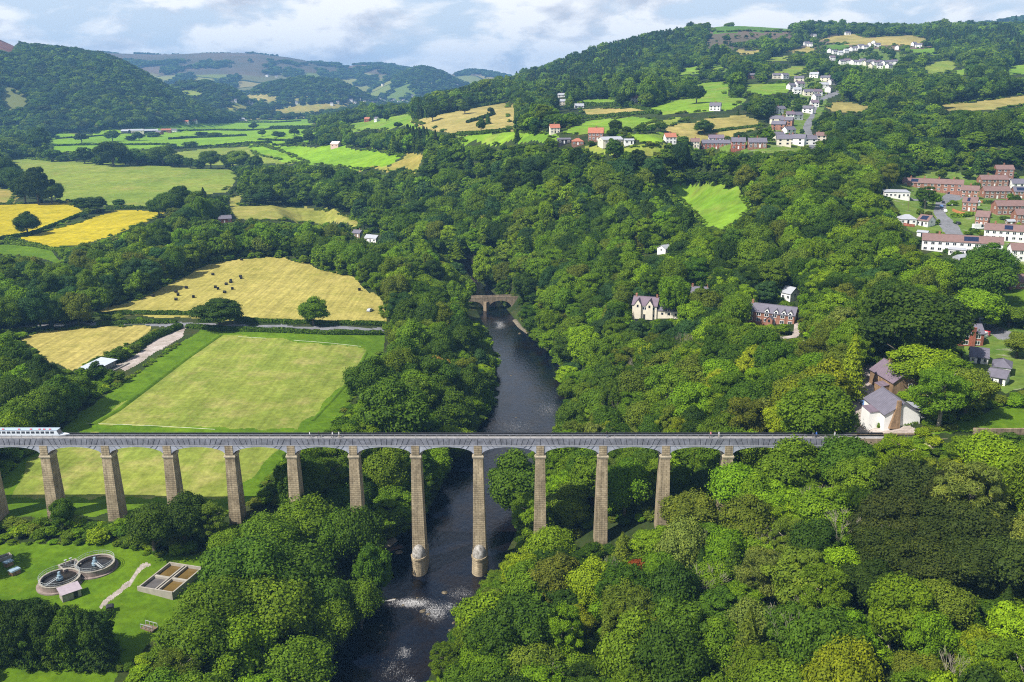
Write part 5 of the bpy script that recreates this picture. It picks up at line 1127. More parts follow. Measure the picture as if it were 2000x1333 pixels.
m = MB(); m.box(-0.55,-0.2,-Ly+T,Ly-T,-1,1.15).box(0.2,0.55,-Ly+T,Ly-T,-1,1.15); m.build('divider', CONC, r); m = MB(); m.box(-0.2,0.2,-Ly+T,Ly-T,-1,0.9); m.build('channel', SEAM, r)
for s_ in (-1, 1): m = MB(); m.box(min(s_*0.55, s_*(Lx-T)), max(s_*0.55, s_*(Lx-T)), -0.35, 0.35, -1, 1.1); m.build('divider', CONC, r)
for sx_ in (-1, 1):
    for sy_ in (-1, 1):
        m = MB(); m.box(min(sx_*0.55,sx_*(Lx-T)), max(sx_*0.55,sx_*(Lx-T)), min(sy_*0.35,sy_*(Ly-T)), max(sy_*0.35,sy_*(Ly-T)), -1, 0.55); m.build('basin_water', GREYW if (sx_ < 0 and sy_ < 0) else BROWNW, r)
a, b = Vector(G(274,1228)), Vector(G(294,1236)); dv = b-a; r = empty('footbridge', a, math.atan2(dv.y, dv.x), 'little plank footbridge with two pale handrails below the settling bed', 'footbridge'); Lf = dv.length+0.5
m = MB(); m.box(0,Lf,0,1.7,-0.2,0.12); m.build('deck', WOODM, r)
for yy in (0.05, 1.6):
    m = MB(); m.box(0,Lf,yy,yy+0.08,1.0,1.12)
    for q in range(4): m.box(q*(Lf-0.1)/3, q*(Lf-0.1)/3+0.1, yy, yy+0.08, 0.1, 1.0)
    m.build('handrail', STEEL, r)
x, y, z = G(216, 1194); r = empty('bin', (x, y, z), 0.4, 'dark red box bin beside the footpath end', 'bin'); m = MB(); m.frust([(-0.7,-0.6,0),(0.7,-0.6,0),(0.7,0.6,0),(-0.7,0.6,0)], [(-0.8,-0.7,1.2),(0.8,-0.7,1.2),(0.8,0.7,1.2),(-0.8,0.7,1.2)]); m.build('body', mat('maroon_paint', (0.06,0.02,0.02), 0.6, 0.3), r); m = MB(); m.prism([(-0.85,1.21),(0.85,1.21),(0.5,1.45),(-0.5,1.45)], -0.75, 0.75, 'y'); m.build('lid', DARK, r)
# ------------------------------------------------------------------ old stone bridge up the river
def old_bridge():
    bx, by = ray(976, 600)[0]*505, 505.0; r = empty('stone_bridge', (bx, by, 0), 0.10, 'old stone arch bridge over the river half hidden by trees', 'bridge'); sp, rise, top = 6.6, 4.4, 6.6; SOLID.extend([(bx-22, by-4, 13), (bx-6, by-6, 13), (bx+9, by-5, 7), (bx-34, by-12, 12), (bx-28, by-22, 10)])
    n = 16; arc = [(sp*math.cos(PI-PI*k/n), 1.2+rise*math.sin(PI*k/n)) for k in range(n+1)]
    m = MB()
    for c0_ in (0.0, -16.2):
        for y0, y1 in ((-2.6,-2.2),(2.2,2.6)):
            vs = []
            for (x, z) in arc: vs += [(c0_+x,y0,z),(c0_+x,y0,top),(c0_+x,y1,z),(c0_+x,y1,top)]
            m.add(vs, sum([[(j*4,j*4+4,j*4+5,j*4+1),(j*4+2,j*4+3,j*4+7,j*4+6),(j*4,j*4+2,j*4+6,j*4+4)] for j in range(n)], []))
        vs = []
        for (x, z) in arc: vs += [(c0_+x,-2.2,z),(c0_+x,2.2,z),(c0_+x,2.2,z+0.4),(c0_+x,-2.2,z+0.4)]
        m.add(vs, sum([[(j*4,j*4+1,j*4+5,j*4+4),(j*4+3,j*4+7,j*4+6,j*4+2)] for j in range(n)], []))
    m.build('arch', RUBBLE, r)
    for x0, x1 in ((-9.6,-6.6),(6.6,14.0),(-30,-22.8)): m = MB(); m.box(x0,x1,-2.6,2.6,-3,top); m.build('pier' if x0 == -9.6 else 'abutment', RUBBLE, r)
    m = MB(); m.prism([(-9.6,-2.62),(-6.6,-2.62),(-8.1,-4.8)], -3, 5.2, 'z'); m.build('cutwater', RUBBLE, r)
    m = MB(); m.box(-30,14,-2.2,2.2,top-0.5,top); m.build('roadway', PATH, r)
    for y0 in (-2.6, 2.25): m = MB(); m.box(-30,14,y0,y0+0.35,top+0.003,top+1.05).box(-30,14,y0-0.06,y0+0.41,top+1.06,top+1.2); m.build('parapet', RUBBLE, r)
old_bridge()
# stone walls at the aqueduct's right hand end
def wall_line(pts, h, th, m_, label, name='stone_wall'):
    L = line_pts(pts, 6); z = height(L[:, 0], L[:, 1]); o = (L[:, 0].mean(), L[:, 1].mean(), z.mean()); q = MB(); vs = []
    for j in range(len(L)):
        jj = min(j, len(L)-2); d = np.array([L[jj+1, 0]-L[jj, 0], L[jj+1, 1]-L[jj, 1]]); d = d/(np.hypot(*d)+1e-9)
        for s_, zz in ((-1,-1.0),(1,-1.0),(1,h),(-1,h)): vs.append((L[j, 0]-d[1]*s_*th/2-o[0], L[j, 1]+d[0]*s_*th/2-o[1], z[j]+zz-o[2]))
    n_ = len(L); q.add(vs, [(j*4+b, j*4+(b+1) % 4, (j+1)*4+(b+1) % 4, (j+1)*4+b) for j in range(n_-1) for b in range(4)]+[(0,3,2,1),((n_-1)*4,(n_-1)*4+1,(n_-1)*4+2,(n_-1)*4+3)])
    return props(q.build(name, m_, None, o), label, 'wall')
wall_line([(1900,848),(1950,849),(2040,848)], 1.6, 0.6, RUBBLE, 'dark stone retaining wall under the lawn at the canal bank')
wall_line([(1712,718),(1730,716),(1760,724),(1790,742)], 1.0, 0.7, BRICK3, 'rough stone garden wall behind the brown stone house')
wall_line([(1858,612),(1874,616),(1892,617)], 0.9, 0.5, RUBBLE, 'low stone wall beside the curving drive')
x, y, z = G(1816, 880); r = empty('stone_pier', (x, y, z), 0.1, 'pale round stone pier among bushes at the aqueduct end', 'stone pier'); MB().ring(0,0,0.05,1.5,-3,1.6,24).build('drum', CAP_STONE, r); MB().ring(0,0,0.05,1.62,1.61,1.85,24).build('cap', CAP_STONE, r)
# ------------------------------------------------------------------ vehicles
def car_meshes(L=4.3, W=1.75, H=1.45, van=False):
    out = {}
    pr = [(-L/2,0.30),(L/2,0.30),(L/2,0.62),(L/2-0.12,0.78),(L*0.24,0.92),(-L/2+0.05,0.95),(-L/2,0.75)] if not van else [(-L/2,0.3),(L/2,0.3),(L/2,0.85),(L/2-0.7,1.1),(-L/2,1.1)]
    b = MB(); b.prism(pr, -W/2, W/2, 'y')
    h = H if not van else H
    cab = [(L*0.24,0.92),(L*0.06,h),(-L*0.30,h),(-L/2+0.12,0.95)] if not van else [(L/2-0.7,1.1),(L/2-1.35,h),(-L/2+0.03,h),(-L/2+0.03,1.1)]
    cab_in = [(x, z) for x, z in cab]
    b.prism([(x, z-0.005 if z < 1.0 else z) for x, z in cab_in], -W/2+0.12, W/2-0.12, 'y')
    out['body'] = b
    g = MB(); mid = [(cab[0][0]-0.28, cab[0][1]+0.06), (cab[1][0]-0.02, h-0.1), (cab[2][0]+0.08 if not van else L*0.12, h-0.1), (cab[3][0]+0.3 if not van else L*0.12, cab[3][1]+0.06)]
    for s in (-1, 1): g.prism(mid, s*(W/2-0.12)-0.012 if s > 0 else -(W/2-0.12)-0.012, s*(W/2-0.12)+0.012 if s > 0 else -(W/2-0.12)+0.012, 'y')
    out['side_window'] = g
    f = MB(); (xa, za), (xb, zb) = cab[0], cab[1]; f.add([(xa-0.02,-W/2+0.22,za+0.05),(xa-0.02,W/2-0.22,za+0.05),(xb+0.04,W/2-0.26,zb-0.06),(xb+0.04,-W/2+0.26,zb-0.06)], [(0,1,2,3)])
    f.v = [(x+0.03, y, z+0.02) for x, y, z in f.v]; out['windscreen'] = f
    return out
WH = MB(); WH.prism([(0.31*math.cos(2*PI*k/14), 0.31*math.sin(2*PI*k/14)) for k in range(14)], -0.1, 0.1, 'y'); WHm = WH.mesh('tyre', BLACK); RIm = MB(); RIm.prism([(0.18*math.cos(2*PI*k/10), 0.18*math.sin(2*PI*k/10)) for k in range(10)], -0.115, 0.115, 'y'); RIm = RIm.mesh('rim', STEEL)
CARM = {False: car_meshes(), True: car_meshes(5.0, 1.95, 2.1, True), 'camper': car_meshes(6.4, 2.2, 2.8, True)}
PAINT = {k: mat('car_paint_'+k, v, 0.25, 0.02, spec=0.6) for k, v in dict(white=(0.78,0.78,0.78), dark=(0.02,0.022,0.03), blue=(0.10,0.18,0.36), silver=(0.45,0.47,0.5), red=(0.5,0.02,0.03)).items()}
WM_ = {}
def car(px, py, yaw, col, label, kind=False, name='parked_car'):
    x, y, z = G(px, py); r = empty(name, (x, y, z), math.radians(yaw), label, 'van' if kind else 'car', 'vehicles'); L, W = ((4.3, 1.75), (5.0, 1.95))[1 if kind is True else 0] if kind != 'camper' else (6.4, 2.2)
    for k, m in CARM[kind].items():
        key = (kind, k, col)
        if key not in WM_: WM_[key] = m.mesh(k, PAINT[col] if k == 'body' else GLASS)
        link_mesh(k, WM_[key], r)
    for sx_ in (-1, 1):
        for sy_ in (-1, 1): w = link_mesh('wheel', WHm, r, (sx_*L*0.31, sy_*(W/2-0.08), 0.31)); link_mesh('rim', RIm, w)
    return r
car(116,638,8,'white','white car on the lane bend at the hay field corner'); car(175,631,4,'dark','dark estate car on the lane beside the near hedge'); car(723,608,70,'silver','grey car parked at the corner of the bale field')
car(1842,397,65,'dark','dark car parked highest on the village road'); car(1838,405,75,'blue','pale blue car on the village road behind the white one'); car(1846,414,70,'white','white car in the middle of the village road'); car(1869,438,110,'dark','dark car parked at the lower end of the village road'); car(1856,379,10,'dark','dark car by the hedge at the top of the village road'); car(1861,377,12,'white','white car beside the dark one at the road top'); car(1858,402,0,'white','white car on the drive of the brick houses')
car(1911,448,5,'white','large white camper van beside the white terrace','camper','camper_van'); car(1486,644,20,'white','white car parked below the brick cottage'); car(1688,792,80,'blue','blue car beside the whitewashed cottage')
v_ = car(1921,660,215,'white','white van with a red rear parked on the curving drive',True,'parked_van'); m = MB(); m.box(-2.52,-1.3,-0.99,0.99,0.35,2.13); m.build('rear_panel', PAINT['red'], v_)
for px, py, lab in ((1773,412,'wooden telegraph pole at the wood edge of the village'),(1882,296,'wooden telegraph pole among trees by the brick houses'),(1130,282,'tall pale pole in the farm yard')):
    x, y, z = G(px, py); r = empty('telegraph_pole', (x, y, z), 0.3, lab, 'pole'); m = MB(); m.tube([(0,0,-1),(0,0,8.5)], [0.16,0.11], 7); m.build('post', WOODM, r); m = MB(); m.box(-0.9,0.9,-0.06,0.06,7.7,7.85); m.build('crossarm', WOODM, r)
x, y, z = G(1986, 503); r = empty('gazebo', (x, y, z), 0.2, 'dark pyramid roofed gazebo in front of the white house', 'gazebo'); m = MB(); m.add([(-3,-3,2.3),(3,-3,2.3),(3,3,2.3),(-3,3,2.3),(0,0,4)], [(0,1,4),(1,2,4),(2,3,4),(3,0,4),(3,2,1,0)]); m.build('roof', DARK, r)
for sx_ in (-1,1):
    for sy_ in (-1,1): m = MB(); m.box(sx_*2.8-0.08,sx_*2.8+0.08,sy_*2.8-0.08,sy_*2.8+0.08,-0.5,2.3); m.build('post', DARK, r)
x, y, z = G(1876, 509); r = empty('greenhouse', (x, y, z), 0.5, 'grey greenhouse on the garden lawn below the longest terrace', 'greenhouse'); m = MB(); m.prism([(-2,-1),(2,-1),(2,1.8),(0,3.0),(-2,1.8)], -3.4, 3.4, 'x'); m.build('frame', GREYROOF, r); m = MB(); m.box(-3.2,3.2,-2.05,-1.95,0.3,1.7); m.build('pane', GLASS, r)
def fence(pts, h, m_, label, name='fence'):
    L = line_pts(pts, 3); z = height(L[:, 0], L[:, 1]); r = empty(name, (L[0, 0], L[0, 1], z[0]), 0, label, 'fence')
    for j in range(len(L)):
        a = Vector((L[j,0]-L[0,0], L[j,1]-L[0,1], z[j]-z[0])); m = MB(); m.box(a.x-0.07,a.x+0.07,a.y-0.07,a.y+0.07,a.z-0.5,a.z+h); m.build('post', m_, r)
        if j:
            b = Vector((L[j-1,0]-L[0,0], L[j-1,1]-L[0,1], z[j-1]-z[0])); d = (a-b); nrm = Vector((-d.y, d.x, 0)).normalized()*0.03; m = MB()
            for z0, z1 in ((0.1,h*0.45),(h*0.5,h*0.95)):
                m.add([tuple(b-nrm+Vector((0,0,z0))),tuple(a-nrm+Vector((0,0,z0))),tuple(a+nrm+Vector((0,0,z0))),tuple(b+nrm+Vector((0,0,z0))),tuple(b-nrm+Vector((0,0,z1))),tuple(a-nrm+Vector((0,0,z1))),tuple(a+nrm+Vector((0,0,z1))),tuple(b+nrm+Vector((0,0,z1)))], [(0,3,2,1),(4,5,6,7),(0,1,5,4),(1,2,6,5),(2,3,7,6),(3,0,4,7)])
            m.build('rail', m_, r)
ORANGE = mat('orange_boards', (0.48,0.19,0.07), 0.8, 0.15)
fence([(1860,413),(1872,418),(1884,421)], 1.7, ORANGE, 'orange boarded fence beside the brick houses'); fence([(1912,397),(1925,397),(1935,396)], 1.6, ORANGE, 'orange fence between the middle brick terraces'); fence([(1764,441),(1775,443),(1786,444)], 1.6, BRICK2, 'red boarded fence around the white bungalow')
fence([(1940,562),(1970,564),(2020,563)], 1.0, LINE, 'white rail fence along the lawn below the red bungalow'); fence([(1800,840),(1825,839),(1860,838)], 1.0, WOODM, 'low wooden fence beside the cottage lawn'); fence([(1868,574),(1886,580),(1900,586)], 1.1, LINE, 'white rail fence by the path above the drive')
# ------------------------------------------------------------------ river stones
def boulder_mesh(seed):
    iv, jf = ico(); rng = np.random.default_rng(seed); bm = bmesh.new(); bmesh.ops.create_icosphere(bm, subdivisions=2, radius=1)
    for v in bm.verts: c = np.array(v.co); v.co *= 0.75 + 0.5*float(fbm(np.array([c[0]*1.3+seed*3+9]), np.array([c[1]*1.3+c[2]*0.9+7]), 3)[0])
    me = bpy.data.meshes.new('stone'); bm.to_mesh(me); bm.free(); me.materials.append(mat('river_rock', (0.07,0.055,0.035), 0.7, 0.45, 1.5, c2=(0.17,0.135,0.08), bump=0.4)); return me
BM_ = [boulder_mesh(s) for s in range(4)]
ROCKS = [(869,1158,1.5,'ochre'),(739,1193,0.6,''),(745,1222,0.7,''),(742,1236,0.8,''),(826,1194,1.3,''),(788,1182,0.8,''),(836,1200,0.9,''),(886,1217,0.9,''),(778,1080,1.8,''),(760,1062,1.4,''),(998,734,0.8,''),(1008,816,0.7,''),(1034,640,1.8,''),(1015,652,1.6,''),(1022,634,2.0,''),(1004,628,1.5,''),(1046,655,1.5,''),(880,1232,1.0,''),(752,1252,0.6,''),(815,1168,0.7,''),(705,1178,0.7,''),(770,1170,0.8,'')]
for i, (px, py, s_, _c) in enumerate(sorted(ROCKS)):
    t_, sl = ray(px, py); F = -CH/sl; x = float(t_*F); r = empty('boulder', (x, float(F), -0.15), R0.uniform(0, 6), 'brown river boulder, %s from the left among the river stones' % ORD[i], 'boulder', 'boulders in the river'); o = link_mesh('stone', BM_[i % 4], r); o.scale = (s_*0.7, s_*0.5, s_*0.42)
a = ray(664,1187); b = ray(772,1172); pa = Vector((float(a[0]*-CH/a[1]), float(-CH/a[1]), 0)); pb = Vector((float(b[0]*-CH/b[1]), float(-CH/b[1]), 0)); dv = pb-pa
m = MB(); m.box(0, dv.length, -0.25, 0.25, -1, 0.14); props(m.build('weir_sill', mat('wet_sill', (0.42,0.40,0.37), 0.5, 0.5, 1.2), None, pa, math.atan2(dv.y, dv.x)), 'straight pale weir sill reaching out from the left river bank', 'weir')
mound([(1006,630),(1020,642),(1034,652)], 3.0, 0.8, 'gravel_bank', mat('river_gravel', (0.16,0.135,0.095), 0.95, 0.4, 0.8, bump=0.4)); mound([(748,1066),(770,1064),(796,1058)], 3.0, 0.9, 'gravel_bank', MATS['river_gravel'])
# ------------------------------------------------------------------ boat on the aqueduct
def boat():
    tip = aqx(127.5); o = aq(tip, 0.68, 37.55); r = empty('canal_boat', o, AQR, 'white trip boat with a row of windows crossing the aqueduct', 'boat'); L = 22.0; HB = 1.02
    hullm = mat('boat_hull', (0.05,0.07,0.10), 0.4, 0.1); wht = mat('boat_white', (0.56,0.60,0.64), 0.35, 0.04); roofm = mat('boat_roof', (0.36,0.44,0.54), 0.5, 0.08); redm = mat('red_paint', (0.45,0.035,0.03), 0.4, 0.1)
    m = MB(); P = [(0.0,0.0),(-0.9,0.55),(-2.2,0.92),(-3.4,HB),(-L,HB)]; top = [(x,y) for x,y in P]+[(x,-y) for x,y in P[::-1] if y > 0]
    n = len(top); vs = [(x-0.35*(x > -2), y*0.9, -0.3) for x, y in top]+[(x, y, 0.72) for x, y in top]; m.add(vs, [tuple(range(n-1,-1,-1)), tuple(range(n,2*n))]+[(i,(i+1) % n,(i+1) % n+n,i+n) for i in range(n)]); m.build('hull', hullm, r)
    m = MB(); vs = [(x*1.0, y*1.03, 0.45) for x, y in top]+[(x, y*1.03, 0.74) for x, y in top]; m.add(vs, [tuple(range(n-1,-1,-1)), tuple(range(n,2*n))]+[(i,(i+1) % n,(i+1) % n+n,i+n) for i in range(n)]); m.build('gunwale', wht, r)
    m = MB(); m.frust([(-L+0.6,-0.95,0.74),(-2.3,-0.95,0.74),(-2.3,0.95,0.74),(-L+0.6,0.95,0.74)], [(-L+0.7,-0.86,2.0),(-3.0,-0.86,2.0),(-3.0,0.86,2.0),(-L+0.7,0.86,2.0)]); cab = m.build('cabin', wht, r)
    m = MB(); m.box(-L+0.5,-2.7,-0.92,0.92,2.0,2.1); rf = m.build('roof', roofm, r)
    for k in range(14):
        x0 = -3.6-k*1.27
        for s_ in (-1, 1):
            m = MB(); w_ = 0.95; 
            q0, q1 = 1.12, 1.72; off = lambda z: s_*(0.95-0.09*(z-0.74)/1.26+0.012)
            m.add([(x0-w_,off(q0),q0),(x0,off(q0),q0),(x0,off(q1),q1),(x0-w_,off(q1),q1)], [(0,1,2,3)]); m.build('window', GLASS, cab)
    m = MB(); m.add([(-2.33,-0.8,0.85),(-2.33,0.8,0.85),(-2.93,0.74,1.9),(-2.93,-0.74,1.9)], [(0,1,2,3)]); m.v = [(x+0.05,y,z) for x,y,z in m.v]; m.build('windscreen', GLASS, cab)
    for x0 in (-4.5,-6.0,-7.2,-9.5,-12.6,-16.8): m = MB(); m.tube([(x0,-0.45,2.13),(x0-0.5,-0.45,2.13)], 0.22, 8); m.build('lifebuoy', redm, rf)
boat()
# ------------------------------------------------------------------ people
def person_mesh(pose, colours):
    """one continuous figure grown over a posed skeleton, 1.72 m tall, facing +x"""
    st = {'walk': 0.26, 'stride': 0.34, 'stand': 0.05}[pose]
    J = [(0,0,0.95),(0,0,1.15),(0,0,1.38),(0.01,0,1.50),(0.03,0,1.60),(0.03,0,1.70)]
    R_ = [(0.15,0.13),(0.15,0.12),(0.17,0.12),(0.06,0.06),(0.10,0.085),(0.06,0.06)]
    E = [(0,1),(1,2),(2,3),(3,4),(4,5)]
    for s_ in (-1, 1):
        f = st*s_; b = len(J)
        J += [(0,0.10*s_,0.88),(f*0.5+0.03,0.11*s_,0.48),(f-0.02,0.11*s_,0.09),(f+0.14,0.12*s_,0.04)]; R_ += [(0.11,0.11),(0.075,0.075),(0.05,0.05),(0.045,0.04)]; E += [(0,b),(b,b+1),(b+1,b+2),(b+2,b+3)]
        b = len(J); g = -st*0.7*s_; J += [(0,0.19*s_,1.38),(g*0.4-0.02,0.25*s_,1.12),(g+0.06,0.25*s_,0.90),(g+0.09,0.245*s_,0.80)]; R_ += [(0.07,0.07),(0.05,0.05),(0.04,0.04),(0.035,0.045)]; E += [(2,b),(b,b+1),(b+1,b+2),(b+2,b+3)]
        b = len(J); hx = (g+0.09, 0.245*s_, 0.80)
        for q in range(4): J += [(hx[0]+0.015*(q-1.5), hx[1]-0.004*s_, hx[2]-0.075-0.012*(q in (1,2)))]; R_ += [(0.009,0.009)]; E += [(b-1,b+q)]
        J += [(hx[0]+0.05, hx[1]-0.01*s_, hx[2]-0.03)]; R_ += [(0.010,0.010)]; E += [(b-1,b+4)]
    me = bpy.data.meshes.new('person_skeleton'); me.from_pydata(J, E, []); o = bpy.data.objects.new('person_skeleton', me); COL.objects.link(o)
    md = o.modifiers.new('skin', 'SKIN')
    if not me.skin_vertices: return None
    for i, sv in enumerate(me.skin_vertices[0].data): sv.radius = R_[i]; sv.use_root = (i == 0)
    sub = o.modifiers.new('sub', 'SUBSURF'); sub.levels = 1; sub.render_levels = 1
    dg = bpy.context.evaluated_depsgraph_get(); ev = bpy.data.meshes.new_from_object(o.evaluated_get(dg)); bpy.data.objects.remove(o)
    ev.materials.clear()
    for m_ in colours: ev.materials.append(m_)
    for p in ev.polygons:
        c = p.center; arm = abs(c.y) > 0.20
        p.material_index = 0 if (c.z > 1.49 or (arm and c.z < 0.86)) else 1 if (c.z > 0.93) else 3 if c.z < 0.09 else 2
    ev.polygons.foreach_set('use_smooth', np.full(len(ev.polygons), True, bool)); return ev
SKIN = mat('skin', (0.50,0.30,0.21), 0.6, 0.05); HAIR = mat('brown_hair', (0.05,0.03,0.02), 0.7, 0.2); SHOE = mat('shoe', (0.03,0.03,0.03), 0.7, 0.2)
CL = {k: mat('cloth_'+k.replace(' ', '_'), v, 0.85, 0.1) for k, v in {'white':(0.75,0.75,0.75),'grey':(0.35,0.36,0.38),'navy':(0.02,0.03,0.08),'black':(0.015,0.015,0.018),'blue':(0.04,0.12,0.42),'pink':(0.5,0.2,0.22),'beige':(0.45,0.38,0.28),'denim':(0.07,0.10,0.18)}.items()}
def hair_mesh():
    bm = bmesh.new(); bmesh.ops.create_icosphere(bm, subdivisions=2, radius=1.0)
    for v in bm.verts: v.co = Vector((v.co.x*0.108+0.012, v.co.y*0.098, max(v.co.z, -0.35 if v.co.x < 0.1 else 0.15)*0.115+1.645))
    me = bpy.data.meshes.new('hair'); bm.to_mesh(me); bm.free(); me.materials.append(HAIR); return me
HM = hair_mesh()
PEOPLE = [(604,'walk',0,'white','black','person in a white top and black trousers walking on the towpath, leading'),(622,'stride',0,'black','navy','person in dark clothes striding on the towpath behind the white top'),(649,'walk',180,'white','black','person in white top and dark trousers meeting the tall figure in white'),(662,'stand',180,'white','beige','person dressed all in pale clothes beside the dark trousered one'),
 (1389,'stride',0,'pink','black','person in a pink top bending along the towpath'),(1405,'stand',200,'grey','beige','person in grey leaning by the towpath railing'),(1591,'walk',0,'grey','black','person in a grey jacket next to the one in blue'),(1597,'walk',0,'blue','navy','person in a bright blue coat on the towpath'),(1633,'stand',180,'white','grey','person in a white shirt alone near the aqueduct end'),(1184,'stand',90,'black','denim','person in black standing at the railing in mid aqueduct')]
PM = {}
for px, pose, yaw, c1, c2, lab in PEOPLE:
    key = (pose, c1, c2)
    if key not in PM: PM[key] = person_mesh(pose, [SKIN, CL[c1], CL[c2], SHOE])
    if PM[key] is None: continue
    o = aq(aqx(px), -1.0, 37.865); r = empty('person', o, AQR+math.radians(yaw), lab, 'person', 'people on the towpath'); r.scale = (1.04,)*3; link_mesh('body', PM[key], r); link_mesh('hair', HM, r)

# ------------------------------------------------------------------ bare pale branching trees
def bare_mesh(seed):
    rng = random.Random(seed); m = MB()
    def grow(p, d, l, r, n):
        q = p + d*l; m.tube([p, (p+q)/2+Vector((rng.uniform(-1,1),rng.uniform(-1,1),0))*l*0.06, q], [r, r*0.85, r*0.62], 5 if n > 2 else 4, False)
        if n == 0: return
        for k in range(2 if n > 3 else 3):
            e = (d + Vector((rng.uniform(-1,1), rng.uniform(-1,1), rng.uniform(0.0,0.7)))*0.62).normalized(); grow(q, e, l*rng.uniform(0.62,0.85), r*0.6, n-1)
    for k in range(3): grow(Vector((0,0,-1)), Vector((rng.uniform(-0.35,0.35), rng.uniform(-0.35,0.35), 1)).normalized(), 4.2, 0.20, 4)
    return m.mesh('branches', PALEBARK)
BARE = [bare_mesh(s) for s in range(4)]
BARES = [(1705,985,78),(1480,1010,60),(1500,1000,50),(1565,1105,86),(1590,1180,60),(1190,1085,80),(1255,1260,70),(1040,1270,80),(1870,1270,50),(1545,1170,60),(1345,640,60),(1255,690,50),(1380,1090,55),(1640,980,50),(1590,930,60),(1345,750,60),(1215,760,50),(1385,1010,60)]
BARES.sort()
for i, (px, py, hp) in enumerate(BARES):
    t_, s_ = ray(px, py); Fs = np.linspace(120, 420, 600); g_ = height(t_*Fs, Fs); hh = CH+s_*Fs-g_; k_ = int(np.argmax(hh <= 15)); F = float(Fs[k_])
    r = empty('bare_tree', (float(t_*F), F, float(g_[k_])), R0.uniform(0, 6), 'pale leafless branching tree showing among the leaves, %s from the left' % ORD[i], 'bare tree', 'bare pale trees'); H = max(9.0, float(hh[k_])); o = link_mesh('branches', BARE[i % 4], r); o.scale = (H/15, H/15, H/13.5)
# ------------------------------------------------------------------ trees
def ground_z(x, y): return height(np.asarray(x, float), np.asarray(y, float))
def free(x, y, margin=1.5):
    """places where a tree may stand: no field, road, river or building"""
    ok = river_d(x, y) > margin
    ok |= (y > 620)
    c = classify(x, y); ok &= (c < 0) | (c == 80) | (c == 81)
    for sx, sy, sr in SOLID: ok &= (x-sx)**2 + (y-sy)**2 > (sr+1.0)**2
    # the aqueduct's own strip
    dx, dy = x - AQ.x, y - AQ.y; lx = dx*math.cos(AQR) + dy*math.sin(AQR); ly = -dx*math.sin(AQR) + dy*math.cos(AQR)
    ok &= ~((np.abs(ly) < 5.5) & (lx < 100))
    return ok, c
def hexgrid(y0, y1, sp, tmax=0.66, jit=0.42):
    P = []
    ys = np.arange(y0, y1, sp*0.87)
    for i, y in enumerate(ys):
        W = min(tmax*y + 15, 9000); xs = np.arange(-W, W, sp) + (i % 2)*sp*0.5; P.append(np.stack([xs, np.full(len(xs), y)], 1))
    P = np.concatenate(P); return P + RNG.uniform(-jit, jit, P.shape)*sp
TN = list(TINT); TV = np.array([TINT[k] for k in TN])
def pick(names, n): return np.array([TN.index(names[i]) for i in RNG.integers(0, len(names), n)])
TREES = []   # arrays: x y z D H kind tint
def emit(x, y, D, H, kind, tint, fixed=False, z=None):
    TREES.append((x, y, ground_z(x, y) if z is None else z, D, H, kind, tint, np.full(len(x), fixed)))
def scatter(y0, y1, sp, Dr, Hr, prob=1.0, tmax=0.66):
    P = hexgrid(y0, y1, sp, tmax); x, y = P[:, 0], P[:, 1]
    ok, c = free(x, y); x, y, c = x[ok], y[ok], c[ok]
    n = len(x); D = RNG.uniform(*Dr, n) * np.clip(np.exp(RNG.normal(0, 0.17, n)), 0.65, 1.5); H = D * RNG.uniform(*Hr, n) * np.clip(np.exp(RNG.normal(0, 0.14, n)), 0.75, 1.4)
    if y1 < 700: D = np.clip(D, 5.0, np.minimum(12.8, y*0.07+1)); H = np.minimum(H, 19.0)
    z = ground_z(x, y); px, py, d = proj(x, y, z)
    keepit = np.ones(n, bool)
    # thin out the houses' gardens on the hill, the sewage works' side and the meadow edge
    keepit &= ~((c == 81) & (RNG.random(n) > 0.36))
    D = np.where(c == 81, D*0.6, D); H = np.where(c == 81, H*0.6, H)
    edge = river_d(x, y); H = np.where((edge < 7) & (y < 500), H*0.72, H)
    left = x < river_lr(y)[0]
    # bushes only on the far bank strip right under the aqueduct
    k = np.zeros(n, int); rr = RNG.random(n)
    pool = [idx('round'), idx('oval'), idx('spread'), idx('loose'), idx('domes'), idx('willow'), idx('spruce')]
    w = np.array([0.22, 0.16, 0.13, 0.20, 0.20, 0.05, 0.04]); cw = np.cumsum(w)
    for j in range(n):
        k[j] = R0.choice(pool[min(6, int(np.searchsorted(cw, rr[j])))])
    t = np.zeros(n, int); g = fbm(x/70.0, y/70.0, 3) + RNG.normal(0, 0.16, n)
    near = y < 330
    nl = left & near; nr = (~left) & near; md = ~near
    L1 = ['dark green','deep green','deep green','mid green','mid green','mid green','fresh green']; R1 = ['mid green','mid green','fresh green','fresh green','lime green','olive green','olive green','pale green','deep green','mid green','deep green','deep green','fresh green','mid green','mid green','yellow green','dark green']
    M1 = ['dark green','deep green','deep green','mid green','mid green','mid green','olive green','fresh green','fresh green','blue green','lime green']; F1 = ['dark green','deep green','deep green','mid green','mid green','mid green','blue green','fresh green']
    for m, pl in ((nl, L1), (nr, R1), (md & (y < 620), M1), (md & (y >= 620), F1)): t[m] = pick(pl, m.sum())
    keepit &= RNG.random(n) < prob
    cov = covered(x, y, z, D, H)
    lim = np.where(c == 81, 0.30, 0.06)
    small = cov > lim; D = np.where(small, D*0.6, D); H = np.where(small, H*0.55, H); cov = covered(x, y, z, D, H); keepit &= cov <= lim
    m = keepit; emit(x[m], y[m], D[m], H[m], k[m], t[m])
scatter(95, 330, 7.4, (7.5, 12.5), (1.15, 1.6))
scatter(330, 640, 8.2, (7.5, 12.5), (1.2, 1.65))
scatter(640, 1150, 9.6, (8, 14), (1.1, 1.5))
scatter(1150, 1800, 11.5, (9, 15), (1.05, 1.4))
scatter(1800, 2500, 12.5, (10, 16), (1.0, 1.3))
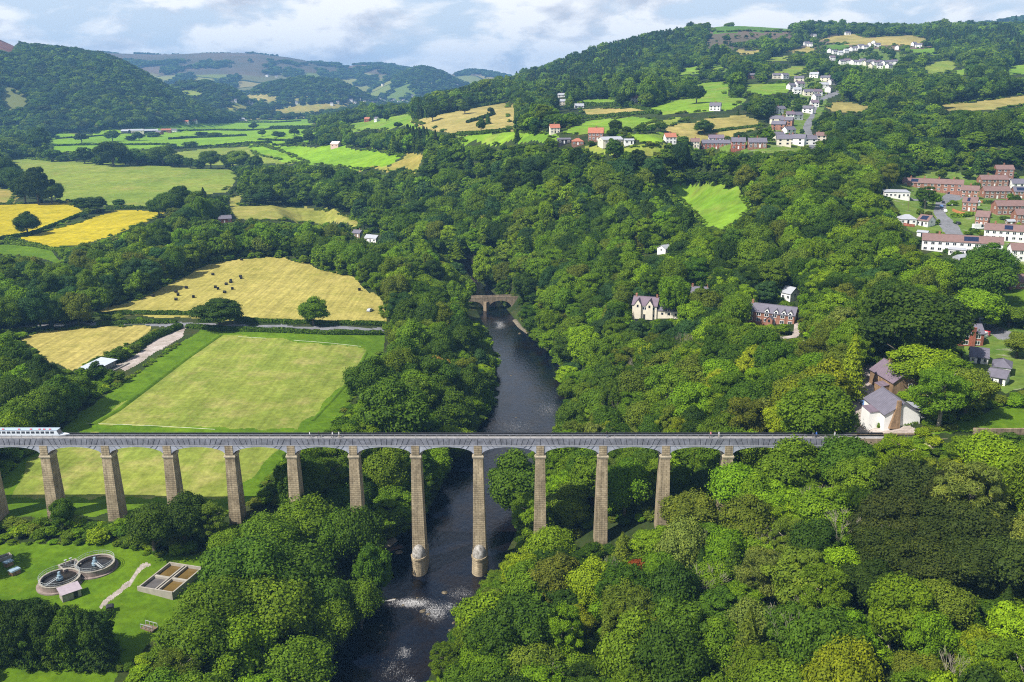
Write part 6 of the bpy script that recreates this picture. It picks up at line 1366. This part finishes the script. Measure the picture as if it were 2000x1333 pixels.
# far ridges: dense wood on the dark hills, broken wood on the moors
def far_wood():
    P = hexgrid(1750, 7600, 21, 0.62); x, y = P[:, 0], P[:, 1]
    t = x / y; best = np.full(len(x), -1e9); which = np.full(len(x), -1)
    for i, (tt, zz, F, wf, wb) in enumerate(_RD):
        H = np.interp(t, tt, zz, left=-200, right=-200); q = 1 - (F-y)/wf
        hz = np.where((q > 0) & (y < F*1.01), -60 + (H+60)*np.sin(np.clip(q, 0, 1)*PI/2)**0.9, -999)
        which = np.where(hz > best, i, which); best = np.maximum(best, hz)
    z = ground_z(x, y); on = (best > z - 30) & (which >= 0)
    frac = np.array([1.0, 0.28, 1.0, 0.9, 0.80, 0.55, 0.5, 0.7, 0.25]); g = fbm(x/130.0+9, y/240.0, 4)*1.06
    lim = np.where(on, frac[which], 0.5)
    hi = np.interp(lim, [0, 0.25, 0.3, 0.5, 0.7, 0.86, 1.0], [0, 0.43, 0.46, 0.5, 0.56, 0.63, 2])
    ok = (g < hi); px, py, d = proj(x, y, z)
    ok &= ~((which == 1) & (py < 120)); fr, c = free(x, y); ok &= fr & (y > 2500) | (on & (which == 0) & fr & (y > 1750) & (y < 2720) & (RNG.random(len(x)) < 1))
    ok &= covered(x, y, z, np.full(len(x), 14.0), np.full(len(x), 14.0)) < 0.3
    x, y, z = x[ok], y[ok], z[ok]; n = len(x); D = RNG.uniform(19, 28, n); H = RNG.uniform(13, 21, n)
    con = RNG.random(n) < 0.12; k = np.where(con, idx('spruce')[0], RNG.choice(idx('round')+idx('domes')+idx('oval'), n)); D = np.where(con, 12, D)
    emit(x, y, D, H, k, pick(['deep green','deep green','dull dark','dark green','mid green'], n))
    # closer planting on the nearest left hand hill
    P = hexgrid(1750, 2720, 11.5, 0.62); x, y = P[:, 0], P[:, 1]; m = (x/y < -0.26); x, y = x[m], y[m]; fr, c = free(x, y); px, py, d = proj(x, y, ground_z(x, y)); fr &= ~inpoly(np.array([(-200,60),(0,60),(48,97),(24,102),(-200,102)], float), px, py)
    x, y, px, py = x[fr], y[fr], px[fr], py[fr]; n = len(x); z = ground_z(x, y)
    con = (py < 150 + 20*np.sin(px/60)) & (px > 55); k = np.where(con, idx('spruce')[0], RNG.choice(idx('round')+idx('domes')+idx('oval'), n))
    g = fbm(x/140.0, y/200.0, 3); tt = pick(['dark green','deep green','deep green'], n); tt2 = pick(['mid green','fresh green','pale green','fresh green','deep green'], n)
    tt = np.where(con | (g < 0.42), tt, tt2); D = np.where(con, RNG.uniform(6, 8, n), RNG.uniform(10, 16, n)); H = np.where(con, RNG.uniform(12, 17, n), D*RNG.uniform(0.85, 1.15, n))
    ok = covered(x, y, z, D, H) < 0.3; emit(x[ok], y[ok], D[ok], H[ok], k[ok], tt[ok])
far_wood()
# conifers along the right hand hill's shoulder
def conifers(poly, sp, Hr, F0=900, F1=2300, tints=('dark green','dull dark','blue green')):
    P = hexgrid(F0, F1, sp, 0.6); x, y = P[:, 0], P[:, 1]; z = ground_z(x, y); px, py, d = proj(x, y, z); m = inpoly(np.array(poly, float), px, py); fr, c = free(x, y); m &= fr
    x, y, z = x[m], y[m], z[m]; n = len(x); H = RNG.uniform(*Hr, n); D = H*RNG.uniform(0.36, 0.5, n); k = RNG.choice(idx('spruce')+idx('cypress')[:0], n)
    ok = covered(x, y, z, D, H) < 0.2; emit(x[ok], y[ok], D[ok], H[ok], k[ok], pick(list(tints), ok.sum()))
conifers([(1020,178),(1100,135),(1200,100),(1280,80),(1330,74),(1340,90),(1260,120),(1200,160),(1120,190)], 9, (15, 24), 1500, 2300)
conifers([(810,232),(860,205),(920,178),(960,175),(960,200),(900,215),(850,240)], 8, (14, 20), 1150, 1700, ('deep green','dark green','dull dark'))
conifers([(780,268),(830,262),(890,270),(890,300),(800,300)], 9, (17, 24), 850, 1250, ('dull dark','dark green'))
conifers([(1800,75),(1990,72),(1990,110),(1830,100)], 11, (15, 22), 1500, 2500)
# single trees: photo x of the stem, y of the foot, height and width in px, kind, tint
SINGLE = [(430,642,60,78,'spread','dark green'),(612,636,54,48,'round','mid green'),(745,645,50,38,'loose','olive green'),(55,459,42,42,'round','dark green'),(165,417,32,36,'spread','dark green'),(190,417,34,34,'spread','dark green'),(233,402,14,22,'shrub','deep green'),
 (50,398,52,40,'round','dark green'),(76,400,72,46,'oval','dark green'),(102,398,42,46,'round','deep green'),(15,362,50,44,'round','dark green'),(30,378,50,40,'domes','deep green'),
 (60,301,38,36,'round','dark green'),(80,302,52,36,'oval','deep green'),(28,304,32,40,'round','mid green'),(104,316,24,30,'domes','deep green'),(122,316,14,20,'shrub','deep green'),(150,317,22,20,'round','deep green'),(166,320,32,30,'oval','dark green'),(222,325,46,54,'domes','dark green'),(196,322,18,26,'shrub','deep green'),(246,323,20,24,'round','deep green'),(268,323,30,32,'round','deep green'),(291,322,20,24,'shrub','mid green'),(318,324,38,40,'domes','deep green'),(340,327,26,32,'round','deep green'),(372,329,20,20,'round','dark green'),(391,330,22,22,'shrub','deep green'),(412,330,34,34,'domes','deep green'),(455,332,34,42,'round','deep green'),(474,334,38,40,'domes','mid green'),(500,336,32,30,'round','deep green'),
 (160,280,20,24,'spread','dark green'),(220,277,22,22,'round','deep green'),(256,275,10,18,'shrub','dark green'),(272,275,16,20,'round','dark green'),(183,259,10,16,'round','dark green'),(100,268,12,20,'round','dark green'),(335,290,10,18,'shrub','deep green'),(371,287,11,24,'shrub','deep green'),(495,254,13,16,'round','dark green'),(512,267,13,14,'round','deep green'),(545,268,12,22,'shrub','deep green'),(575,265,14,18,'round','deep green'),(600,270,16,20,'domes','deep green'),(300,268,10,26,'shrub','deep green'),(420,268,10,26,'shrub','deep green'),(395,266,9,22,'shrub','dark green'),(583,281,16,20,'shrub','dark green'),(605,280,20,22,'round','dark green'),(566,284,14,16,'shrub','deep green'),
 (312,426,40,40,'round','deep green'),(332,432,52,42,'domes','deep green'),(354,426,62,42,'oval','dark green'),(372,420,46,40,'round','deep green'),(387,432,58,38,'oval','mid green'),(410,436,50,38,'spruce','dark green'),(428,430,36,30,'round','deep green'),(345,444,40,40,'loose','olive green'),(320,408,30,32,'round','deep green'),(400,412,44,34,'spruce','dark green'),
 (845,238,26,20,'round','dark green'),(908,223,18,22,'round','dark green'),(940,259,26,18,'round','deep green'),(953,243,22,16,'spruce','deep green'),(755,237,14,12,'oval','dark green'),(777,248,10,16,'shrub','dark green'),(1010,277,24,18,'spruce','dark green'),(1043,265,20,16,'round','dark green'),(958,222,12,12,'round','dull dark'),
 (1360,203,34,28,'round','dark green'),(1294,195,24,20,'round','dark green'),(1202,262,26,24,'round','dark green'),(1225,262,14,20,'round','deep green'),(1250,262,16,22,'round','deep green'),(1272,260,18,18,'oval','deep green'),(1290,258,20,22,'domes','deep green'),(1237,277,12,10,'oval','dark green'),(1200,312,38,32,'round','deep green'),(1246,330,40,28,'oval','dark green'),(1225,330,36,22,'oval','deep green'),(1375,262,26,34,'round','deep green'),(1333,290,22,24,'round','deep green'),(1345,294,18,14,'oval','dark green'),(1445,278,20,24,'round','dark green'),
 (1765,728,160,170,'domes','dark green'),(1715,700,90,90,'domes','deep green'),(1820,705,110,100,'domes','dark green'),(1832,838,130,104,'loose','mid green'),(1795,770,92,110,'domes','lime green'),(1850,790,90,90,'round','fresh green'),(1885,815,100,80,'round','olive green'),(1925,568,86,90,'round','deep green'),(1905,645,80,92,'round','fresh green'),(1970,640,40,60,'domes','mid green'),(1985,700,50,60,'domes','olive green'),
 (1311,368,26,30,'round','deep green'),(1329,362,24,26,'domes','mid green'),(1352,358,26,30,'round','dark green'),(1374,358,22,26,'oval','deep green'),(1398,361,26,28,'domes','dark green'),(1424,368,24,30,'round','deep green'),
 (1532,234,18,8,'cypress','yellow green'),(1566,284,22,8,'cypress','dull dark'),(1700,290,40,30,'round','deep green')]
_r = random.Random(5)
for _i in range(46):
    _p = (_r.uniform(1790, 2000), _r.uniform(345, 505)); SINGLE.append((_p[0], _p[1], _r.uniform(7, 15), _r.uniform(7, 16), 'shrub', _r.choice(['fresh green','mid green','deep green','lime green','olive green'])))
SINGLE += [(1806,408,46,40,'loose','deep green'),(1822,402,26,24,'round','fresh green'),(1838,352,20,20,'round','mid green'),(1890,350,18,20,'round','deep green'),(1905,372,16,14,'round','deep green'),(1982,402,20,18,'round','deep green')]
SX = []
for px, py, hp, wp, kd, tn in SINGLE:
    x, y, z = G(px, py); d = proj(x, y, z)[2]
    if any((x-a)**2+(y-b)**2 < (c*0.8)**2 for a, b, c in SOLID) or any(dist_line(L_, np.array([x]), np.array([y]))[0] < w_ for n_, L_, w_, k_ in ROADS): continue
    SX.append((x, y, z, wp*d/FPX, hp*d/FPX/0.97, R0.choice(idx(kd)), TN.index(tn)))
# notable trees of the near woods: photo x and y of the crown's top, forward distance, crown width px, kind, tint, least height
HERO = [(1550,866,195,118,'round','mid green'),(1662,852,197,108,'round','deep green'),(1440,906,180,100,'domes','fresh green'),(1350,962,172,90,'domes','olive green'),(1672,652,276,60,'cypress','yellow green'),
 (785,520,440,46,'oval','lime green'),(950,478,450,54,'oval','lime green'),(848,694,282,52,'shrub','golden tan'),(1790,900,175,110,'domes','dull dark'),(1860,915,172,110,'round','dull dark'),(1760,965,165,110,'domes','dull dark'),(1840,985,162,110,'round','dull dark'),(1920,975,165,120,'domes','dull dark'),(1740,1030,158,100,'round','dull dark'),(1820,1060,152,110,'domes','dull dark'),(1900,1050,155,110,'round','dull dark'),(1975,1050,158,110,'domes','dull dark'),(1700,1000,165,80,'domes','dull dark'),
 (1650,1075,158,80,'domes','lime green'),(1655,1195,146,92,'round','fresh green'),(1500,1060,165,100,'loose','pale green'),(1240,1155,152,120,'willow','olive green'),(1050,965,214,1,'shrub','mid green'),(1010,890,232,110,'round','deep green'),(1120,880,240,60,'loose','fresh green'),(1075,1030,190,80,'domes','fresh green'),(1105,952,205,80,'round','mid green'),(1345,965,150,1,'shrub','olive green'),
 (1910,888,186,140,'loose','pale green'),(1950,850,196,110,'domes','lime green'),(1760,845,198,90,'loose','lime green'),(1925,490,330,92,'round','deep green'),(1600,742,256,130,'round','mid green'),(1590,650,300,60,'loose','olive green'),
 (770,745,262,120,'round','deep green'),(720,700,290,80,'round','deep green'),(880,770,255,80,'round','deep green'),(660,955,195,90,'domes','deep green'),(590,975,188,110,'domes','mid green'),(520,1010,176,100,'domes','mid green'),(470,1055,165,130,'domes','deep green'),(560,1075,160,140,'domes','deep green'),(420,1130,150,120,'domes','mid green'),(520,1140,148,140,'domes','mid green'),(610,1130,152,110,'domes','deep green'),(370,1200,140,120,'domes','mid green'),(470,1215,138,130,'domes','fresh green'),(570,1250,134,120,'domes','mid green'),(600,1265,134,70,'round','lime green'),(340,1265,132,90,'loose','olive green'),
 (290,985,186,90,'domes','deep green'),(350,968,190,90,'domes','dark green'),(405,975,188,70,'loose','olive green'),(1245,1090,172,30,'shrub','russet'),(1285,1092,173,24,'shrub','russet'),(860,1040,205,1,'shrub','mid green'),(870,1250,130,70,'loose','mid green'),(1130,1190,140,60,'domes','yellow green')]
HX = []
HERO += [(694,985,185,84,'domes','deep green',2.1),(650,1000,180,80,'domes','mid green',1.9),(722,1060,185,60,'oval','deep green',2.2),(1250,1088,170,34,'oval','russet',3.0),(1168,1096,170,26,'oval','yellow green',3.0),(1192,1102,170,26,'oval','yellow green',3.0),(1895,892,185,50,'round','yellow green'),(1740,905,190,44,'loose','yellow green'),(700,1130,170,70,'domes','mid green',1.8),(640,1180,150,90,'domes','mid green',1.5),(575,1150,150,100,'domes','deep green',1.4)]
for px, py, F, wp, kd, tn, *mx in HERO:
    if wp < 5: continue
    t, s = ray(px, py); lim = {'cypress':2.3,'oval':1.75,'shrub':1.0,'loose':1.5,'willow':1.3}.get(kd, 1.22) if not mx else mx[0]
    Fs = np.linspace(F-45, F+160, 400); g = ground_z(t*Fs, Fs); ds = Fs*CP - s*Fs*SP; Ds = wp*ds/FPX; Hs = CH + s*Fs - g
    k_ = int(np.argmax(Hs <= lim*Ds)) if (Hs <= lim*Ds).any() else len(Fs)-1
    F = float(Fs[k_]); H = max(float(Hs[k_]), 0.75*float(Ds[k_])); HX.append((t*F, F, float(g[k_]) if H == float(Hs[k_]) else CH+s*F-H, float(Ds[k_]), H, R0.choice(idx(kd)), TN.index(tn)))
# a conifer belt over the sewage works, lower left
for i in range(44):
    px = -30+6.0*i+R0.uniform(-6, 6); py = [1296, 1278, 1288][i % 3]
    if px > 215: continue
    t, s = ray(px, py); F = float((12.5-CH)/s); x = float(t*F); gz = float(ground_z(np.array([x]), np.array([F]))[0]); st = float(ray(px, 1172+max(0, px-120)*0.35+R0.uniform(-4, 22))[1])
    HX.append((x, F, gz, R0.uniform(5.5, 7.5), max(7.0, CH+st*F-gz), R0.choice(idx('cypress')+idx('oval')+idx('cypress')), TN.index(R0.choice(['dark green','deep green','dark green']))))
def clear_of(x, y, D, lst):
    ok = np.ones(len(x), bool)
    for hx in lst: ok &= (x-hx[0])**2 + (y-hx[1])**2 > (0.34*(D + hx[3]))**2
    return ok
A = [np.concatenate([np.asarray(T[i], float) for T in TREES]) for i in range(8)]
ok = clear_of(A[0], A[1], A[3], HX + SX)
A = [a[ok] for a in A]
FXD = np.array(HX + SX)
for i in range(7): A[i] = np.concatenate([A[i], FXD[:, i]])
A[7] = np.concatenate([A[7], np.ones(len(FXD))])
tx, ty, tz, tD, tH, tk, tt, tf = A; tk = tk.astype(int); tt = tt.astype(int)
ppx, ppy, pd = proj(tx, ty, tz + tH*0.7)
inview = (ppx > -20) & (ppx < 2020) & (ppy > 0) & (ppy < 1370)
size = tD*FPX/pd
SPRUCE = np.isin(tk, idx('spruce')+idx('cypress')); SHR = np.isin(tk, idx('shrub'))
rank = np.where(inview, size, 0) + np.where(tf > 0, 1000, 0)
indiv = np.zeros(len(tx), bool)
for mask, lim in ((~SPRUCE & ~SHR, 296), (SPRUCE, 90), (SHR, 60)):
    o = np.argsort(-np.where(mask, rank, -1)); indiv[o[:lim]] = True; indiv &= True
    indiv[~mask & False] = False
def lodof(s): return np.where(s > 34, 0, np.where(s > 11, 1, 2))
rest = ~indiv
lod = lodof(size); lod = np.where(rest, lod, lod)
NK = len(KINDS)
def tintvar(t, n): return np.clip(TV[t] * RNG.uniform(0.82, 1.22, (n, 1)) * RNG.uniform(0.93, 1.07, (n, 3)), 0, 1)
r_ = np.where(rest)[0]
stuff('woodland', np.stack([tx[r_], ty[r_], tz[r_]], 1), lod[r_]*NK + tk[r_], np.stack([tD[r_]/10, tD[r_]/10, tH[r_]/14], 1), tintvar(tt[r_], len(r_)))
# ground cover of bushes under and between the trees
def scrub(y0, y1, sp, Dr):
    P = hexgrid(y0, y1, sp, 0.64); x, y = P[:, 0], P[:, 1]; ok, c = free(x, y, 0.6); ok &= c != 81; x, y = x[ok], y[ok]; n = len(x); D = RNG.uniform(*Dr, n); H = D*RNG.uniform(0.6, 1.0, n); z = ground_z(x, y) - 0.3
    ok = covered(x, y, z, D, H) < 0.2
    return x[ok], y[ok], z[ok], D[ok], H[ok]
S = [np.concatenate(q) for q in zip(scrub(90, 330, 3.6, (2.4, 4.6)), scrub(330, 700, 5.6, (3.5, 6)))]
def margins():
    X, Y, Dd = [], [], []
    for nme, k, P in GPOLY:
        if k in ('garden', 'mown', 'gravel', 'heather'): continue
        yy = np.exp(P[:, 1]); xx = P[:, 0]*yy; xx = np.append(xx, xx[0]); yy = np.append(yy, yy[0])
        for a in range(len(xx)-1):
            L = math.hypot(xx[a+1]-xx[a], yy[a+1]-yy[a]); ym = (yy[a]+yy[a+1])/2
            if L > ym*0.12: continue
            q = max(1.3, ym*0.0026); m_ = int(L/q*1.2)
            if m_ < 1: continue
            f = RNG.random(m_); X.append(xx[a]+(xx[a+1]-xx[a])*f+RNG.normal(0, q*0.45, m_)); Y.append(yy[a]+(yy[a+1]-yy[a])*f+RNG.normal(0, q*0.45, m_)); Dd.append(q*RNG.uniform(0.7, 1.7, m_))
    X, Y, Dd = np.concatenate(X), np.concatenate(Y), np.concatenate(Dd); g = fbm(X/30.0, Y/30.0, 3); ok = (g > 0.43) & (np.abs(X) < 0.7*Y); dx, dy = X-AQ.x, Y-AQ.y; ok &= ~((np.abs(dy+0.0165*dx) < 4) & (dx < 100))
    for sx, sy, sr in SOLID: ok &= (X-sx)**2 + (Y-sy)**2 > sr**2
    for n_, L_, w_, k_ in ROADS: ok &= ~(dist_line(L_, X, Y) < w_+1)
    X, Y, Dd = X[ok], Y[ok], Dd[ok]; return X, Y, ground_z(X, Y)-0.2, Dd, Dd*RNG.uniform(0.35, 0.75, len(Dd))
S = [np.concatenate([a, b]) for a, b in zip(S, margins())]
n = len(S[0]); d_ = proj(S[0], S[1], S[2])[2]; sz = S[3]*FPX/d_
stuff('undergrowth', np.stack(S[:3], 1), np.where(sz > 14, 1, 2)*NK + RNG.choice(idx('shrub')+idx('round'), n), np.stack([S[3]/10, S[3]/10, S[4]/14], 1), tintvar(pick(['deep green','mid green','fresh green','olive green','mid green','lime green'], n), n))
# ------------------------------------------------------------------ single trees as things
def zone(x, y, px, py):
    l, r = river_lr(np.array([y])); l, r = l[0], r[0]
    if y < 214:
        if px < 240 and py > 1130: return 'in the belt below the tanks'
        if x < l: return 'on the bank near the tanks'
        return 'on the near wooded slope' if px < 1500 else 'in the near hillside wood'
    if px > 1740 and 400 < y < 740 and py < 520: return 'in the brick village gardens'
    if x < l and y < 400: return 'between playing field and river' if x > -75 else 'around the hay fields'
    if y < 330 and px < 1560: return 'between river and brick cottage'
    if y < 330: return 'around the whitewashed cottage'
    if y < 700: return 'in the middle valley wood' if px > 700 else 'edging the bale field'
    return 'among the far fields'
FORM = {'round':'round crowned','oval':'tall','spread':'spreading','loose':'feathery','domes':'lumpy','willow':'drooping','spruce':'pointed','cypress':'cone shaped','shrub':'bushy'}
def word(v, cuts, names): return names[int(np.searchsorted(cuts, v))]
used = {}
ind = np.where(indiv)[0]; ind = ind[np.argsort(-size[ind])]
for i in ind:
    kd = KINDS[tk[i]]; nm = 'conifer_tree' if kd in ('spruce', 'cypress') else 'shrub' if kd == 'shrub' else 'broadleaf_tree'
    cat = {'conifer_tree':'conifer','shrub':'shrub','broadleaf_tree':'tree'}[nm]
    zn = zone(tx[i], ty[i], ppx[i], ppy[i]); base = '%s %s %s %s' % (TN[tt[i]], FORM[kd], {'conifer':'conifer','shrub':'shrub','tree':'tree'}[cat], zn)
    used.setdefault(base, []).append(i)
LAB = {}
for base, L_ in used.items():
    if len(L_) == 1: LAB[L_[0]] = base; continue
    L_ = sorted(L_, key=lambda i: ppx[i])
    for j, i in enumerate(L_): LAB[i] = '%s, %s from the left' % (base, ORD[min(j, 36)])
for i in ind:
    kd = KINDS[tk[i]]; nm = 'conifer_tree' if kd in ('spruce', 'cypress') else 'shrub' if kd == 'shrub' else 'broadleaf_tree'
    cat = {'conifer_tree':'conifer','shrub':'shrub','broadleaf_tree':'tree'}[nm]
    root = empty(nm, (tx[i], ty[i], tz[i]-0.2), R0.uniform(0, 6.28), ' '.join(LAB[i].split()), cat, {'tree':'single broadleaf trees','conifer':'single conifers','shrub':'single shrubs'}[cat])
    root.scale = (tD[i]/10, tD[i]/10, tH[i]/14)
    L_ = int(lod[i]); c = link_mesh('crown', CROWN[L_][tk[i]], root); v = tintvar(np.array([tt[i]]), 1)[0]; c['tint'] = [float(q) for q in v]
    link_mesh('trunk', TRUNK[tk[i]], root)
# ------------------------------------------------------------------ light and sky
SUN_EL, SUN_AZ_VEC = math.radians(50), Vector((-15.5, -10.0))
def lights():
    sd = bpy.data.lights.new('sun', 'SUN'); so = bpy.data.objects.new('sun', sd); COL.objects.link(so)
    h = SUN_AZ_VEC.normalized(); d = Vector((h.x*math.cos(SUN_EL), h.y*math.cos(SUN_EL), math.sin(SUN_EL)))
    so.rotation_euler = d.to_track_quat('Z', 'Y').to_euler(); so.location = (-200, -100, 400)
    sd.energy = 5.0; sd.angle = math.radians(0.6); sd.color = (1.0, 0.955, 0.88)
    w = bpy.data.worlds.new('World'); SC.world = w; w.use_nodes = True
    nt = w.node_tree; nt.nodes.clear(); out = nt.nodes.new('ShaderNodeOutputWorld'); bg = nt.nodes.new('ShaderNodeBackground')
    sky = nd(nt, 'ShaderNodeTexSky', sky_type='NISHITA', sun_disc=False, sun_elevation=SUN_EL, sun_rotation=math.atan2(h.x, h.y), altitude=200, air_density=1.0, dust_density=1.6, ozone_density=1.2)
    tc = nd(nt, 'ShaderNodeTexCoord'); sx = nd(nt, 'ShaderNodeSeparateXYZ'); ln(nt, tc.outputs['Generated'], sx.inputs[0])
    mp = nd(nt, 'ShaderNodeMapping'); mp.inputs['Scale'].default_value = (1.0, 1.0, 2.6); mp.inputs['Location'].default_value = (3.1, 0.4, 1.7); ln(nt, tc.outputs['Generated'], mp.inputs['Vector'])
    mp2 = nd(nt, 'ShaderNodeMapping'); mp2.inputs['Scale'].default_value = (1.0, 1.0, 2.6); mp2.inputs['Location'].default_value = (3.085, 0.4, 1.735); ln(nt, tc.outputs['Generated'], mp2.inputs['Vector'])
    cover = noise(nt, mp.outputs[0], 8.0, 9, 0.56, 0.25); c2 = noise(nt, mp2.outputs[0], 8.0, 9, 0.56, 0.25); big = noise(nt, mp.outputs[0], 3.2, 3, 0.5)
    k = math_(nt, 'ADD', cover, math_(nt, 'MULTIPLY', math_(nt, 'SUBTRACT', big, 0.5), 0.4))
    m = ramp(nt, k, [(0.39,(0,0,0)),(0.49,(1,1,1))])
    lit = math_(nt, 'ADD', math_(nt, 'MULTIPLY', math_(nt, 'SUBTRACT', cover, c2), 3.2), math_(nt, 'MULTIPLY', math_(nt, 'SUBTRACT', 0.58, big), 1.3))
    cl = ramp(nt, math_(nt, 'ADD', lit, 0.5), [(0.25,(5.4,5.6,6.2)),(0.50,(7.4,7.5,7.8)),(0.74,(9.6,9.5,9.3))])
    up = ramp(nt, sx.outputs[2], [(0.30,(1,1,1)),(0.60,(0.12,0.12,0.12))]); m = mixc(nt, 1.0, m, up, 'MULTIPLY')
    blue = mixc(nt, math_(nt, 'MULTIPLY', ramp(nt, sx.outputs[2], [(0.15,(1,1,1)),(0.5,(0,0,0))]), 0.75), sky.outputs[0], (6.6,7.5,8.7))
    ln(nt, mixc(nt, m, blue, cl), bg.inputs['Color']); bg.inputs['Strength'].default_value = 0.085
    ln(nt, bg.outputs[0], out.inputs[0])
lights()
def haze():
    m, nt, out = new_mat('haze'); v = nd(nt, 'ShaderNodeVolumePrincipled')
    v.inputs['Color'].default_value = (0.26, 0.56, 1.0, 1); v.inputs['Density'].default_value = HAZE; v.inputs['Anisotropy'].default_value = 0.1
    ln(nt, v.outputs[0], out.inputs['Volume'])
    top = float(TZ.max()) + 25
    b = MB().box(-14500, 14500, -400, 9600, -70, top); o = b.build('haze', m); props(o, kind='stuff')
HAZE = 1.05e-4
if HAZE: haze()
SC.view_settings.view_transform = 'Standard'; SC.view_settings.look = 'None'; SC.view_settings.exposure = 0.55; SC.view_settings.gamma = 1
cy = SC.cycles if hasattr(SC, 'cycles') else None
if cy:
    cy.max_bounces = 5; cy.diffuse_bounces = 2; cy.glossy_bounces = 2; cy.transmission_bounces = 2; cy.volume_bounces = 0; cy.transparent_max_bounces = 6
    cy.use_denoising = False; cy.filter_width = 1.1; cy.caustics_reflective = False; cy.caustics_refractive = False; cy.use_adaptive_sampling = True; cy.adaptive_threshold = 0.006
